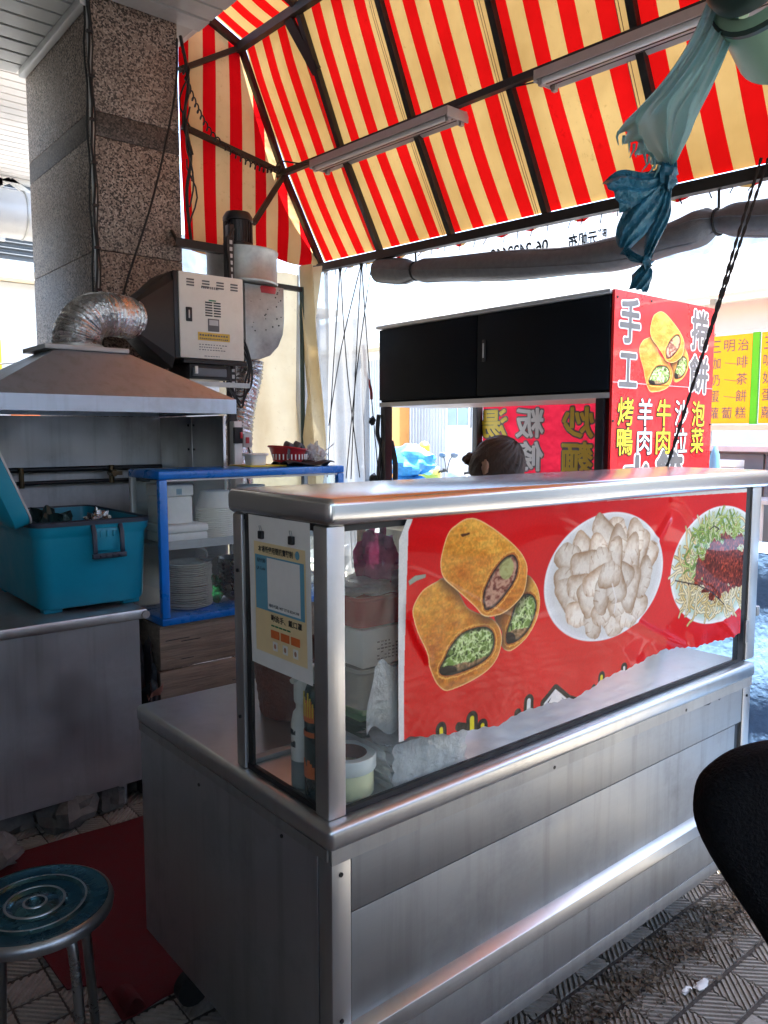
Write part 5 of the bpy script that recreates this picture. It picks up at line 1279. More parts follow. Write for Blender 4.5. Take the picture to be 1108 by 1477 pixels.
cl.tube(spline([(3.36, 3.95, 1.45), (3.39, 3.94, 1.3), (3.38, 3.93, 1.1), (3.42, 3.92, .97)], 6), .018, 6)
cl.blob((3.27, 4.03, 1.58), (.02, .025, .03), 2).blob((3.28, 4.03, 1.20), (.025, .035, .035), 4).blob((3.42, 3.92, 1.14), (.03, .05, .03), 5)
cl.build('hose_and_clamps', 'rubber', ca)

# end sign, faces the customer
sg = thing('roll_sign', 'red sign board with rolls and Chinese lettering on the cart end', 'sign', (3.78, 2.24, .9))
SX0, SX1, SZ0, SZ1 = 3.305, 4.262, .93, 2.185
SWD, SY = SX1 - SX0, 2.236
box('board', 'sign_red', sg, SX0, SX1, 2.238, 2.252, SZ0, SZ1)
MB().box(SX0, SX1, 2.2366, 2.2379, 1.745, 1.748).build('board_joint', 'trim', sg, smooth=False)
U_, V_, N_ = (1, 0, 0), (0, 0, 1), (0, -1, 0)
def s_at(px, py): return SX0 + px * SWD, SZ0 + py
def stext(ch, mi, mo, x, z, w_, h_, bold=.03, ring=.05): text_outlined(ch, mi, mo, sg, (x, SY, z), U_, V_, N_, w_, h_, bold, ring)
for ch, p0, p1 in (('手', (3.352, 2.24, 1.943), (3.52, 2.24, 2.148)), ('工', (3.357, 2.24, 1.731), (3.504, 2.24, 1.887)), ('捲', (4.016, 2.24, 1.952), (4.191, 2.24, 2.155)), ('餅', (4.011, 2.24, 1.723), (4.203, 2.24, 1.915))):
    stext(ch, 'ink_grey', 'ink_white', p0[0], p0[2], p1[0] - p0[0], p1[2] - p0[2], .03, .045)
cols = (890, 918, 946, 972, 997)
for i, (a, b_) in enumerate((('烤', '鴨'), ('羊', '肉'), ('牛', '肉'), ('沙', '拉'), ('泡', '菜'))):
    mi = 'ink_white' if i in (1, 3) else 'ink_yellow'
    x0 = (3.353, 2.24, 1.584)[0] + ((4.05, 2.24, 1.594)[0] - (3.353, 2.24, 1.584)[0]) * i / 4
    stext(a, mi, 'ink', x0, (3.355, 2.24, 1.544)[2] - .005, .132, .135, .012, .04); stext(b_, mi, 'ink', x0, (3.362, 2.24, 1.398)[2] - .005, .132, .135, .012, .04)
stext('水', 'ink_grey', 'ink_white', 3.42, 1.165, .23, .22, .04, .05); stext('餃', 'ink_grey', 'ink_white', 3.72, 1.165, .25, .24, .04, .05)
rp0, rp1 = (3.526, 2.24, 1.721), (3.988, 2.24, 2.135)
rv = MB()
for x, z in ((3.325, 2.15), (3.62, 2.16), (4.2, 2.08), (4.25, 1.55), (3.315, 1.56)): rv.cyl((x, 2.2378, z), (x, 2.234, z), .007, n=8)
rv.build('rivet', 'black_steel', sg)
allp = np.array(ROLL_A + ROLL_B + ROLL_C); lo, hi = allp.min(0), allp.max(0)
px0, px1, pz0, pz1 = rp0[0], rp1[0] + .01, rp0[2] - .01, 2.115
rc = Canvas(px0 - .01, px1 + .01, pz0 - .01, pz1 + .01, 900, (.90, .14, .16))
kx, kz = (px1 - px0) / (hi[0] - lo[0]), (pz1 - pz0) / (hi[1] - lo[1])
draw_rolls(rc, lambda p: (px0 + (p[0] - lo[0]) * kx, pz0 + (p[1] - lo[1]) * kz), kx)
rc.rgb = rc.rgb * .86 + .10
M['roll_print'] = printed('printed rolls', rc.image('roll_print'), 0.3, 0.2)
# cut out along the outlines of the rolls
for nm, pl in (('roll_picture', ROLL_C), ('roll_picture', ROLL_B), ('roll_picture', ROLL_A)):
    k_ = {id(ROLL_C): 0, id(ROLL_B): 1, id(ROLL_A): 2}[id(pl)]
    sp = [(px0 + (p[0] - lo[0]) * kx, pz0 + (p[1] - lo[1]) * kz) for p in spline(pl, 4, True)]
    c0 = np.mean(sp, 0); sp = [c0 + (np.array(p) - c0) * 1.015 for p in sp]
    o = MB().add([(p[0], 2.2372 - .0006 * k_, p[1]) for p in sp], [tuple(range(len(sp)))]).build(nm, M['roll_print'], sg, smooth=False, clean=False)
    ul = o.data.uv_layers.new(name='UVMap'); org = ORG['roll_sign']
    for l in o.data.loops:
        c_ = o.data.vertices[l.vertex_index].co + org
        ul.data[l.index].uv = ((c_.x - rc.x0) / (rc.x1 - rc.x0), (c_.z - rc.z0) / (rc.z1 - rc.z0))

# banner on the street side of the cart, seen from behind so its lettering is reversed
bn = thing('noodle_banner', 'red noodle banner hung on the cart, its Chinese lettering seen reversed', 'banner', (4.23, 3.3, 1.0))
M['banner_red'] = cloth_through('red banner cloth', None, c2=(0.58, 0.02, 0.05), mixt=0.22, spots=False)
MB().grid(lambda u, v: (4.226 + .008 * math.sin(u * 16) * (1 - v), 2.36 + 1.58 * u, .95 + .755 * v), 40, 10).build('cloth', 'banner_red', bn, clean=False)
for i, (y0, s, mi) in enumerate(((2.985, '炒麵', 'ink_yellow'), (3.38, '粄條', 'ink_white'), (3.70, '湯滷', 'ink_yellow'))):
    for j, ch in enumerate(s):
        o_ = (4.213, y0, 1.475 - j * .225)
        text_bold(ch, 'ink_grey', bn, o_, (0, 1, 0), (0, 0, 1), (-1, 0, 0), .235, .19, .016)
        text_bold(ch, mi, bn, (4.211, y0, 1.475 - j * .225), (0, 1, 0), (0, 0, 1), (-1, 0, 0), .235, .19, .006)
eg = MB()
for i in range(12):
    y = 2.4 + i * .135; eg.tube([(4.222, y, 1.695), (4.20, y, 1.72)], .006, 5)
eg.build('tie', 'rubber', bn)

# ================================================================== VENDOR
def skin_body(nodes, edges, radii, name, m, parent, sub=2):
    me = bpy.data.meshes.new(name); org = ORG[parent.name]
    me.from_pydata([Vector(n) - org for n in nodes], edges, [])
    o = bpy.data.objects.new(name, me); COL.objects.link(o)
    sk = o.modifiers.new('skin', 'SKIN'); sk.use_smooth_shade = True
    for i, r_ in enumerate(radii):
        me.skin_vertices[0].data[i].radius = (r_, r_) if not isinstance(r_, tuple) else r_
    me.skin_vertices[0].data[0].use_root = True
    sb_ = o.modifiers.new('sub', 'SUBSURF'); sb_.levels = sub; sb_.render_levels = sub
    dg = bpy.context.evaluated_depsgraph_get(); ev = o.evaluated_get(dg)
    nm = bpy.data.meshes.new_from_object(ev); bpy.data.objects.remove(o)
    nm.materials.clear(); nm.materials.append(M[m]); nm.shade_smooth()
    r_ = bpy.data.objects.new(name, nm); COL.objects.link(r_); r_.parent = parent; ORG[r_.name] = org.copy()
    return r_
PX, PY = 2.33, 2.12           # head centre, in plan
pe = thing('person', 'person with dark hair tied in a bun bending over behind the counter', 'person', (2.34, 2.36, 0))
nodes = [(2.34, 2.37, .90), (2.34, 2.36, 1.00), (2.34, 2.31, 1.12), (2.34, 2.24, 1.23), (2.34, 2.19, 1.28), (2.335, 2.15, 1.31), (2.33, 2.13, 1.36),   # pelvis..neck..head base 0-6
         (2.19, 2.25, 1.225), (2.12, 2.19, 1.05), (2.18, 1.98, .93), (2.22, 1.90, .90),    # left arm 7-10
         (2.49, 2.25, 1.225), (2.56, 2.19, 1.05), (2.48, 1.98, .93), (2.44, 1.90, .90),    # right arm 11-14
         (2.25, 2.37, .84), (2.24, 2.36, .48), (2.24, 2.40, .09), (2.24, 2.32, .035),      # left leg 15-18
         (2.43, 2.37, .84), (2.44, 2.36, .48), (2.44, 2.40, .09), (2.44, 2.32, .035)]      # right leg 19-22
edges = [(0, 1), (1, 2), (2, 3), (3, 4), (4, 5), (5, 6), (3, 7), (7, 8), (8, 9), (9, 10), (3, 11), (11, 12), (12, 13), (13, 14), (0, 15), (15, 16), (16, 17), (17, 18), (0, 19), (19, 20), (20, 21), (21, 22)]
radii = [(.13, .10), (.115, .09), (.12, .095), (.12, .09), (.065, .06), (.052, .052), (.055, .055), .058, .047, .037, .03, .058, .047, .037, .03, .088, .062, .042, .045, .088, .062, .042, .045]
skin_body(nodes, edges, radii, 'body', 'skin', pe)
skin_body([nodes[0], nodes[1], nodes[2], nodes[3], nodes[7], (2.14, 2.205, 1.10), nodes[11], (2.54, 2.205, 1.10), (2.34, 2.375, .86)], [(0, 1), (1, 2), (2, 3), (3, 4), (4, 5), (3, 6), (6, 7), (0, 8)], [(.145, .115), (.13, .105), (.135, .11), (.135, .105), .072, .064, .072, .064, (.15, .115)], 'shirt', 'shirt', pe)
skin_body([nodes[0], nodes[15], nodes[16], (2.24, 2.395, .12), nodes[19], nodes[20], (2.44, 2.395, .12)], [(0, 1), (1, 2), (2, 3), (0, 4), (4, 5), (5, 6)], [(.145, .115), .10, .075, .055, .10, .075, .055], 'trousers', 'trousers', pe)
for sx in (-1, 1):
    hx = 2.33 + sx * .11
    hand = [(hx, 1.90, .90), (hx - sx * .01, 1.86, .875), (hx - sx * .012, 1.83, .865)]
    hn, he, hr = list(hand), [(0, 1), (1, 2)], [.027, .034, .033]
    for k, (dx, L) in enumerate(((-.024, .058), (-.008, .068), (.008, .064), (.023, .05))):
        b0 = len(hn); x_ = hx - sx * .012 + dx
        hn += [(x_, 1.82, .862), (x_ + dx * .15, 1.82 - L * .5, .862), (x_ + dx * .2, 1.82 - L, .838)]; he += [(2, b0), (b0, b0 + 1), (b0 + 1, b0 + 2)]; hr += [.010, .009, .007]
    b0 = len(hn); hn += [(hx - sx * .045, 1.85, .862), (hx - sx * .062, 1.825, .85)]; he += [(1, b0), (b0, b0 + 1)]; hr += [.011, .009]
    skin_body(hn, he, hr, 'hand', 'skin', pe, 1)
    MB().blob((2.34 + sx * .10, 2.31, .035), (.048, .115, .04), 3 + sx, .05, 2, 16, 10, zmin=.0).build('shoe', 'rubber', pe)
# head: built upright, then bowed and turned
HD = Matrix.Translation((2.325, 2.085, 1.372)) @ Matrix.Rotation(R(12), 4, 'Z') @ Matrix.Rotation(R(38), 4, 'X')
hv = MB(); nu, nv = 36, 28; vs = []
for i in range(nv + 1):
    th = math.pi * i / nv
    for j in range(nu):
        ph = 2 * math.pi * j / nu
        d = Vector((math.sin(th) * math.cos(ph), math.sin(th) * math.sin(ph), math.cos(th)))
        x, y, z = d.x * .074, d.y * .093, d.z * .112          # face looks along -y
        if z < 0: x *= 1 - .30 * (-z / .112) ** 1.4; y = y * (1 - .12 * (-z / .112)) - .012 * (-z / .112)
        if y < 0:
            f = -y / .093
            y -= .020 * math.exp(-((x / .012) ** 2 + ((z + .012) / .022) ** 2)) * f           # nose
            y += .010 * (math.exp(-(((abs(x) - .031) / .014) ** 2 + ((z - .012) / .011) ** 2))) * f   # eye sockets
            y -= .005 * math.exp(-((x / .020) ** 2 + ((z + .052) / .008) ** 2)) * f            # lips
            y -= .007 * math.exp(-((x / .018) ** 2 + ((z + .090) / .015) ** 2)) * f            # chin
        vs.append(HD @ Vector((x, y, z)))
hv.add(vs, [(i * nu + j, (i + 1) * nu + j, (i + 1) * nu + (j + 1) % nu, i * nu + (j + 1) % nu) for i in range(nv) for j in range(nu)])
hv.build('head', 'skin', pe, ang=80)
ey = MB()
for sx in (-1, 1): ey.blob(HD @ Vector((sx * .031, -.081, .012)), (.010, .006, .006), 1, 0, 1, 10, 8)
ey.build('eye', 'ink', pe)
lp = MB(); lp.blob(HD @ Vector((0, -.096, -.052)), (.020, .006, .006), 1, 0.05, 1, 12, 8); lp.build('lips', 'ink_orange', pe)
for sx in (-1, 1):
    er = MB()
    er.blob(HD @ Vector((sx * .088, .004, -.004)), (.009, .017, .027), 2, .22, 2.2, 16, 12); er.build('ear', 'skin', pe)
hr_ = MB(); vs = []
nu, nv = 64, 30
for i in range(nv + 1):
    th = math.pi * i / nv * .72
    for j in range(nu):
        ph = 2 * math.pi * j / nu; fr = max(0, -math.sin(ph))
        t2 = th * (1 - .42 * fr ** 1.5)
        d = Vector((math.sin(t2) * math.cos(ph), math.sin(t2) * math.sin(ph), math.cos(t2)))
        k = 1.0 + .014 * math.sin(ph * 21 + t2 * 6) + .01 * math.sin(ph * 47)
        ed = max(0, (i - nv + 2) / 2) * .05
        vs.append(HD @ Vector((d.x * .087 * k, d.y * .110 * k + .004, d.z * .127 * k - .004)) )
hr_.add(vs, [(i * nu + j, (i + 1) * nu + j, (i + 1) * nu + (j + 1) % nu, i * nu + (j + 1) % nu) for i in range(nv) for j in range(nu)])
hair = hr_.build('hair', 'hair', pe, ang=80, clean=False)
bnn = MB().blob(HD @ Vector((0, .108, -.055)), (.036, .034, .028), 5, .18, 2.2, 20, 14)
for k in range(0):
    q = rng.uniform(0, 6.28); c0 = HD @ Vector((0, .108, -.055)); d_ = Vector((math.cos(q), rng.uniform(-.3, .6), math.sin(q)))
    bnn.tube([c0 + d_ * .028, c0 + d_ * .05 + Vector((0, .01, .01)), c0 + d_ * .055 + Vector((0, 0, rng.uniform(-.02, .01)))], [.003, .002, .0008], 4)
bnn.build('bun', 'hair', hair)
wi = MB()
for k in range(26):
    q = rng.uniform(0, 6.28); t2 = rng.uniform(.5, 1.5); d_ = Vector((math.sin(t2) * math.cos(q), math.sin(t2) * math.sin(q), math.cos(t2)))
    p0 = Vector((d_.x * .086, d_.y * .108, d_.z * .124)); tg = Vector((-d_.y, d_.x, -.4)).normalized()
    wi.tube([HD @ p0, HD @ (p0 * 1.04 + tg * .02), HD @ (p0 * 1.05 + tg * .045)], [.0012, .001, .0005], 4)
wi.build('loose_strands', 'hair', hair, kind='stuff')

# ================================================================== LEFT SIDE: TABLE, COOLER, BLUE CABINET
tb_ = thing('steel_table', 'stainless steel table with a full front panel under the teal cooler', 'table', (0.72, 3.4, 0))
MB().box(0.10, 1.245, 2.945, 3.95, .772, .812).build('tabletop', 'steel_y', tb_, bevel=.008)
box('front_panel', 'steel_dull', tb_, 0.12, 1.215, 2.962, 2.968, .115, .771)
box('end_panel', 'steel_dull', tb_, 1.209, 1.215, 2.969, 3.92, .115, .771)
box('end_panel', 'steel_dull', tb_, 0.12, 0.126, 2.969, 3.92, .115, .771)
MB().cyl((1.235, 2.95, .79), (1.235, 2.938, .79), .016, n=14).build('corner_cap', 'steel', tb_)
for x in (.2, 1.15):
    for y in (3.05, 3.85): box('leg', 'steel_dull', tb_, x - .02, x + .02, y - .02, y + .02, .0, .7715)
lab = {0: 'grey broken stone under the left part of the steel table, the frontmost', 1: 'flat dark stone under the steel table near its middle', 2: 'rough stone under the steel table beside its right leg', 3: 'low stone block behind the others under the steel table'}
for i, (x, y, a, b, h) in enumerate(((.62, 2.86, .10, .09, .06), (.93, 3.02, .11, .09, .075), (1.10, 3.04, .07, .06, .075), (.70, 3.10, .12, .08, .09))):
    tag(MB().blob((x, y, h * .72), (a, b, h), i + 2, .32, 1.8, 14, 10, zmin=0.001).build('stone', 'stone', ang=25, clean=False), lab[i], 'stone', 'stones under the steel table')

co_ = thing('cooler_box', 'teal plastic cooler box with its lid open on the steel table', 'cooler', (1.08, 3.38, .812))
def rrect(x0, x1, y0, y1, z, r, n=6):
    out = []
    for cx, cy, a0 in ((x1 - r, y1 - r, 0), (x0 + r, y1 - r, 90), (x0 + r, y0 + r, 180), (x1 - r, y0 + r, 270)):
        for k in range(n): q = R(a0 + 90 * k / (n - 1)); out.append((cx + r * math.cos(q), cy + r * math.sin(q), z))
    return out
def loft(rings, cap0=True, cap1=True):
    b = MB(); L = len(rings[0])
    for rg in rings: b.v += rg
    for i in range(len(rings) - 1): b.f += [(i * L + j, i * L + (j + 1) % L, (i + 1) * L + (j + 1) % L, (i + 1) * L + j) for j in range(L)]
    if cap0: b.f.append(tuple(range(L))[::-1])
    if cap1: b.f.append(tuple((len(rings) - 1) * L + j for j in range(L)))
    return b
QX0, QX1, QY0, QY1 = .855, 1.312, 3.04, 3.74
loft([rrect(QX0 + .028, QX1 - .030, QY0 + .022, QY1 - .03, .832, .05), rrect(QX0 + .020, QX1 - .022, QY0 + .014, QY1 - .02, .845, .055), rrect(QX0 + .008, QX1 - .010, QY0 + .006, QY1 - .008, 1.10, .055),
      rrect(QX0 + .006, QX1 - .008, QY0 + .004, QY1 - .006, 1.112, .055), rrect(QX0 - .002, QX1 + .002, QY0 - .004, QY1 + .002, 1.125, .058), rrect(QX0 - .002, QX1 + .002, QY0 - .004, QY1 + .002, 1.160, .058),
      rrect(QX0 + .018, QX1 - .018, QY0 + .016, QY1 - .018, 1.160, .04), rrect(QX0 + .022, QX1 - .022, QY0 + .02, QY1 - .022, 1.14, .04), rrect(QX0 + .04, QX1 - .04, QY0 + .04, QY1 - .04, .875, .03)]).build('body', 'teal', co_)
loft([rrect(QX0 - .006, QX1 + .006, QY0 - .009, QY1 + .006, 1.149, .06), rrect(QX0 - .006, QX1 + .006, QY0 - .009, QY1 + .006, 1.165, .06), rrect(QX0 + .014, QX1 - .014, QY0 + .012, QY1 - .014, 1.168, .045), rrect(QX0 + .016, QX1 - .016, QY0 + .014, QY1 - .016, 1.150, .045)], False, False).build('rim', 'teal_dark', co_)
for x in (QX0 + .075, QX1 - .075):
    for y in (QY0 + .075, QY1 - .075): MB().box(x - .035, x + .035, y - .03, y + .03, .8125, .835).build('foot', 'teal', co_, bevel=.006)
lx = 1.125
la = MB()
la.prism([(QY0 - .012, 1.150), (QY0 - .030, 1.12), (QY0 - .034, 1.04), (QY0 - .024, 1.035), (QY0 - .018, 1.11), (QY0 - .004, 1.140)], 'x', lx - .062, lx - .045)
la.prism([(QY0 - .012, 1.150), (QY0 - .030, 1.12), (QY0 - .034, 1.04), (QY0 - .024, 1.035), (QY0 - .018, 1.11), (QY0 - .004, 1.140)], 'x', lx + .045, lx + .062)
la.box(lx - .066, lx + .066, QY0 - .040, QY0 - .022, 1.018, 1.038)
la_o = la.build('latch', 'teal_dark', co_, bevel=.003)
gr_ = MB()
for i in range(4): gr_.box(lx - .04 + i * .024, lx - .022 + i * .024, QY0 - .046, QY0 - .0405, 1.022, 1.034)
gr_.build('grip', 'teal_dark', la_o, bevel=.002)
MB().box(lx - .042, lx + .042, QY0 - .014, QY0 + .004, 1.045, 1.135).build('latch_plate', 'teal', co_, bevel=.004)
hg = MB()
for i in (-1, 0, 1): hg.box(lx + i * .025 - .004, lx + i * .025 + .004, QY0 - .019, QY0 - .0145, 1.10, 1.125)
hg.build('latch_rib', 'teal', co_, bevel=.001)
# lid swung open on the left edge
ang = R(112); hx, hz = QX0 + .004, 1.172
def lidp(p):
    dx, dz = p[0] - hx, p[2] - hz
    return (hx + dx * math.cos(ang) - dz * math.sin(ang), p[1], hz + dx * math.sin(ang) + dz * math.cos(ang))
def lring(i, z, r): return [lidp(p) for p in rrect(QX0 + i, QX1 - i, QY0 + i, QY1 - i, z, r)]
loft([lring(0, 1.175, .055), lring(-.003, 1.185, .055), lring(.0, 1.235, .05), lring(.03, 1.258, .04), lring(.06, 1.262, .03)]).build('lid', 'teal', co_)
loft([lring(-.004, 1.170, .058), lring(-.004, 1.177, .058), lring(.012, 1.178, .05), lring(.012, 1.168, .05)], False, False).build('lid_rim', 'trim', co_)
loft([lring(.03, 1.174, .04), lring(.035, 1.166, .04)]).build('lid_liner', 'teal_dark', co_)
cbag = MB().blob((1.02, 3.42, 1.08), (.09, .14, .10), 6, .35, 2.4, 22, 16)
tag(cbag.build('dark_bag', 'can_dark', clean=False, ang=30), 'crumpled dark plastic bag inside the open teal cooler', 'bag')
tag(MB().blob((1.19, 3.28, 1.125), (.05, .06, .05), 9, .4, 4, 22, 16).build('foil_bundle', 'foil', clean=False, ang=20), 'crumpled silver foil bundle inside the open teal cooler', 'foil bundle')
for x, y, z in ((1.02, 3.42, .93), (1.19, 3.28, .92), (1.08, 3.58, .93)):
    pass
fillr = MB().box(.92, 1.25, 3.10, 3.68, .876, 1.02)
tag(fillr.build('ice_pack', 'foam', bevel=.02), 'white foam block lying in the bottom of the teal cooler', 'foam block')

gc = thing('glass_cabinet', 'blue framed glass cabinet of plates and bowls on a wooden crate', 'cabinet', (1.795, 3.16, .712))
GX0, GX1, GY0, GY1, GZ0, GZ1 = 1.330, 2.262, 3.0, 3.315, .712, 1.348
box('top', 'blue_frame', gc, GX0, GX1, GY0, GY1, GZ1 - .035, GZ1, bevel=.008)
MB().box(GX0, GX1, GY0, GY1, GZ0, GZ0 + .03).build('base', 'blue_frame', gc, bevel=.006)
for x in (GX0 + .002, GX1 - .037): 
    box('front_post', 'blue_frame', gc, x, x + .035, GY0 + .002, GY0 + .03, GZ0 + .031, GZ1 - .036, bevel=.004)
    box('rear_post', 'trim', gc, x, x + .025, GY1 - .027, GY1 - .002, GZ0 + .031, GZ1 - .036, bevel=.003)
MB().box(GX0 + .039, GX1 - .039, GY0 + .012, GY0 + .016, GZ0 + .0305, GZ1 - .0355).build('front_pane', 'glass_cabinet', gc, smooth=False)
MB().box(GX0 + .008, GX0 + .012, GY0 + .0315, GY1 - .0285, GZ0 + .0305, GZ1 - .0355).build('end_pane', 'glass_dusty', gc, smooth=False)
MB().box(GX1 - .012, GX1 - .008, GY0 + .0315, GY1 - .0285, GZ0 + .0305, GZ1 - .0355).build('end_pane', 'glass_dusty', gc, smooth=False)
MB().box(GX0 + .03, GX1 - .03, GY1 - .012, GY1 - .008, GZ0 + .0305, GZ1 - .0355).build('back_pane', 'glass_dusty', gc, smooth=False)
box('shelf', 'steel', gc, GX0 + .016, GX1 - .016, GY0 + .022, GY1 - .03, 1.036, 1.042)
MB().box(GX0 + .04, GX1 - .04, GY0 + .018, GY0 + .0215, 1.022, 1.058).build('shelf_lip', 'steel', gc)
seal = MB().box(GX0 + .037, GX1 - .037, GY0 + .008, GY0 + .0105, GZ1 - .043, GZ1 - .036).build('seal_strip', 'trim', gc)

pl0 = None
n_pl = 22
for i in range(n_pl):
    z = GZ0 + .0305 + i * .0088
    if pl0 is None:
        m = MB().lathe([(.055, 0), (.06, .002), (.088, .010), (.1015, .0165), (.103, .018), (.1005, .0185), (.086, .0125), (.058, .0045), (.002, .0042)], (1.515, 3.145, z), 36)
        pl0 = m.build('plate', 'ceramic', None, ang=50, label='off-white plate in the tall stack inside the blue glass cabinet', cat='plate', group='stacked plates in the blue cabinet')
        pz = pl0.location.copy()
    else:
        c = pl0.copy(); COL.objects.link(c)
        if i == n_pl - 1: c['label'] = 'topmost plate of the tall stack inside the blue glass cabinet'
        c.location = (pz.x + rng.uniform(-.003, .003), pz.y + rng.uniform(-.003, .003), z); c.rotation_euler = (rng.uniform(-.015, .015), rng.uniform(-.015, .015), 0)
db0 = None
for i in range(9):
    z = GZ0 + .0305 + i * .018
    if db0 is None:
        db0 = MB().lathe([(.035, 0), (.04, .003), (.07, .030), (.085, .052), (.087, .054), (.083, .053), (.066, .031), (.036, .006), (.002, .006)], (1.765, 3.16, z), 32).build('dark_bowl', 'dark_bowl', None, ang=50,
                 label='dark plastic bowl in the nested stack on the blue cabinet floor', cat='bowl', group='nested dark bowls in the blue cabinet')
        bz = db0.location.copy()
    else:
        c = db0.copy(); COL.objects.link(c)
        if i == 8: c['label'] = 'topmost dark bowl of the nested stack on the blue cabinet floor'
        c.location = (bz.x + rng.uniform(-.003, .003), bz.y, z); c.rotation_euler = (0, rng.uniform(-.03, .03), 0)
pb0 = None
for cx, n_, lbl, grp in ((1.66, 15, 'white paper bowl in the leftmost upside down stack on the cabinet shelf', 'paper bowls, first stack'), (1.845, 17, 'white paper bowl in the taller stack beside the first stack on the shelf', 'paper bowls, second stack'), (2.03, 10, 'white paper bowl in the short stack at the far end of the shelf', 'paper bowls, third stack')):
    for i in range(n_):
        z = 1.043 + i * .0092
        if pb0 is None:
            pb0 = MB().lathe([(.084, 0), (.086, .004), (.082, .006), (.064, .072), (.060, .076), (.002, .077)], (cx, 3.16, z), 32).build('paper_bowl', 'paperbowl', None, ang=50)
            pbz = pb0.location.copy(); o = pb0
        else:
            o = pb0.copy(); COL.objects.link(o)
        o.location = (cx + rng.uniform(-.0015, .0015), 3.16, z); tag(o, ('topmost ' + lbl[6:]) if i == n_ - 1 else lbl, 'paper bowl', grp)
fb = thing('foam_box', 'flat white foam box on the cabinet shelf before the paper bowls', 'foam box', (1.46, 3.13, 1.043))
box('tray', 'foam', fb, 1.375, 1.565, 3.045, 3.24, 1.043, 1.085, bevel=.008); box('lid', 'foam', fb, 1.371, 1.569, 3.041, 3.244, 1.0855, 1.118, bevel=.01)
fb2 = thing('foam_box', 'white foam box with a pale blue mark standing on the flat foam box', 'foam box', (1.46, 3.17, 1.1185))
box('tray', 'foam', fb2, 1.385, 1.52, 3.09, 3.25, 1.1185, 1.235, bevel=.008); box('lid', 'foam', fb2, 1.381, 1.524, 3.086, 3.254, 1.2355, 1.285, bevel=.008)
ms = MB()
for i in range(5): ms.box(1.445 + i * .005, 1.448 + i * .005, 3.0845, 3.0855, 1.243 + .002 * (i % 2), 1.268)
ms.build('blue_mark', 'paper_blue', fb2)
tub('red_tub', 'small red plastic tub behind the dark bowls in the blue cabinet', 'tub', 'red_pl', 1.93, 3.17, GZ0 + .0305, .16, .16, .235)
tag(MB().blob((1.64, 3.20, .80), (.06, .07, .065), 4, .4, 3, 24, 16, zmin=.7435).build('green_bag', 'green_bag', clean=False), 'crumpled green plastic bag between the plates and dark bowls', 'bag')
tag(MB().blob((2.1, 3.16, .80), (.08, .09, .06), 7, .3, 3, 24, 16, zmin=.7435).build('clear_bag', 'bagfilm', clean=False), 'crumpled clear bag in the far corner of the blue cabinet', 'bag')
tap = thing('steel_ladle', 'steel ladle hanging under the shelf above the plate stack', 'ladle', (1.56, 3.17, .96))
MB().tube(spline([(1.50, 3.18, 1.033), (1.50, 3.18, 1.02), (1.56, 3.18, 1.005), (1.61, 3.17, .985), (1.615, 3.16, .955)], 6), .006, 8).build('handle', 'steel', tap)
MB().lathe([(.002, .0), (.028, .008), (.038, .022), (.036, .022), (.002, .004)], (1.615, 3.16, .935), 20).build('bowl', 'steel', tap)

cr = thing('wooden_crate', 'weathered wooden crate with split planks under the blue cabinet', 'crate', (1.80, 3.18, 0))
zz = 0.005
for k, h in enumerate((.175, .17, .175, .178)):
    box('plank', 'wood', cr, 1.318 + .004 * (k % 2), 2.28, 3.012 + .003 * (k % 2), 3.036, zz, zz + h - .006, bevel=.004); box('plank', 'wood', cr, 1.324, 1.342, 3.037, 3.36, zz, zz + h - .008, bevel=.004); box('plank', 'wood', cr, 2.26, 2.278, 3.037, 3.36, zz, zz + h - .008, bevel=.004)
    zz += h
for i in range(3): box('plank', 'wood', cr, 1.325, 2.275, 3.02 + i * .115, 3.13 + i * .115, .690, .7105, bevel=.003)
for x in (1.36, 2.22): box('corner_batten', 'wood', cr, x - .02, x + .02, 3.0365, 3.07, .005, .688)
ck = MB()
for i in range(9):
    z = rng.uniform(.3, .66); x = rng.uniform(1.34, 1.7); ck.box(x, x + rng.uniform(.03, .12), 3.0105, 3.0118, z, z + .003)
ck.build('split', 'black', cr, smooth=False)
dbx = thing('dark_bag', 'dark rubbish bag slumped between steel table and wooden crate', 'bag', (1.27, 3.06, 0))
MB().blob((1.27, 3.07, .30), (.045, .10, .32), 11, .25, 3, 20, 18, zmin=.002).build('sack', 'black', dbx, clean=False)
MB().grid(lambda u, v: (1.245 + .06 * u, 2.985 - .03 * v + .01 * math.sin(u * 6), .44 + .05 * u * v + .012 * math.sin(v * 7)), 6, 6).build('paper_scrap', 'card_core', dbx, clean=False)

# on top of the blue cabinet
bs = thing('red_basket', 'red plastic basket holding folded dark pads on top of the blue cabinet', 'basket', (2.06, 3.15, GZ1 + .001))
def rr_(s, z, tl=0): return [(2.055 + .085 * s * math.cos(q), 3.17 + .10 * s * math.sin(q), z + tl * math.cos(q)) for q in np.linspace(0, 2 * math.pi, 32, endpoint=False)]
loft([rr_(.72, GZ1 + .0015), rr_(1.0, GZ1 + .078, -.012), rr_(.96, GZ1 + .078, -.012), rr_(.68, GZ1 + .006)]).build('basket_body', 'red_dark', bs)
q = rr_(1.03, GZ1 + .08, -.012); MB().tube(q + [q[0]], .005, 6).build('rim', 'red_dark', bs)
sl_ = MB()
for i in range(12): a_ = math.pi + i * .22; sl_.box(2.055 + .083 * math.cos(a_) - .003, 2.055 + .083 * math.cos(a_) + .003, 3.17 + .098 * math.sin(a_) - .003, 3.17 + .098 * math.sin(a_), GZ1 + .03, GZ1 + .055)
sl_.build('slot', 'ink_white', bs)
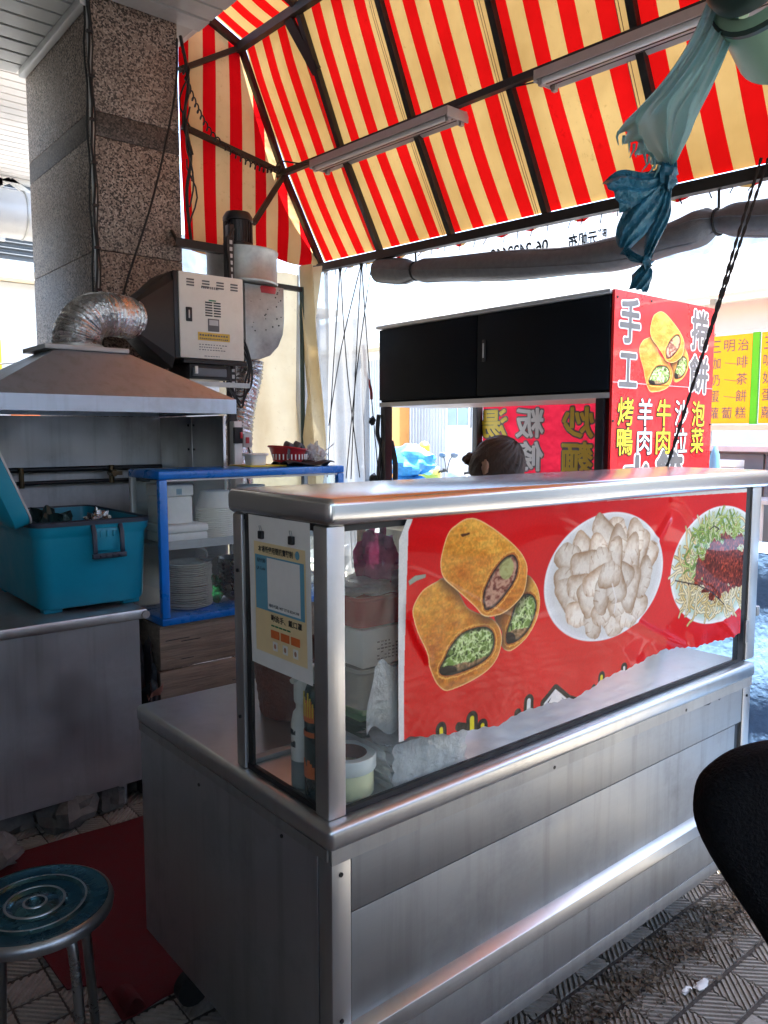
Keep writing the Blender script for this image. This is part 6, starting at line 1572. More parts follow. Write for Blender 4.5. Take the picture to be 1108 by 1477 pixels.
for lbl, dx in (('dark rolled pad leaning in the red basket, the rear one', 0.0), ('dark rolled pad leaning in the red basket, the front one', .055)):
    pd_ = MB()
    def padf(u, v, dx=dx):
        q = math.pi * u
        return (2.00 + dx + .05 * v + .045 * (1 - math.cos(q)) * .6, 3.09 + .12 * v, GZ1 + .035 + .085 * math.sin(q) ** .8 * (1 - .35 * u) + .01 * v)
    pd_.grid(padf, 16, 6)
    tag(pd_.build('dark_pad', 'mesh_roll', None, clean=True, solid=.012), lbl, 'pad')
bs2 = thing('shallow_tray', 'shallow bright red tray behind the dark pads on the blue cabinet', 'tray', (2.17, 3.25, GZ1 + .001))
loft([rrect(2.10, 2.24, 3.22, 3.31, GZ1 + .0015, .02), rrect(2.09, 2.25, 3.21, 3.314, GZ1 + .075, .02), rrect(2.097, 2.243, 3.217, 3.308, GZ1 + .075, .018), rrect(2.105, 2.235, 3.225, 3.305, GZ1 + .01, .015)]).build('tray_body', 'red_pl', bs2)
wc = tub('white_tub', 'small translucent white tub at the hood end of the cabinet top', 'tub', 'white_pl', 1.865, 3.15, GZ1 + .008, .085, .085, .048)
yt = thing('yellow_tray', 'thin yellow tray under the white tub on the cabinet top', 'tray', (1.88, 3.18, GZ1 + .001))
box('tray_body', 'ink_yellow', yt, 1.80, 1.99, 3.08, 3.28, GZ1 + .001, GZ1 + .0075, bevel=.002)
bc = MB().grid(lambda u, v: (1.95 + .27 * u, 3.01 + .16 * v + .02 * math.sin(u * 7), GZ1 + .004 + .014 * (math.sin(u * 9 + v * 4) * .5 + .5) + .008 * math.sin(v * 11)), 26, 12)
tag(bc.build('black_cloth', 'rubber', None, solid=.004), 'black cloth bunched along the front edge of the cabinet top', 'cloth')
wg = MB()
for i in range(16):
    x = rng.uniform(2.10, 2.22); y = rng.uniform(3.05, 3.2); wg.tube([(x, y, GZ1 + .025), (x + rng.uniform(-.03, .03), y, GZ1 + .05), (x + rng.uniform(-.06, .07), y + rng.uniform(-.02, .03), GZ1 + rng.uniform(.04, .11))], .0025, 5)
tag(wg.build('utensils', 'trim'), 'tangle of thin wire utensils lying on the black cloth', 'utensils', kind='stuff')
tag(MB().blob((2.18, 3.12, GZ1 + .055), (.045, .04, .045), 2, .35, 3, 20, 14).build('crumpled_bag', 'bagfilm', clean=False), 'crumpled clear bag beside the red tray on the cabinet top', 'bag')

# ================================================================== FLOOR THINGS
mt = [(.618, 2.075), (.66, 2.058), (.692, 2.02), (.688, 1.868), (.72, 1.862), (.80, 1.876), (1.60, 1.90), (1.60, 2.86), (1.1, 2.88), (.64, 2.905), (.585, 2.82)]
cpt = thing('red_carpet', 'worn red carpet strip on the tiles behind the serving counter', 'carpet', (1.1, 2.4, 0))
def inpoly(x, y, P):
    c = False
    for i in range(len(P)):
        (xa, ya), (xb, yb) = P[i], P[(i + 1) % len(P)]
        if (ya > y) != (yb > y) and x < (xb - xa) * (y - ya) / (yb - ya) + xa: c = not c
    return c
bmc = bmesh.new(); vsm = [bmc.verts.new((x, y, 0)) for x, y in mt]; bmc.faces.new(vsm)
bmesh.ops.triangulate(bmc, faces=bmc.faces[:]); bmesh.ops.subdivide_edges(bmc, edges=bmc.edges[:], cuts=5, use_grid_fill=True); bmesh.ops.subdivide_edges(bmc, edges=bmc.edges[:], cuts=1, use_grid_fill=True)
mb = MB(); bmc.verts.ensure_lookup_table(); bmc.verts.index_update()
mb.add([(v.co.x, v.co.y, .006 + .0035 * (math.sin(v.co.x * 14 + v.co.y * 5) + math.sin(v.co.y * 17)) * .5 + .002) for v in bmc.verts], [tuple(v.index for v in f.verts) for f in bmc.faces]); bmc.free()
mb.build('carpet_sheet', 'mat_red', cpt, solid=.005, ang=60)
MB().grid(lambda u, v: (.70 + .055 * u, 1.872 + .10 * v, .014 + .03 * math.sin(u * math.pi) * (1 - v * .6)), 8, 6).build('folded_flap', 'mat_red', cpt, clean=False)

M['seat_blue_reflection'] = steel('seat steel with painted blue reflection', col=(0.045, 0.13, 0.17), rough=0.2, along='X', dents=0.02, dirt=0.35)  # blue reflection on the steel seat is put into its base colour
sto = thing('round_stool', 'round steel stool with grooved seat, blue reflection painted in, on the left', 'stool', (.475, 1.80, 0))
prof_s = [(.002, .442), (.012, .444), (.016, .440), (.020, .446), (.028, .444), (.05, .440), (.058, .4455), (.064, .4465), (.070, .441), (.10, .441), (.106, .4465), (.112, .4465), (.118, .442), (.146, .443), (.156, .445), (.164, .440), (.168, .430), (.166, .418), (.160, .414), (.152, .420), (.002, .424)]
sto_seat = MB().lathe(prof_s, (.475, 1.80, 0), 64).build('seat', 'seat_blue_reflection', sto, ang=35)
for r0_, z0_ in ((.0625, .4468), (.109, .4469), (.0235, .4464)):
    MB().lathe([(r0_ - .0045, z0_ - .004), (r0_ - .002, z0_), (r0_ + .002, z0_), (r0_ + .0045, z0_ - .004)], (.475, 1.80, 0), 64, False).build('seat_ridge', 'chrome', sto_seat)
MB().lathe([(.158, .4449), (.165, .441), (.1692, .430), (.1672, .4178), (.161, .4138)], (.475, 1.80, 0), 64, False).build('seat_edge', 'chrome', sto_seat)
for i in range(4):
    q = R(20 + i * 90); c, s = math.cos(q), math.sin(q)
    P_ = [(.06, .412), (.10, .408), (.118, .392), (.128, .35), (.140, .2), (.152, .006)]
    lg = MB().tube([(.475 + r_ * c, 1.80 + r_ * s, z) for r_, z in [(p[0], p[1]) for p in spline(P_, 5)]], .0115, 12).build('leg', 'chrome', sto)
    MB().cyl((.475 + .1515 * c, 1.80 + .1515 * s, .0), (.475 + .151 * c, 1.80 + .151 * s, .025), .014, n=12).build('foot_cap', 'rubber', lg)

# leaf litter swept against the counter foot
dm = MB()
for i in range(3000):
    x = rng.uniform(.85, 2.75); y = 1.10 - abs(rng.normal(0, .055)) + .10 * rng.random()
    if x > 2.0 and rng.random() < .5: y -= rng.random() * .12 * (x - 1.9)
    L = rng.uniform(.003, .013); w_ = L * rng.uniform(.15, .6); q = rng.uniform(0, 6.28); z = .001 + rng.random() * .012
    c, s = math.cos(q), math.sin(q); tz_ = rng.uniform(-.006, .008)
    dm.add([(x - L * c, y - L * s, z), (x + w_ * s, y - w_ * c, z + abs(tz_)), (x + L * c, y + L * s, z + .002), (x - w_ * s, y + w_ * c, z + .001)], [(0, 1, 2), (0, 2, 3)])
tag(dm.build('leaf_litter', 'dry_leaf', smooth=False, clean=False), 'brown leaf litter and dirt swept along the counter foot', 'leaf litter', kind='stuff')
dm = MB()
for i in range(170):
    x = rng.uniform(1.2, 2.65); y = 1.05 - abs(rng.normal(0, .07)); L = rng.uniform(.006, .03); q = rng.uniform(0, 6.28)
    dm.tube([(x, y, .004), (x + L * .5 * math.cos(q), y + L * .5 * math.sin(q), .008 + rng.random() * .01), (x + L * math.cos(q + .3), y + L * math.sin(q + .3), .004)], rng.uniform(.0007, .0016), 4)
tag(dm.build('twig_litter', 'wood', clean=False), 'fine twigs scattered on the tiles along the counter foot', 'twigs', kind='stuff')
wb_ = MB()
for x, y, L in ((1.45, .985, .02), (1.50, .98, .016), (1.62, .97, .018), (1.30, .955, .022), (1.95, .985, .03), (1.90, 1.0, .02)):
    wb_.blob((x, y, .006), (L, L * .4, .006), int(x * 100), .3, 2, 10, 6)
tag(wb_.build('paper_bit', 'paper'), 'small white scraps of paper on the tiles by the counter', 'scraps', kind='stuff')
tag(MB().bar((1.60, 1.03, .012), (1.72, .975, .008), .010, .003).build('plastic_strip', 'trim'), 'narrow grey plastic strip on the tiles at the counter foot', 'strip')

# black padded chair, cut off by the picture edge
cc = thing('office_chair', 'black padded chair close to the camera beside the counter', 'chair', (0.985, .235, 0))
cb_c = Vector((1.118, .355, .925)); wdir = Vector((.79, -.61, 0)).normalized(); nrm = Vector((-.61, -.79, 0)).normalized()
outl = spline([(a_ * 1.16, b_ * 1.12) for a_, b_ in [(-.188, .085), (-.172, .122), (-.12, .152), (0, .165), (.12, .152), (.172, .122), (.188, .085), (.178, .03), (.125, -.07), (.055, -.165), (-.045, -.165), (-.115, -.07), (-.176, .03)]], 5, True)
bm_ = MB(); rings = []
for k, (sc_k, t) in enumerate(((.86, -.040), (.96, -.030), (1.0, -.012), (1.0, .012), (.96, .030), (.86, .040))):
    rings.append([tuple(cb_c + wdir * p[0] * sc_k + Vector((0, 0, 1)) * p[1] * sc_k + nrm * (t - .25 * (p[0] ** 2))) for p in outl])
loft(rings).build('backrest', 'fuzzy', cc, ang=80)
st_ = cb_c - nrm * .05
MB().tube([tuple(st_ + Vector((0, 0, -.10))), tuple(st_ + Vector((0, 0, -.28)) - nrm * .0), tuple(Vector((1.04, .27, .46)))], .02, 10).build('back_stem', 'black', cc)
seat_c = Vector((.985, .235, .47)); ring2 = []
for sc_k, z in ((.85, -.04), (1.0, -.02), (1.0, .02), (.88, .04)):
    ring2.append([(seat_c.x + .20 * sc_k * math.cos(q), seat_c.y + .20 * sc_k * math.sin(q), seat_c.z + z) for q in np.linspace(0, 2 * math.pi, 36, endpoint=False)])
loft(ring2).build('seat', 'fuzzy', cc, ang=60)
MB().cyl((.985, .235, .10), (.985, .235, .43), .025, n=14).build('gas_lift', 'black', cc)
for i in range(5):
    q = R(18 + 72 * i); e = (.985 + .24 * math.cos(q), .235 + .24 * math.sin(q))
    l_ = MB().bar((.985, .235, .10), (e[0], e[1], .07), .035, .028).build('base_arm', 'black', cc, bevel=.005)
    MB().cyl((e[0] - .012, e[1], .028), (e[0] + .012, e[1], .028), .027, n=14).build('caster', 'rubber', l_)

# ================================================================== SHEETS, ROPES, HANGING THINGS
pole = thing('green_pole', 'thin green painted pole at the corner under the awning end', 'pole', (3.0, 4.44, 0))
MB().cyl((3.0, 4.44, 0), (3.0, 4.44, 2.46), .016, n=10).build('shaft', 'lamp_dark', pole)
MB().bar((2.62, 4.44, 2.45), (3.0, 4.44, 2.445), .03, .03).build('crossbar', 'black_steel', pole)
tp_ = MB().grid(lambda u, v: (2.42 + .60 * u, 4.50 + .025 * math.sin(u * 10 + v * 3) + .02 * math.sin(v * 6 + u * 4), .55 + 2.0 * v), 36, 40)
tag(tp_.build('cream_tarpaulin', 'tarp', clean=False), 'cream tarpaulin hanging behind the extractor fan, glowing with daylight', 'tarpaulin')
tp2 = MB().grid(lambda u, v: (2.99 + .10 * u + .035 * math.sin(v * 5) * u + .05 * v * v * u, 4.40 + .05 * math.sin(u * 9 + v * 8), .95 + 1.65 * v), 16, 40)
tag(tp2.build('folded_tarpaulin', 'tarp', clean=False), 'gathered fold of cream tarpaulin beside the green pole', 'tarpaulin')
cs = MB().grid(lambda u, v: (3.235 + .022 * math.sin(u * 16 + v * 2.5) * (1.1 - v) + .015 * math.sin(u * 31 + v * 5), 4.49 - .47 * u - .02 * (1 - v) * math.sin(u * 3), .55 + 2.05 * v), 60, 50)
tag(cs.build('plastic_sheet', 'film', clean=False), 'wrinkled clear plastic sheet hanging between awning corner and food cart', 'plastic sheet')
cs = MB().grid(lambda u, v: (2.98 + .25 * u, 4.475 + .02 * math.sin(u * 14 + v * 4), .7 + 1.9 * v), 24, 40)
tag(cs.build('plastic_sheet', 'film', clean=False), 'narrow clear plastic sheet closing the awning corner beside the green pole', 'plastic sheet')
cs = MB().grid(lambda u, v: (2.03 + .5 * u, 4.56 + .02 * math.sin(u * 14 + v * 4), 1.5 + 1.2 * v), 14, 20)
tag(cs.build('plastic_sheet', 'film', clean=False), 'clear plastic sheet behind the white control box and fan', 'plastic sheet')
rp = MB().grid(lambda u, v: (3.27 + .01 * math.sin(v * 9), 4.155 - .03 * u - .10 * (1 - v), 1.72 + .36 * v), 3, 16)
tag(rp.build('red_tape', 'red_pl', clean=False), 'crooked strip of red tape seen behind the clear plastic sheet', 'tape')
top_a, top_b = (3.215, 4.30, 2.60), (3.205, 4.06, 2.585)
ends = [((3.215, 4.30, 2.60), (3.10, 3.95, 1.22)), ((3.215, 4.30, 2.60), (3.17, 4.40, 1.2)), ((3.205, 4.06, 2.585), (3.14, 4.34, 1.55)), ((3.205, 4.06, 2.585), (3.19, 3.86, 1.15)), ((3.205, 4.06, 2.585), (3.16, 4.12, 1.2)), ((3.20, 3.95, 2.56), (3.18, 4.2, 1.2))]
for k, (a, b) in enumerate(ends):
    pass
rp = thing('tie_cords', 'thin dark cords hanging in a fan over the clear plastic sheet', 'cords', (3.19, 4.1, 1.2))
for a, b in ends:
    a, b = Vector(a), Vector(b); mid = (a + b) / 2 + Vector((-.01, rng.uniform(-.02, .02), 0))
    MB().tube(spline([a, mid, b], 6), .0035, 5).build('cord', 'rope', rp)
for a in (top_a, top_b): MB().blob((a[0], a[1], a[2]), (.014, .014, .04), 3, .2, 2, 10, 8).build('knot', 'rope', rp)
tag(MB().box(3.15, 3.36, 3.9, 4.4, 1.05, 1.10).build('blue_tray', 'pale_blue', bevel=.01), 'pale blue plastic lid beside the hoses of the food cart', 'lid')
stt = thing('side_table', 'low wooden table under the clear plastic sheet', 'table', (3.1, 4.2, 0))
box('table_board', 'wood', stt, 2.65, 3.2, 3.95, 4.38, 1.0, 1.03)
for x in (2.7, 3.15):
    for y in (4.0, 4.33): box('leg', 'wood', stt, x - .02, x + .02, y - .02, y + .02, 0, .999)

# rolled mesh blind slung under the eave, with the printed clear strip above it
rl = thing('rolled_blind', 'grey mesh blind rolled up and slung under the awning eave', 'blind', (3.21, 2.4, 2.3))
ctr = [(3.21, 3.888, 2.508), (3.21, 3.546, 2.455), (3.21, 3.094, 2.404), (3.21, 2.613, 2.35), (3.21, 2.283, 2.325), (3.21, 2.027, 2.328), (3.21, 1.829, 2.348), (3.21, 1.689, 2.369), (3.21, 1.485, 2.341), (3.21, 1.134, 2.307)]
cp = spline(ctr, 9); nn = len(cp)
rad = []
for i in range(nn):
    y = cp[i][1]; tie_ = min(abs(y - ctr[7][1]), abs(y - ctr[1][1]))
    rad.append((.072 + .005 * math.sin(i * .35)) * (1 - .35 * math.exp(-(tie_ / .05) ** 2)))
MB().tube(cp, rad, 22).build('roll', 'mesh_roll', rl)
fd_ = MB()
for k in range(5):
    ph = k * 1.3 + .4
    fd_.tube([(p[0] + rad[i] * .985 * math.cos(ph + i * .02), p[1], p[2] + rad[i] * .985 * math.sin(ph + i * .02)) for i, p in enumerate(cp)], .004, 5)
fd_.build('fold', 'mesh_roll', rl)
for k in (1, 7):
    c_ = Vector(ctr[k]); MB().tube([c_ + Vector((.052 * math.cos(q), 0, .052 * math.sin(q))) for q in np.linspace(0, 6.283, 17)], .006, 6).build('strap', 'rope', rl)
    MB().tube([c_ + Vector((0, 0, .05)), (3.205, c_.y, 2.60 - drop(c_.y))], .006, 6).build('hanger', 'rope', rl)
MB().lathe([(.05, 0), (.06, .004), (.06, .012), (.05, .016)], (0, 0, 0), 8) 
sp_ = thing('printed_strip', 'clear plastic strip with reversed printed lettering above the rolled blind', 'plastic strip', (3.235, 2.4, 2.3))
MB().grid(lambda u, v: (3.245 + .006 * math.sin(u * 40), 0.6 + 3.2 * u, (2.37 + .24 * v) - drop(.6 + 3.2 * u) + .02 * (1 - v) * math.sin(u * 12)), 80, 6).build('film', 'film', sp_, clean=False)
pa, pb_ = (3.232, 2.585, 2.443), (3.232, 2.977, 2.462)
text('06-2422669', 'ink', sp_, (3.232, pa[1], pa[2] - .035), (0, 1, .035), (0, 0, 1), abs(pb_[1] - pa[1]), .062, .03)
pa, pb_ = (3.232, 2.24, 2.425), (3.232, 2.462, 2.427)
text('勝元帆布', 'ink', sp_, (3.232, pa[1], pa[2] - .04), (0, 1, .035), (0, 0, 1), abs(pb_[1] - pa[1]), .072, .03)

# black rope from the eave down behind the display case
r0, r1 = Vector((3.21, 1.488, 2.643)), Vector((2.493, 1.47, 1.354))
dirv = (r1 - r0); r2 = r1 + dirv * ((r1.z - .802) / -dirv.z) * 1.0; r_up = r0 - dirv * ((2.56 - r0.z) / -dirv.z)
def twist(off, sgn):
    pts_ = []; N_ = 150
    for i in range(N_ + 1):
        p = r_up + (r2 - r_up) * (i / N_); q = i * .75 + off; s_ = .0032
        pts_.append(p + Vector((-.766, .643, 0)) * s_ * math.cos(q) + Vector((.2, .2, .9)) * s_ * math.sin(q) + Vector((-.766, .643, 0)) * sgn * .014 * max(0, 1 - i / 70))
    return pts_
ro = thing('black_rope', 'doubled black rope slanting from the awning eave down behind the case', 'rope', tuple(r2))
for sgn in (-1, 1):
    s0 = MB(); s0.tube(twist(0, sgn), .0036, 6); s0.tube(twist(math.pi, sgn), .0036, 6); s0.build('strand', 'rope', ro)
MB().blob(tuple(r2 + Vector((0, 0, .012))), (.02, .02, .012), 3, .2, 2, 12, 8).build('knot', 'rope', ro)

# green enamel lamp shade and the torn blue plastic tied to it
DL = 2.15
Lc = Vector((1.754, 0.819, 2.436))
ls = thing('enamel_lamp', 'pale green enamel lamp shade with dark collar at the awning top', 'lamp', tuple(Lc))
axl = (Vector((.766, -.643, 0)) * .80 + Vector((.35, .42, -.25))).normalized()
q0 = axl.to_track_quat('Z', 'Y')
def lathe_dir(prof_, n=40):
    b = MB(); k = len(prof_)
    for r_, z in prof_:
        for j in range(n):
            a_ = 2 * math.pi * j / n; b.v.append(tuple(Lc + q0 @ Vector((r_ * math.cos(a_), r_ * math.sin(a_), z))))
    b.f += [(i * n + j, i * n + (j + 1) % n, (i + 1) * n + (j + 1) % n, (i + 1) * n + j) for i in range(k - 1) for j in range(n)]
    return b
lathe_dir([(.02, -.19), (.075, -.185), (.085, -.16), (.085, -.12), (.075, -.112), (.095, -.105), (.105, -.09), (.105, -.07), (.095, -.06), (.02, -.055)]).build('collar', 'lamp_dark', ls)
lathe_dir([(.10, -.055), (.118, -.045), (.128, .0), (.150, .10), (.152, .11), (.146, .11), (.122, 0), (.09, -.04)]).build('shade', 'lamp_green', ls)
lathe_dir([(.118, -.044), (.126, -.038), (.126, -.028), (.12, -.024)]).build('ring', 'lamp_dark', ls)
tpk = Lc + q0 @ Vector((0, 0, -.18))
MB().tube([tpk, tpk + Vector((.1, .15, .35)), (2.885, 1.12, 3.16 - drop(1.1))], .012, 8).build('arm', 'black_steel', ls)
bg_ = thing('torn_plastic', 'torn grey blue plastic bag knotted and hanging from the green lamp', 'torn bag', tuple(Vector((1.792, 1.128, 1.871))))
def film_pts(u, v):
    """u down the length, v across"""
    L_ = [(1022, -8), (995, 60), (965, 110), (925, 150), (893, 184)]
    R_ = [(1068, -8), (1055, 50), (1040, 95), (1010, 160), (975, 235)]
    return None
cam_r, cam_f, cam_u = Vector((.767, -.641, 0)), Vector((.638, .763, -.099)), Vector((.064, .076, .995))
Lp = [(1.694, 0.931, 2.442), (1.705, 0.973, 2.378), (1.703, 1.028, 2.316), (1.69, 1.088, 2.263), (1.678, 1.133, 2.223), (1.696, 1.127, 2.189), (1.729, 1.099, 2.153), (1.758, 1.065, 2.131)]
Rp = [(1.728, 0.877, 2.431), (1.745, 0.896, 2.379), (1.755, 0.922, 2.331), (1.763, 0.951, 2.281), (1.767, 0.981, 2.234), (1.771, 1.001, 2.196), (1.771, 1.026, 2.159), (1.77, 1.047, 2.126)]
LS, RS = spline(Lp, 8), spline(Rp, 8)
def film_fn(u, v):
    i = min(int(u * (len(LS) - 1)), len(LS) - 2); f = u * (len(LS) - 1) - i
    a = Vector(LS[i]) * (1 - f) + Vector(LS[i + 1]) * f; b = Vector(RS[i]) * (1 - f) + Vector(RS[i + 1]) * f
    w_ = (b - a).length
    p = a + (b - a) * v - cam_f * (.30 * w_ * math.sin(math.pi * v)) + cam_f * .020 * math.sin(v * 17 + u * 5) * min(1, w_ * 8) + cam_f * .008 * math.sin(v * 39)
    tear = .010 * math.sin(u * 60) * math.exp(-v * 14) if u > .45 else 0
    return tuple(p + cam_r * tear + cam_u * tear)
MB().grid(film_fn, 56, 40).build('film', 'blue_rag', bg_, clean=False)
fr_ = MB()
for k in range(10):
    p = Vector((1.69, 1.123, 2.211)) + cam_r * (k * .012 - .02) - cam_u * (k * .010)
    fr_.tube([p, p + cam_u * -.012 + cam_r * rng.uniform(-.012, .006), p + cam_u * rng.uniform(-.035, -.02) + cam_r * rng.uniform(-.02, .01)], [.004, .003, .001], 5)
fr_.build('frayed_edge', 'blue_rag', bg_)
MB().blob((1.765, 1.063, 2.113), (.026, .026, .034), 3, .3, 3, 16, 12).build('knot', 'blue_rag_dark', bg_, clean=False)
def ribbon(ps, w0, name, seed, n=22):
    P_ = spline(ps, 7); 
    def fn(u, v):
        i = min(int(u * (len(P_) - 1)), len(P_) - 2); f = u * (len(P_) - 1) - i
        p = Vector(P_[i]) * (1 - f) + Vector(P_[i + 1]) * f; t = (Vector(P_[i + 1]) - Vector(P_[i])).normalized(); s_ = t.cross(cam_f).normalized()
        w_ = float(np.interp(u, np.linspace(0, 1, len(w0)), w0)); q = (v - .5) * 2
        return tuple(p + s_ * w_ * q + cam_f * (w_ * .6 * (q * q) + .006 * math.sin(q * 9 + u * 11 + seed)))
    MB().grid(fn, 34, 16).build(name, 'blue_rag_dark', bg_, clean=False)
ribbon([(1.754, 1.062, 2.111), (1.718, 1.091, 2.095), (1.69, 1.119, 2.086), (1.669, 1.141, 2.068)], [.012, .035, .050, .040], 'tail', 1)
ribbon([(1.754, 1.067, 2.103), (1.741, 1.094, 2.055), (1.727, 1.126, 1.994), (1.733, 1.152, 1.954)], [.014, .042, .034, .012], 'tail', 2)
ribbon([(1.768, 1.063, 2.104), (1.781, 1.075, 2.042), (1.783, 1.1, 1.982), (1.785, 1.118, 1.932)], [.014, .022, .018, .010], 'tail', 3)
ribbon([(1.733, 1.152, 1.954), (1.755, 1.143, 1.939), (1.784, 1.122, 1.926)], [.012, .010, .010], 'tail', 4)
MB().blob((1.786, 1.121, 1.923), (.014, .014, .016), 5, .3, 3, 12, 10).build('knot', 'blue_rag_dark', bg_, clean=False)
ribbon([(1.786, 1.121, 1.919), (1.788, 1.127, 1.894), (1.787, 1.14, 1.858)], [.008, .026, .022], 'tail', 5)

# ================================================================== STREET BEYOND THE CART
stl = thing('breakfast_stall', 'white roofed breakfast stall with yellow menu boards beyond the cart', 'stall', (6.4, 2.2, -.02))
box('body', 'dark_wall', stl, 6.06, 7.6, -.2, 3.25, -.02, 1.36)
box('counter', 'trim', stl, 5.98, 7.6, -.2, 3.27, 1.361, 1.40)
box('front_panel', 'grey_pl', stl, 6.03, 6.055, 2.74, 3.2, .3, 1.34); box('front_panel', 'grey_pl', stl, 6.03, 6.055, -.1, 2.72, .3, 1.34)
MB().prism([(5.75, 2.50), (7.6, 2.85), (7.6, 2.88), (5.75, 2.53)], 'y', -.3, 3.35).build('roof', 'sheet_roof', stl, smooth=False)
box('valance', 'white_wall', stl, 5.95, 5.965, -.25, 3.22, 2.27, 2.49)
for y in (-.15, 3.2): box('post', 'trim', stl, 6.04, 6.08, y - .02, y + .02, 1.401, 2.55)
sh_ = MB().box(5.955, 5.98, -.25, 3.2, 1.52, 1.565).build('ledge', 'sheet_roof', stl)
def menu(y1, y0, rows, label):
    t = thing('menu_board', label, 'menu board', (6.0, (y0 + y1) / 2, 1.58))
    box('board', 'menu_yellow', t, 5.99, 6.01, y0 + .055, y1, 1.575, 2.25)
    box('edge_strip', 'menu_green', t, 5.985, 6.012, y0, y0 + .05, 1.57, 2.255)
    wd = y1 - y0 - .055
    for r_, s in enumerate(rows):
        n = len(s); xs = [0, .5, 1] if n == 3 else [0, 1]
        for a_, ch in zip(xs, s):
            text(ch, 'ink_grey', t, (5.988, y1 - .02 - a_ * (wd - .13), 2.125 - r_ * .128), (0, -1, 0), (0, 0, 1), .085, .09, .004)
        if n == 2: MB().bar((5.988, y1 - .14, 2.17 - r_ * .128), (5.988, y1 - .27, 2.15 - r_ * .128), .002, .004).build('dash', 'ink_grey', t)
menu(3.19, 2.79, ['三明治', '咖啡', '奶茶', '蛋餅', '蘿蔔糕'], 'yellow menu board with green edge, nearest to the red roll sign')
menu(2.775, 2.375, ['三明治', '咖啡', '奶茶', '蛋餅', '蘿蔔糕'], 'yellow menu board cut by the picture edge, next to the first board')
cup = thing('paper_stack', 'stack of white paper boxes on the breakfast stall counter', 'boxes', (5.9, 2.95, 1.2))
for i in range(5): box('carton', 'paper', cup, 5.72, 5.86, 2.80, 3.0, 1.03 + i * .055, 1.08 + i * .055, bevel=.004)
tb3 = thing('folding_table', 'small folding table in front of the breakfast stall', 'table', (5.8, 2.9, 0))
box('table_board', 'trim', tb3, 5.6, 5.93, 2.5, 3.3, 1.0, 1.028)
for x in (5.63, 5.9):
    for y in (2.55, 3.25): MB().cyl((x, y, -.13), (x, y, .999), .012, n=8).build('leg', 'trim', tb3)
pt = thing('potted_plant', 'small leafy plant beside the red roll sign and menu board', 'plant', (5.2, 2.78, 0))
MB().lathe([(.07, 0), (.10, .22), (.105, .23), (.09, .23), (.085, .20)], (5.05, 2.78, -.005), 20).build('pot', 'white_pl', pt)
stem = MB(); lf = MB()
for k in range(14):
    q = rng.uniform(0, 6.28); L = rng.uniform(.9, 1.32); p0 = Vector((5.05, 2.78, .2)); p2 = Vector((5.05 + .16 * math.cos(q), 2.78 + .16 * math.sin(q), .2 + L)); p1 = (p0 + p2) / 2 + Vector((0, 0, .12))
    stem.tube(spline([p0, p1, p2], 5), .005, 5)
    for j in range(16):
        t = rng.uniform(.3, 1); c_ = p0.lerp(p2, t) + Vector((rng.normal(0, .04), rng.normal(0, .04), rng.normal(0, .05))); d_ = Vector((rng.normal(), rng.normal(), rng.normal())).normalized() * .045; e_ = d_.orthogonal().normalized() * .014
        lf.add([c_ - d_, c_ + e_, c_ + d_, c_ - e_], [(0, 1, 2, 3)])
stem.build('stem', 'wood', pt); lf.build('foliage', 'leaf', pt, smooth=False, clean=False)
fl_ = thing('folded_umbrella', 'folded blue and red parasol standing beside the potted plant', 'umbrella', (5.1, 2.62, 0))
MB().lathe([(.012, 0), (.014, .62), (.05, .66), (.06, .9), (.03, 1.36), (.008, 1.42)], (5.1, 2.64, -.005), 16).build('cloth', 'paper_blue', fl_); MB().lathe([(.0515, .665), (.061, .78)], (5.1, 2.64, -.005), 16, False).build('cloth_band', 'red_pl', fl_)

pbx = thing('blue_tarpaulin', 'pale blue tarpaulin covered stack right of the counter end', 'tarpaulin', (3.25, 1.2, 0))
def pbf(u, v): return (2.63 + .42 * v + .05 * math.sin(u * 9) * .3 + .012 * math.sin(v * 14 + u * 6), .55 + 1.35 * u, .02 + 1.02 * v)
bb = MB().grid(pbf, 30, 22); bb.grid(lambda u, v: (3.055 + .33 * v, .55 + 1.35 * u, 1.04 + .014 * math.sin(u * 14) * math.sin(v * 9)), 30, 12)
bb.grid(lambda u, v: ((2.63 + .42 * v) * (1 - u) + 3.385 * u, .55, .02 + 1.02 * v), 12, 20).grid(lambda u, v: ((2.63 + .42 * v) * (1 - u) + 3.385 * u, 1.90, .02 + 1.02 * v), 12, 20)
bb.build('cover', 'pale_blue', pbx, clean=False)
box('stacked_box', 'card_core', pbx, 3.08, 3.36, .60, 1.20, .003, 1.0); box('stacked_box', 'card_core', pbx, 3.08, 3.36, 1.22, 1.86, .003, 1.0)

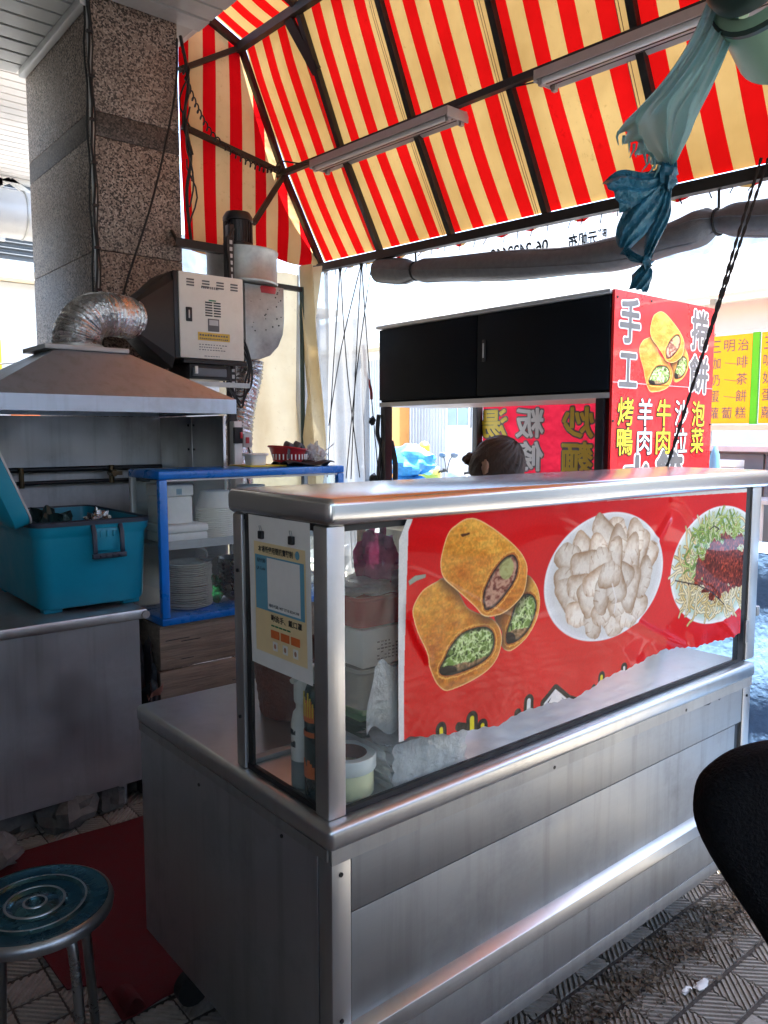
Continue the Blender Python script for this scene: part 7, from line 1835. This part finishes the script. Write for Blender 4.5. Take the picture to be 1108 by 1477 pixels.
# scooters, sacks across the road
def scooter(label, body, loc, rz, group='scooters parked across the road'):
    t = thing('parked_scooter', label, 'scooter', (0, 0, 0), group)
    W = MB
    def wheel(x):
        w_ = W().tube([(x + .21 * math.cos(q), 0, .24 + .21 * math.sin(q)) for q in np.linspace(0, 6.283, 25)], .045, 8).build('wheel', 'rubber', t)
        W().cyl((x, -.04, .24), (x, .04, .24), .13, n=18).build('rim', 'trim', w_)
    wheel(.62); wheel(-.55)
    W().prism([(.50, .36), (.62, .62), (.52, 1.0), (.44, 1.02), (.36, .66), (.30, .36)], 'y', -.15, .15).build('front_shield', body, t, bevel=.03)
    W().prism([(-.85, .55), (-.80, .72), (-.1, .66), (.05, .45), (.05, .34), (-.35, .34), (-.70, .42)], 'y', -.16, .16).build('rear_body', body, t, bevel=.04)
    W().prism([(-.78, .725), (-.70, .80), (-.35, .775), (.0, .76), (.02, .70), (-.1, .665)], 'y', -.13, .13).build('seat', 'rubber', t, bevel=.03)
    W().box(-.1, .42, -.15, .15, .28, .335).build('footboard', 'grey_pl', t, bevel=.01)
    W().tube([(.44, -.34, 1.06), (.50, -.15, 1.02), (.50, .15, 1.02), (.44, .34, 1.06)], .022, 8).build('handlebar', 'rubber', t)
    W().prism([(.44, .98), (.62, .96), (.58, 1.08), (.46, 1.10)], 'y', -.13, .13).build('headset', body, t, bevel=.02)
    W().blob((.61, 0, 1.01), (.03, .08, .045), 1, 0, 1, 14, 10).build('headlight', 'white_pl', t)
    W().prism([(.40, .42), (.84, .42), (.78, .52), (.62, .56), (.46, .52)], 'y', -.075, .075).build('mudguard', body, t, bevel=.02)
    for s in (-1, 1):
        m_ = W().tube([(.47, s * .26, 1.04), (.46, s * .30, 1.20), (.45, s * .34, 1.26)], .007, 6).build('mirror_arm', 'rubber', t)
        W().blob((.44, s * .37, 1.28), (.02, .065, .045), 2, 0, 1, 14, 10).build('mirror', 'grey_pl', m_)
    W().blob((-.86, 0, .62), (.02, .09, .04), 1, 0, 1, 12, 8).build('tail_light', 'red_pl', t)
    loc = (loc[0], loc[1], -.12)
    t.location = loc; t.rotation_euler = (0, 0, rz); ORG[t.name] = Vector(loc)
    return t
scooter('yellow scooter with white lamp parked across the road behind the cart window', 'yellow_body', (9.068, 9.286, 0.763), R(200))
scooter('white scooter parked across the road beside the yellow scooter', 'white_body', (9.086, 8.556, 0.794), R(185))
scooter('white scooter nearest the cart with a grey mirror', 'white_body', (5.05, 5.5, -.01), R(120))
for i, (px_, py_, z, s_, lbl) in enumerate(((8.0, 8.98, -.12, 1.1, 'lowest'), (8.03, 9.0, .38, 1.05, 'middle'), (8.0, 8.97, .85, 1.0, 'topmost'))):
    tag(MB().blob((px_, py_, z + .22 * s_), (.36 * s_, .42 * s_, .24 * s_), 20 + i, .18, 2.2, 22, 14, zmin=z + .002).build('blue_sack', 'blue_bag', clean=False), 'blue plastic sack, %s of the pile by the scooters' % lbl, 'sack', 'blue sacks piled by the scooters')
ys_ = thing('yellow_post', 'yellow and white bollard across the road behind the scooters', 'bollard', (8.75, 9.45, -.12))
MB().cyl((8.75, 9.45, -.12), (8.75, 9.45, 1.3), .09, n=16).build('shaft', 'ink_yellow', ys_); MB().lathe([(.093, 0), (.093, .2)], (8.75, 9.45, .5), 16, False).build('band', 'white_wall', ys_); MB().lathe([(.09, 0), (.06, .05), (.01, .07)], (8.75, 9.45, 1.3), 16).build('cap', 'ink_yellow', ys_)
